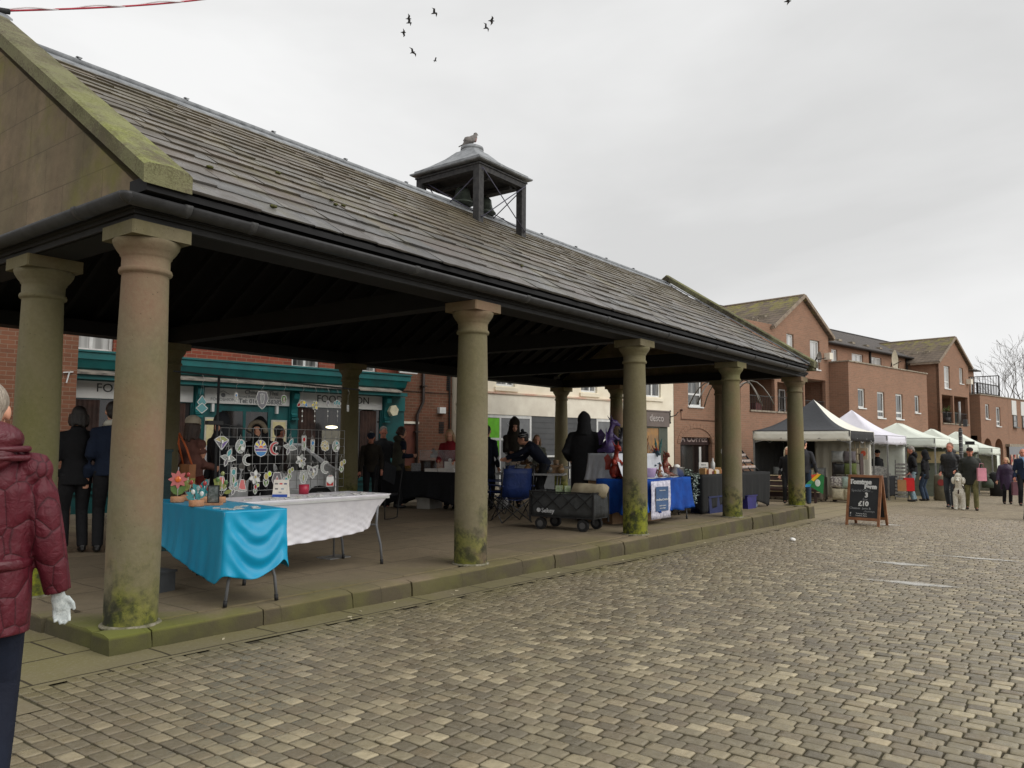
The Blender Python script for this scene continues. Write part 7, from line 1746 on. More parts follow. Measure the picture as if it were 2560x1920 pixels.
dragon('tall deep purple dragon standing on the white riser beside the black hooded figure', 8.78, 1.16, 1.165, math.radians(60), 1.15, pu, (.03, .015, .07))
dragon('dark dragon on the riser just left of the third column', 9.15, 1.15, 1.165, rzd, .9, gy_, (.02, .02, .03), 3)
dragon('bright red dragon sitting below the purple one against the white cloth', 8.55, .92, .76, rzd, 1.10, rd, (.2, .02, .01))
dragon('slate blue dragon peering out at the right side of the third column', 9.55, 1.15, 1.0, rzd, 1.0, bl, (.02, .04, .06), 3)
dragon('orange brown long necked dragon at the right of the third column', 9.75, 1.0, .78, math.radians(-60), 1.25, (.24, .10, .02), br_, 0)
dragon('blue grey dragon with folded wings next to the orange one', 9.75, .8, .76, rzd, .92, bl, (.015, .02, .03), 3)
dragon('brown furry creature resting low between the third column and blue dragon', 9.2, .85, .76, rzd, 1.1, (.2, .12, .07), (.1, .05, .03), 2)
dragon('red brown dragon with red crest in the middle of the blue table', 9.98, .72, .76, rzd, .85, br_, (.25, .03, .02), 3)
dragon('tall red spiky dragon behind the red brown one', 10.3, 1.1, .76, rzd, 1.0, rd, (.28, .03, .02), 3)
dragon('turquoise hare with very long upright ears', 10.55, 1.15, .76, math.radians(-50), .95, te, (.008, .07, .07), 1)
dragon('dark grey creature behind the garland of leaves', 10.9, 1.15, .76, rzd, .8, gy_, (.03, .03, .035), 2)
dragon('small dark grey dragon head beside the cafe window view', 11.15, 1.3, .76, rzd, .8, gy_, (.04, .035, .04), 3)
dragon('small dark red curled dragon at the front edge of the blue table', 9.85, .58, .762, rzd, .62, (.16, .03, .02), br_, 2)
dragon('little olive and red dragon by the lilac bucket', 9.42, .56, .762, rzd, .45, gr_, (.3, .05, .02), 0)
dragon('tiny white faced creature between the red brown and blue grey dragons', 9.72, .62, .762, rzd, .5, (.5, .5, .5), (.2, .2, .22), 2)
put('lilac_bucket', 'lilac plastic bucket with a white cloth on the blue table', 'bucket', (9.2, .62, .762), 0, lambda q: q.lathe([(.075, 0), (.10, .13), (.115, .15), (.11, .155)]), M('lilac_plastic', srgb(196, 172, 212), rough=.4, bump=0))
put('steel_tub', 'round brushed steel tub at the right end of the blue table', 'tub', (10.22, .62, .762), 0, lambda q: q.lathe([(.13, 0), (.135, .15), (.14, .155), (.12, .14)], n=28), M('brushed_steel', (.5, .49, .46), (.36, .35, .33), rough=.35, metal=.8))
put('paper_bundle', 'crumpled white paper in the steel tub', 'paper', (10.22, .62, .91), 0, lambda q: (q.ball((0, 0, .02), .08, .06, .035, 8, 5), q.ball((.05, .02, .03), .04, .05, .03, 8, 5)), PAPER)
# banner
bn = thing('stall_banner', 'white bordered blue grey banner pinned to the blue cloth', 'banner', (8.78, .40, .10), math.radians(-4))
q = MB(); q.sheet([[(.62*i/10, -.01+.004*math.sin(i*1.3+k), .62*k/8+.01*(10-i)/10*-1) for i in range(11)] for k in range(9)]); o = q.build('border', M('pale_print', srgb(214, 212, 224), srgb(160, 158, 176), sc=22, rough=.8, bump=0), bn); o.modifiers.new('t', 'SOLIDIFY').thickness = .003
q = MB(); q.sheet([[(.12+.40*i/8, -.026, .12+.40*k/6) for i in range(9)] for k in range(7)]); q.build('panel', M('slate_blue_print', srgb(66, 92, 130), rough=.8, bump=0), bn)
text('LoveBeastCreations', 'lettering', PAPER, bn, (.32, -.032, .31), (PI/2, 0, 0), .052, .001)
text('Handmade Creatures', 'lettering', PAPER, bn, (.32, -.032, .46), (PI/2, 0, 0), .022, .001)
text('sculpted and painted', 'lettering', PAPER, bn, (.32, -.032, .21), (PI/2, 0, 0), .026, .001)
text('one of a kind gifts', 'lettering', PAPER, bn, (.32, -.032, .17), (PI/2, 0, 0), .026, .001)
# garland
q = MB(); rs = random.Random(6)
for k in range(420):
    u_ = rs.random(); 
    if u_ < .25: p = Vector((10.35+rs.uniform(-.1, .25), .55+rs.uniform(-.1, .1), .80+rs.uniform(-.03, .08)))
    else: v_ = (u_-.25)/.75; p = Vector((10.5-.10*v_+rs.gauss(0, .05*(1-v_*.6)), .38+rs.gauss(0, .02), .80-.52*v_))
    a = rs.uniform(0, 6.28); b = rs.uniform(-1, .5); d = Vector((math.cos(a)*math.cos(b), math.sin(a)*math.cos(b), math.sin(b)))*.04; n_ = d.orthogonal().normalized()*.011
    q.cur = 0 if rs.random() < .75 else 1; q.add([p, p+d*.5+n_, p+d, p+d*.5-n_], [(0, 1, 2, 3)])
o = q.build('leaf_garland', [M('eucalyptus', srgb(96, 112, 100), srgb(64, 80, 70), rough=.7), M('eucalyptus_pale', srgb(176, 188, 180), rough=.7)]); tag(o, 'trailing garland of small grey green leaves over the corner of the blue cloth', 'plant')
# ---------------------------------------------------------------- craft stall
clothbox('long black cloth craft table between the fourth and last columns', 11.3, .62, 0, math.radians(-4), 3.15, .72, M('charcoal_table_cloth', (.010, .0105, .011), (.007, .0075, .008), rough=.85), .02, -.02, 6, arch=.20)
def ct(s, w, z=.752):
    a = math.radians(-4); return (11.3+s*math.cos(a)-w*math.sin(a), .62+s*math.sin(a)+w*math.cos(a), z)
rs = random.Random(21)
cc = [srgb(196, 150, 96), srgb(150, 90, 50), srgb(214, 190, 176), srgb(110, 50, 36), srgb(196, 160, 60), srgb(226, 216, 204)]
for k in range(16):
    w_, h_ = rs.uniform(.06, .11), rs.uniform(.05, .13); c = cc[k % 6]
    put('craft_box', ['small tan craft box', 'brown wooden craft box', 'pinkish soap carton', 'dark red craft box', 'mustard yellow craft box', 'white craft carton'][k % 6]+' on the black craft table', 'box', ct(.35+.105*k, .15+.18*((k*3) % 3)), rs.uniform(-.5, .5), lambda q: (q.box(-w_, -.06, 0, w_, .06, h_), q.box(-w_*.8, -.05, h_+.001, w_*.8, .05, h_+.012)), M('craft_%d' % (k % 6), c, rough=.6), 'small craft boxes on the black table')
ps = thing('price_list', 'small lit white price list standing on the craft table', 'sign', ct(.75, .35), math.radians(-40))
q = MB(); q.box(-.1, -.006, 0, .1, .006, .22); q.build('board', PAPER, ps)
for k in range(3): text(['RINGS', 'TO ORDER', '£1'][k], 'lettering', LETT, ps, (0, -.009, .17-.055*k), (PI/2, 0, 0), .036, .001)
put('glass_bottle', 'tall clear bottle just left of the fourth column', 'bottle', ct(1.25, .4), 0, lambda q: q.lathe([(.045, 0), (.045, .2), (.015, .25), (.015, .30)]), GC['white'])
rk = thing('tiered_jar_rack', 'black tiered rack of small white lidded jars leaning back', 'display rack', ct(2.15, .15), math.radians(-4))
q = MB(); q.bar((0, 0, .02), (0, .42, .50), .02, .03); q.bar((.74, 0, .02), (.74, .42, .50), .02, .03); q.bar((.37, 0, .02), (.37, .42, .5), .02, .02)
for k in range(4): q.box(0, .03+.11*k, .06+.125*k, .74, .13+.11*k, .075+.125*k)
q.build('rack', BLACK, rk)
JL = M('jar_label', srgb(222, 214, 204), srgb(150, 120, 110), sc=70, rough=.5)
JT = [M('jar_lid_%d' % k, c, rough=.4, bump=0) for k, c in enumerate([(.03, .03, .03), srgb(170, 60, 40), srgb(200, 150, 60)])]
for k in range(4):
    for j in range(10):
        x_, y_, z_ = .04+.073*j, .08+.11*k, .076+.125*k
        q = MB(); q.lathe([(.028, 0), (.030, .01), (.030, .055), (.026, .06)], (0, 0, 0), 10); p = rk.location; a = math.radians(-4)
        o = q.build('jar', JL, None, (p.x+x_*math.cos(a)-y_*math.sin(a), p.y+x_*math.sin(a)+y_*math.cos(a), p.z+z_)); tag(o, 'small pale labelled jar on the %s shelf of the black tiered rack' % ('lowest', 'second', 'third', 'top')[k], 'jar', 'jars on the %s shelf of the rack' % ('lowest', 'second', 'third', 'top')[k])
        q = MB(); q.lathe([(.029, .061), (.029, .074), (.0, .0745)], n=10); q.build('lid', JT[(k*3+j) % 3 if k == 0 else 0], o)
q = MB(); q.sheet([[(.0+.12*i, .46+.05*math.sin(k*1.1), .35+.06*k+.03*math.sin(i*1.9)) for i in range(7)] for k in range(6)]); o = q.build('white_sheet', M('soft_white_sheet', srgb(206, 204, 196), srgb(170, 168, 160), rough=.8), None, rk.location, math.radians(-4)); o.modifiers.new('t', 'SOLIDIFY').thickness = .01; tag(o, 'crumpled white sheet behind the tiered jar rack', 'cloth')
BINB = M('dark_blue_plastic', (.012, .022, .10), (.008, .015, .07), rough=.45)
put('storage_bin', 'dark blue plastic bin on the floor left of the fourth column', 'bin', (11.95, .78, 0), -.05, lambda q: (q.prism([(-.33, 0), (.33, 0), (.37, .30), (-.37, .30)], -.2, .2, 'y'), q.box(-.39, -.22, .301, .39, .22, .33)), BINB)
put('storage_bin', 'purplish blue box under the craft table right of the fourth column', 'bin', (13.45, .62, 0), -.05, lambda q: (q.prism([(-.2, 0), (.2, 0), (.24, .26), (-.24, .26)], -.18, .18, 'y'), q.box(-.25, -.2, .261, .25, .2, .28)), M('indigo_plastic', (.03, .025, .18), (.02, .02, .12), rough=.4))
put('shopping_bag', 'blue patterned reusable shopping bag under the craft table', 'bag', (13.9, .62, 0), -.1, lambda q: q.tube([(0, 0, 0), (0, 0, .15), (.01, 0, .3)], [.2, .21, .17], 10, ry=[.1, .11, .06], up=(0, 1, 0)), M('blue_pattern_bag', srgb(30, 90, 160), srgb(190, 200, 214), sc=9, rough=.35, bump=.3))
put('pink_bag', 'bright pink bag squeezed beside the blue shopping bag', 'bag', (13.68, .60, 0), -.1, lambda q: q.tube([(0, 0, 0), (0, 0, .28)], [.07, .05], 8), M('pink_plastic', srgb(214, 60, 110), rough=.4))
# ---------------------------------------------------------------- arched basket stand behind the fourth column
bs_ = thing('basket_stand', 'tall metal flower basket stand with arching arms behind the far columns', 'plant stand', (17.8, 2.6, G(17.6)))
q = MB(); q.tube([(0, 0, -.2), (0, 0, 2.7)], .05, 10); q.build('post', IRON, bs_)
for k in range(8):
    a = 2*PI*k/8+.3; q = MB(); q.tube([(math.cos(a)*.04, math.sin(a)*.04, 2.5)]+[(math.cos(a)*(.04+1.08*u), math.sin(a)*(.04+1.08*u), 2.62+.66*math.sin(PI*min(1, u*.95+.02))**.8+.18*(1-u)) for u in (.15, .3, .45, .6, .75, .88, 1)], .018, 8); q.build('arm', M('arm_steel', (.22, .20, .17), (.12, .11, .10), rough=.4, metal=.5), bs_)
# bench with pale edged slats
bh = thing('slatted_bench', 'dark wooden bench with pale edged slats beyond the craft table', 'bench', (21.5, 2.3, G(21.5)), math.radians(-78))
SLAT = M('dark_slat', srgb(62, 38, 32), srgb(44, 28, 24), sc=6, rough=.6); SLE = M('pale_slat_edge', srgb(214, 198, 160), rough=.6)
for k in range(4):
    q = MB(); q.bar((-.9, .10+.05*k, .22+.16*k), (.9, .10+.05*k, .22+.16*k), .03, .14, (0, .2, 1)); o = q.build('slat', SLAT, bh)
    q = MB(); q.box(-.9, .07+.05*k, .295+.16*k, .9, .10+.05*k, .318+.16*k); q.build('slat_edge', SLE, o)
for s_ in (-.8, .8): q = MB(); q.bar((s_, .1, 0), (s_, .28, .8), .05, .06); q.bar((s_, -.3, 0), (s_, -.3, .4), .05, .06); q.build('leg', SLAT, bh)
q = MB(); q.box(-.9, -.34, .38, .9, .08, .42); q.build('seat', SLAT, bh)
# ---------------------------------------------------------------- chalk boards
def aboard(label, x, y, rz, w, h, frame, group=None):
    t = thing('chalkboard_sign', label, 'a-board', (x, y, G(x)), rz, group)
    n = 20; sp = .26
    for s_ in (-1, 1):
        top = Vector((0, s_*.015, h)); bot = Vector((0, s_*sp, 0)); up_ = (0, s_*1, .3)
        for sx in (-1, 1):
            q = MB(); q.bar((sx*(w/2-.025), bot.y, 0), (sx*(w/2-.025), top.y, h), .05, .03, (0, 1, .2)); q.build('leg', frame, t)
        q = MB(); L = lambda u: (bot.y+(top.y-bot.y)*u, h*u)
        y0, z0 = L(.13); y1, z1 = L(.975)
        q.bar((-w/2+.05, y0, z0), (w/2-.05, y0, z0), .03, .055, (0, s_*-.25, 1)); q.bar((-w/2+.05, y1, z1), (w/2-.05, y1, z1), .03, .05, (0, s_*-.25, 1)); q.build('rail', frame, t)
        y0, z0 = L(.155); y1, z1 = L(.955)
        q = MB(); q.add([(-w/2+.05, y0, z0), (w/2-.05, y0, z0), (w/2-.05, y1, z1), (-w/2+.05, y1, z1), (-w/2+.05, y0-s_*.012, z0), (w/2-.05, y0-s_*.012, z0), (w/2-.05, y1-s_*.012, z1), (-w/2+.05, y1-s_*.012, z1)], [(0, 1, 2, 3), (7, 6, 5, 4), (0, 4, 5, 1), (1, 5, 6, 2), (2, 6, 7, 3), (3, 7, 4, 0)]); q.build('board', BLKM, t)
    return t, math.atan2(sp-.015, h), sp
a1_, tl, sp = aboard('wooden framed chalkboard with white chalk lettering about an offer on cheese and jams', 14.25, -1.62, math.radians(-96), .66, 1.0, BWOOD)
def chalk(s, x, u, size, mat=CHALK, off=.0, sx=1, al='CENTER'):
    yy = -(sp+(.015-sp)*u)-.010; text(s, 'lettering', mat, a1_, (x, yy, 1.0*u), (PI/2-tl, 0, 0), size, .0015, al, off, sx)
chalk('Tomtree', -.08, .86, .125, off=.009, sx=.95); chalk('Farm', .12, .77, .115, off=.009)
chalk('Special Offer...', -.04, .69, .072, CHALKG); chalk('3', .05, .60, .13, off=.006); chalk('for', .03, .515, .08, CHALKG); chalk('£10', .0, .43, .13, off=.006)
chalk('Cheeses  jams &', -.06, .34, .062, CHALKG, .001); chalk('chutneys', .12, .285, .058, CHALKG); chalk('Tomtree Farm', -.03, .235, .036, CHALK); chalk('Tomtree_Farm', -.03, .195, .036, CHALK); chalk('f', -.24, .235, .045, CHALK, .003); chalk('o', -.24, .195, .045, CHALKG, .003)
DGF = M('grey_painted_frame', (.085, .09, .095), (.06, .064, .07), rough=.6)
aboard('dark grey framed pavement sign cut by the right edge of the photo', 18.5, -4.36, math.radians(-60), .62, .95, DGF)
def rows_board(label, x, y, rz, w, h, lines, frame=BLACK, z0=0.0, seed=1, cat_='sign'):
    t = thing('notice_board', label, cat_, (x, y, G(x)), rz); q = MB(); q.box(-w/2, -.01, z0, w/2, .01, h); q.build('board', BLKM, t)
    q = MB(); rs = random.Random(seed); n = lines
    for k in range(n):
        z = h-.05-(h-z0-.1)*k/max(n-1, 1); l_ = rs.uniform(.5, .85)*w/2; q.box(-l_, -.014, z-.010, l_, -.0105, z+.010)
    q.build('chalk_rows', CHALKG, t); return t
rb1 = rows_board('tall black menu board of white rows behind the couple', 29.2, -.95, math.radians(-98), .62, 1.05, 11, seed=2)
text('Pork Rolls', 'lettering', CHALK, rb1, (-.02, -.016, .98), (PI/2, 0, 0), .1, .001)
def stand_of(label, x, y, rz, w, h, rows, seed):
    t = thing('newspaper_rack', label, 'newspaper rack', (x, y, G(x)), rz); q = MB(); q.bar((-w/2, 0, 0), (-w/2, .1, h), .02); q.bar((w/2, 0, 0), (w/2, .1, h), .02); q.build('frame', BLACK, t); rs = random.Random(seed)
    for k in range(rows):
        z = .08+(h-.15)*k/rows; q = MB(); q.box(-w/2+.01, -.03+.1*k/rows, z, w/2-.01, .0+.1*k/rows, z+(h/rows)*.55); q.build('paper_row', M('newsprint', srgb(190, 188, 182), srgb(120, 120, 120), sc=18, rough=.8), t)
stand_of('slanting rack of newspapers between the stone pillar and the menu board', 28.3, -.85, math.radians(-100), .55, .75, 7, 2)
stand_of('rack of newspapers at the corner of the white gazebo', 26.6, .12, math.radians(-100), .42, 1.35, 10, 3)
# stone pillar with red disc, banded black post
pp = thing('stone_pillar', 'squat brown stone pillar with red round badge behind the pale jeans man', 'pillar', (27.4, -.95, G(27.4)))
q = MB(); q.lathe([(.21, -.1), (.2, .82), (.19, .86), (.12, .88)], n=20); q.build('shaft', M('pillar_stone', srgb(120, 112, 92), srgb(96, 92, 74)), pp)
q = MB(); q.tube([(-.21, -.05, .62), (-.225, -.053, .62)], .11, 18, smooth=False); q.build('badge', M('red_enamel', srgb(150, 50, 46)), pp)
fp = thing('banded_post', 'tall black banded signpost with a thin grey pole above it', 'post', (28.5, -1.45, G(28.5)))
q = MB(); q.tube([(0, 0, -.1), (0, 0, 2.42)], .062, 14); q.ball((0, 0, 2.44), .055, .055, .08)
q.build('shaft', M('post_black', (.014, .013, .013), rough=.4), fp)
for z in (1.6, 1.66, 1.82, 1.98, 2.04, 2.2, 2.36, 2.42): q = MB(); q.lathe([(.062, z), (.070, z+.006), (.070, z+.018), (.062, z+.024)], n=16); q.build('band', M('post_band', (.30, .29, .28), rough=.4), fp)
q = MB(); q.tube([(0, 0, 2.56), (0, 0, 3.42)], .035, 8); q.build('pole', STEEL, fp)
q = MB(); q.box(.0, -.42, 1.93, .02, -.13, 2.04); q.build('sign_arm', BLACK, fp)
q = MB(); q.box(-.08, -.22, 2.55, .06, -.10, 2.8); q.build('control_box', M('post_box', (.06, .06, .06)), fp)
# ---------------------------------------------------------------- contents of the gazebo stalls
cush = [('black quilted cushion bag', (.02, .02, .022)), ('olive green cushion', srgb(100, 112, 60)), ('purple cushion with white dots', srgb(70, 44, 66)), ('mint green cushion', srgb(186, 206, 196)), ('cream cushion with bee print', srgb(206, 196, 168)), ('cream bee print cushion', srgb(200, 190, 160)), ('silver grey cushion', srgb(150, 152, 150)), ('grey patterned cushion', srgb(110, 104, 108))]
def pillow(q, w, h, d=.09):
    n = 10; U = [-1+2*i/n for i in range(n+1)]; f = lambda u, v: d*(max(0, 1-abs(u)**2.6)*max(0, 1-abs(v)**2.6))**.5
    for s_ in (-1, 1):
        g_ = [[(u*w/2*(1-.06*(1-v*v)), s_*f(u, v), h/2+v*h/2*(1-.06*(1-u*u))) for u in U] for v in U]
        q.sheet(g_ if s_ < 0 else [list(reversed(r)) for r in g_])
rg_ = thing('cushion_rack', 'dark rack holding the cushions at the front of the dark grey gazebo', 'display rack', (22.9, .95, G(22.9)), math.radians(-90))
q = MB(); q.box(-.42, 0, 0, -.39, .4, 1.5); q.box(.39, 0, 0, .42, .4, 1.5)
for z in (.05, .42, .80, 1.2, 1.48): q.box(-.389, 0, z, .389, .4, z+.02)
q.build('rack', SLAT, rg_)
pos_ = [(22.72, 1.10, .84, 0), (22.72, .78, .85, 1), (22.72, 1.2, .44, 2), (22.72, .84, .44, 3), (22.72, 1.15, .07, 4), (22.72, .8, .07, 5), (22.72, 1.15, 1.22, 6), (22.75, .8, 1.22, 7)]
for x_, y_, z_, k in pos_:
    nm, c = cush[k]; q = MB(); pillow(q, .38, .36); 
    o = q.build('cushion', M('cushion_%d' % k, c, (.7, .68, .6) if k == 2 else tuple(v*.7 for v in (c if max(c) <= 1 else srgb(*c))), sc=16 if k == 2 else 12, rough=.4 if k in (0, 6) else .85), None, (x_, y_, G(x_)+z_), math.radians(-90)); tag(o, nm+' on the %s shelf of the dark rack' % ('bottom' if z_ < .2 else 'lower' if z_ < .6 else 'middle' if z_ < 1 else 'top'), 'cushion', 'cushions on the dark rack')
gt = clothbox('low table of cushions and hats inside the dark grey gazebo', 23.2, 1.6, G(23), math.radians(90), 1.7, .6, M('taupe_cloth', srgb(110, 98, 84)), .05, .02, 12)
for k in range(5):
    q = MB(); pillow(q, .36, .3); o = q.build('cushion', M('cushion_%d' % (4 if k % 2 else 6), srgb(200, 190, 160)), None, (23.0, 1.75+.33*k, G(23)+.75), math.radians(-90)); tag(o, 'cushion lying on the low cloth table inside the dark grey gazebo', 'cushion', 'cushions on the low table')
q = MB(); q.lathe([(.14, 0), (.15, .01), (.09, .02), (.085, .10), (.02, .12)]); o = q.build('felt_hat', M('navy_felt', (.012, .015, .03)), None, (22.95, 2.0, G(23)+1.05)); tag(o, 'dark navy felt hat on top of the cushions', 'hat')
def tote(label, x, y, z, c, motif=None):
    t = thing('tote_bag', label, 'bag', (x, y, z), math.radians(-90), 'canvas tote bags hanging under the gazebo')
    q = MB(); q.prism([(-.15, -.38), (.15, -.36), (.16, 0), (-.16, 0)], -.02, .02, 'y'); q.build('bag', M('tote_canvas', srgb(196, 182, 156), srgb(170, 156, 130), bump=.4), t)
    q = MB(); q.tube([(-.09, 0, -.03), (-.07, 0, .25), (0, 0, .33), (.07, 0, .25), (.09, 0, -.03)], .01, 5); q.build('handle', M('tote_canvas', (.5, .5, .5)), t)
    if motif: q = MB(); q.ball((0.03, -.024, -.17), .08, .004, .09); q.build('print', M('orange_print', srgb(206, 90, 62), bump=0), t)
tote('cream tote bag with orange print hanging at the front right of the dark grey gazebo', 24.0, .72, 1.28, 0, True); tote('plain cream tote bag hanging just left of the printed one', 23.7, .95, 1.26, 0)
tote('plain cream tote bag hanging behind the printed one', 24.3, .95, 1.26, 0)
t_ = clothbox('black cloth stall table under the white gazebo', 26.1, .95, G(26), math.radians(-10), 2.2, .6, BLC, .03, .02, 14)
for k in range(4):
    q = MB(); q.box(-.2, -.15, 0, .2, .15, .03+.02*k); q.bar((-.2, .16, .02), (.2, .2, .24), .38, .01, (0, 1, .3)) if False else None
    o = q.build('magazine_pile', M('newsprint', (.5, .5, .5)), None, (26.2+.5*k, 1.1-.09*k, G(26)+.752), .1*k); tag(o, 'pile of magazines on the black stall table under the white gazebo', 'magazines', 'magazine piles')
put('open_newspaper', 'open newspaper propped up at the front of the white gazebo stall', 'newspaper', (26.15, .75, G(26)+.75), math.radians(-95), lambda q: (q.add([(-.3, 0, 0), (0, .05, 0), (0, .12, .38), (-.3, .1, .36)], [(0, 1, 2, 3)]), q.add([(0, .05, 0), (.3, 0, 0), (.3, .1, .34), (0, .12, .38)], [(0, 1, 2, 3)])), M('newsprint', (.5, .5, .5)))
cb_ = thing('canopy_counter', 'cream board counter of the food stall behind the couple', 'counter', (31.4, -.4, G(31.4)), math.radians(-90))
q = MB(); q.box(-1.2, 0, 1.28, .7, .04, 1.72); q.build('sign_board', M('cream_board', srgb(206, 190, 150), srgb(190, 172, 130)), cb_)
for k in range(6): q = MB(); q.box(-.3+.06*k, -.01, 0, -.26+.06*k, .03, 1.2) if False else q.box(-1.2, .02, .0+.2*k, .7, .03, .19+.2*k); q.build('front_panel', GL2, cb_)
put('litter_bin', 'black waste bin with white rows by the last gazebo', 'bin', (34.6, -1.9, G(34.6)), 0, lambda q: q.lathe([(.28, 0), (.3, .85), (.2, .95)]), BLACK)
put('green_bag', 'dark green bag hanging behind the pink bag carrier', 'bag', (21.65, -2.95, G(21.6)+.62), 0, lambda q: sack(q, .14, .26), M('dark_green_bag', srgb(52, 62, 46)))
# bags carried by people
def carrier(label, x, y, z, w, h, d, mats, rz=0, quad=None):
    t = thing('carrier_bag', label, 'bag', (x, y, z), rz); q = MB(); q.prism([(-w/2, -h), (w/2, -h), (w/2*.95, 0), (-w/2*.95, 0)], -d/2, d/2, 'y'); q.build('bag', mats, t)
    q = MB(); q.tube([(-w*.3, 0, -.01), (-w*.2, 0, .12), (w*.2, 0, .12), (w*.3, 0, -.01)], .006, 5); q.build('handle', mats, t); return t
carrier('bright red gift bag held by the man in pale jeans', 25.35, -.35, G(25)+.76, .32, .42, .14, M('red_gift_bag', srgb(206, 26, 30), rough=.4, bump=0), math.radians(-70))
carrier('brown paper bag held in front of the red gift bag', 25.15, -.18, G(25)+.70, .26, .36, .12, M('kraft_bag', srgb(176, 130, 84), rough=.7), math.radians(-75))
carrier('pink paper gift bag carried by the man in camouflage trousers', 21.50, -2.84, G(21.5)+1.14, .22, .34, .08, M('pink_gift_bag', srgb(226, 150, 166), rough=.5, bump=0), math.radians(-60))
carrier('dull pink handbag carried by the woman in purple', 26.75, -3.2, G(27)+.72, .3, .42, .1, M('mauve_bag', srgb(120, 78, 88)), math.radians(-60))
rbg = thing('rainbow_bag', 'green shopping bag with rainbow striped corner held by the man beside the end column', 'bag', (19.45, .93, G(19)+.86), math.radians(-65))
for i, (pts, c) in enumerate((([(-.06, .0), (.10, .02), (-.04, -.10)], srgb(226, 80, 40)), ([(.10, .02), (.2, .02), (.0, -.18), (-.06, -.14), (-.04, -.10)], srgb(240, 190, 20)), ([(-.06, -.14), (0, -.18), (-.06, -.26), (-.2, -.26), (-.12, -.18)], srgb(60, 150, 90)), ([(-.2, -.26), (-.06, -.26), (-.10, -.33), (-.26, -.34)], srgb(50, 150, 210)), ([(.02, -.18), (.2, .02), (.28, -.02), (.24, -.52), (-.02, -.36), (-.10, -.33), (-.06, -.26)], srgb(30, 120, 60)))):
    q = MB(); q.prism(pts, -.02, .02, 'y'); q.build('bag_panel', M('rainbow_%d' % i, c, rough=.35, bump=0), rbg)
q = MB(); q.ball((.1, -.024, -.22), .07, .004, .10); q.build('bag_print', M('bag_print_white', srgb(206, 214, 204), bump=0), rbg)
q = MB(); q.tube([(-.0, 0, .0), (.02, 0, .06), (.08, 0, .01)], .008, 5); q.build('handle', M('rainbow_4', (.1, .3, .1)), rbg)
sb2 = thing('shoulder_bag', 'tan shoulder bag with orange strap on the woman in the cream hat', 'bag', (2.34, 3.28, .98), math.radians(80))
q = MB(); q.prism([(-.15, -.22), (.15, -.20), (.16, .05), (-.16, .05)], -.04, .04, 'y'); q.build('bag', M('tan_bag', srgb(166, 112, 72), srgb(140, 92, 58)), sb2)
q = MB(); q.tube([(-.14, 0, .04), (-.1, .06, .25), (-.03, .12, .42), (.05, .1, .30), (.14, 0, .04)], .012, 6); q.build('strap', M('orange_strap', srgb(190, 92, 44)), sb2)
# ---------------------------------------------------------------- birds
PIG = M('pigeon_grey', srgb(128, 122, 118), srgb(104, 100, 98), sc=10, rough=.8, bump=.2); GULL = M('bird_dark', (.05, .05, .055), rough=.8, bump=0)
pg = thing('pigeon', 'grey pigeon with pinkish breast perched on top of the bell turret', 'bird', (7.41, 3.135, 6.53), math.radians(52))
q = MB(); q.tube([(0, .16, .0), (0, .09, .07), (0, .0, .12), (0, -.05, .17), (0, -.055, .20)], [.02, .055, .068, .05, .036], 12); q.ball((0, -.06, .215), .034, .038, .034); q.tube([(0, -.09, .212), (0, -.115, .205)], [.01, .003], 6); q.tube([(0, .12, .03), (0, .24, -.04)], [.03, .022], 8, ry=[.016, .008])
for k in (-1, 1): q.ball((k*.045, .05, .10), .02, .11, .05, 10, 6); q.tube([(k*.02, 0, .07), (k*.02, -.01, .0)], .005, 5)
o = q.build('body', PIG, pg); remesh(o, .006, 1)
q = MB(); q.ball((0, -.055, .13), .045, .03, .06); q.build('breast', M('pigeon_pink', srgb(168, 132, 128), rough=.8), pg)
def bird(px_, py_, d, span, roll, flap, label):
    dr_ = _f+_R*((px_-1280)/1976.05)-_U*((py_-960)/1976.05); p = CAM+dr_*d
    t = thing('flying_bird', label, 'bird', p, math.radians(37+random.uniform(-30, 30)), 'birds flying over the square'); t.rotation_euler.y = math.radians(roll)
    s = span; q = MB(); q.tube([(0, -.22*s, 0), (0, -.1*s, 0), (0, .12*s, 0), (0, .28*s, -.02*s)], [.02*s, .06*s, .055*s, .015*s], 8); q.build('body', GULL, t)
    for k in (-1, 1):
        q = MB(); f = flap*s; q.add([(k*.03*s, -.08*s, .02*s), (k*.26*s, -.14*s, f), (k*.52*s, .04*s, f*.4), (k*.26*s, .02*s, f*.95), (k*.03*s, .12*s, .01*s)], [(0, 1, 3, 4), (1, 2, 3)]); o = q.build('wing', GULL, t); o.modifiers.new('t', 'SOLIDIFY').thickness = .012*s
random.seed(3)
for (a, b, sp_, rl, fl, lb) in ((1086, 33, 1.0, 12, .18, 'topmost dark bird of the flock'), (1022, 47, .9, 22, .06, 'bird just above another at the left of the flock'), (1023, 57, .9, 10, .2, 'bird directly beneath the upper left pair partner'), (1009, 81, .85, 18, -.12, 'leftmost bird with raised wings'), (1229, 52, 1.0, 14, .04, 'upper bird at the right of the flock'), (1215, 70, .85, 25, .22, 'lower bird at the right of the flock'), (1032, 131, .95, 24, .1, 'single lower left bird of the flock'), (1088, 152, .6, 14, .32, 'lowest and smallest bird of the flock'), (1970, 3, 1.1, 5, .1, 'lone bird at the top edge over the right half')):
    bird(a, b, 62, sp_, rl, fl, lb)
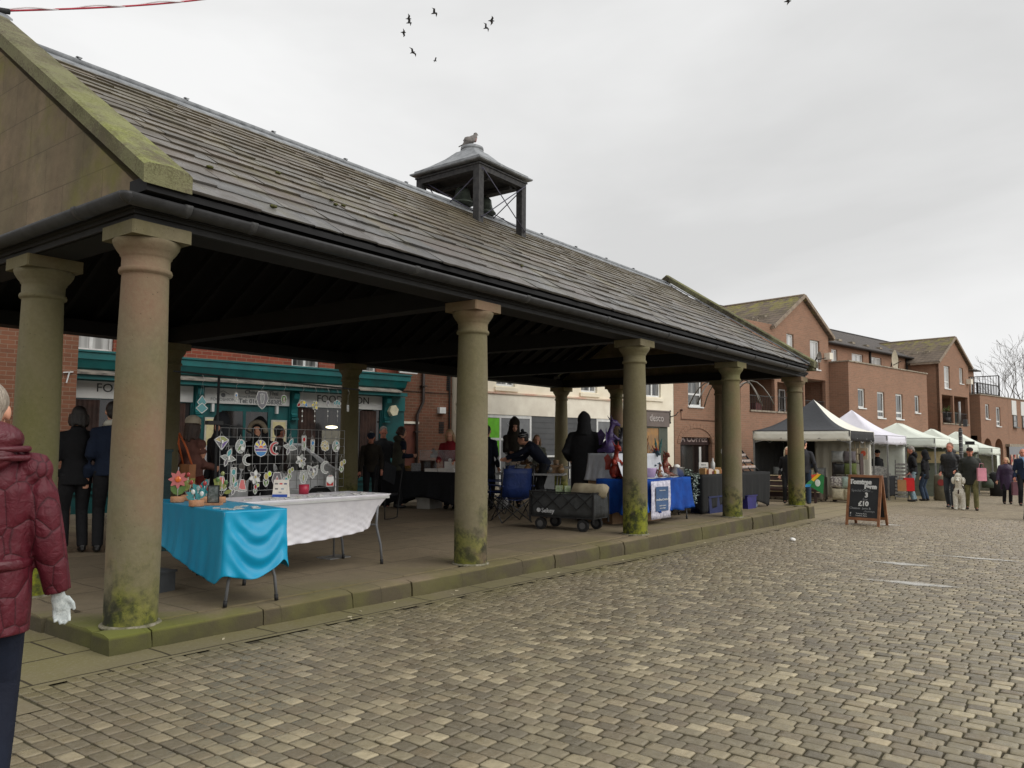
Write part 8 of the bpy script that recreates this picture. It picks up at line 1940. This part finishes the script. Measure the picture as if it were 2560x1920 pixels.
# string of red and white cable from the gable top
cb = thing('overhead_cable', 'red and white twisted cable rising from the gable top to the upper left', 'cable', (.05, 3.134, 5.62))
A0 = Vector((0, 0, 0)); B0 = Vector((6.0, 0, 4.0))
def cp_(u): p = A0*(1-u)+B0*u; p.z -= .55*math.sin(PI*u)*.6; return p
q = MB(); q.tube([cp_(k/30) for k in range(31)], .010, 6); q.build('red_strand', M('red_cable', srgb(176, 40, 60)), cb)
q = MB(); q.tube([cp_(k/60)+Vector((0, .014*math.cos(k*.9), .016*math.sin(k*.9)+.012)) for k in range(61)], .008, 5); q.build('white_strand', M('white_cable', srgb(220, 214, 216)), cb)
q = MB(); q.tube([(-.08, 0, -.02), (.06, 0, .02)], .03, 8); q.build('clamp', BLACK, cb)
# litter and chalky marks on the square
def gpt(x, y, dz=.006): return (x, y, G(x)+dz)
put('crumpled_paper', 'crumpled white paper lying on the setts in front of the fourth column', 'litter', gpt(10.16, -1.44, 0), .4, lambda q: (q.ball((0, 0, .02), .10, .045, .03, 8, 5), q.ball((-.07, .02, .03), .05, .04, .03, 7, 5)), PAPER)
rs = random.Random(31)
for i in range(26):
    x_ = rs.uniform(.3, 13.5); y_ = -.36-abs(rs.gauss(0, .10)) if i < 18 else rs.uniform(-4, -1); s_ = rs.uniform(.008, .02)
    put('litter_scrap', 'tiny pale scrap of litter on the ground near the kerb', 'litter', gpt(x_, y_, .002), rs.random()*6, lambda q: q.box(-s_, -s_*.4, 0, s_*1.4, s_*.4, .005), M('litter_pale', srgb(200, 190, 160)), 'tiny scraps of litter')
MK = NT('chalky_mark'); P_ = MK.tc(); sp3 = MK.sep(P_)
ed = MK.math('SUBTRACT', MK.math('SUBTRACT', 1.0, MK.math('ABSOLUTE', MK.math('MULTIPLY', sp3.outputs[0], 1.0))), MK.math('ABSOLUTE', MK.math('MULTIPLY', sp3.outputs[1], 3.2)))
al = MK.ramp(MK.math('ADD', ed, MK.math('MULTIPLY', MK.noise(4.5, 5, .7), 1.3)), .95, 1.45); MK.put(MK.b.inputs['Alpha'], MK.math('MULTIPLY', al, .75)); MKM = MK.fin(srgb(206, 204, 198), .9)
for i, (x_, y_, rz_, sx, sy, nm) in enumerate(((8.35, -3.40, -86, .75, .8, 'middle'), (9.7, -4.1, -88, 1.05, .5, 'far'), (6.7, -3.85, -84, .85, .8, 'nearest'), (14.6, -1.95, -90, .55, .8, 'under the chalkboard'))):
    q = MB(); q.add([(-1, -.35, 0), (1, -.35, 0), (1, .35, 0), (-1, .35, 0)], [(0, 1, 2, 3)]); o = q.build('ground_marking', MKM, None, (x_, y_, G(x_)+.006), math.radians(rz_), kind='structure'); o.scale = (sx, sy, 1); o.rotation_euler = (0, math.atan(.0098) if False else 0, math.radians(rz_))
flush_texts()
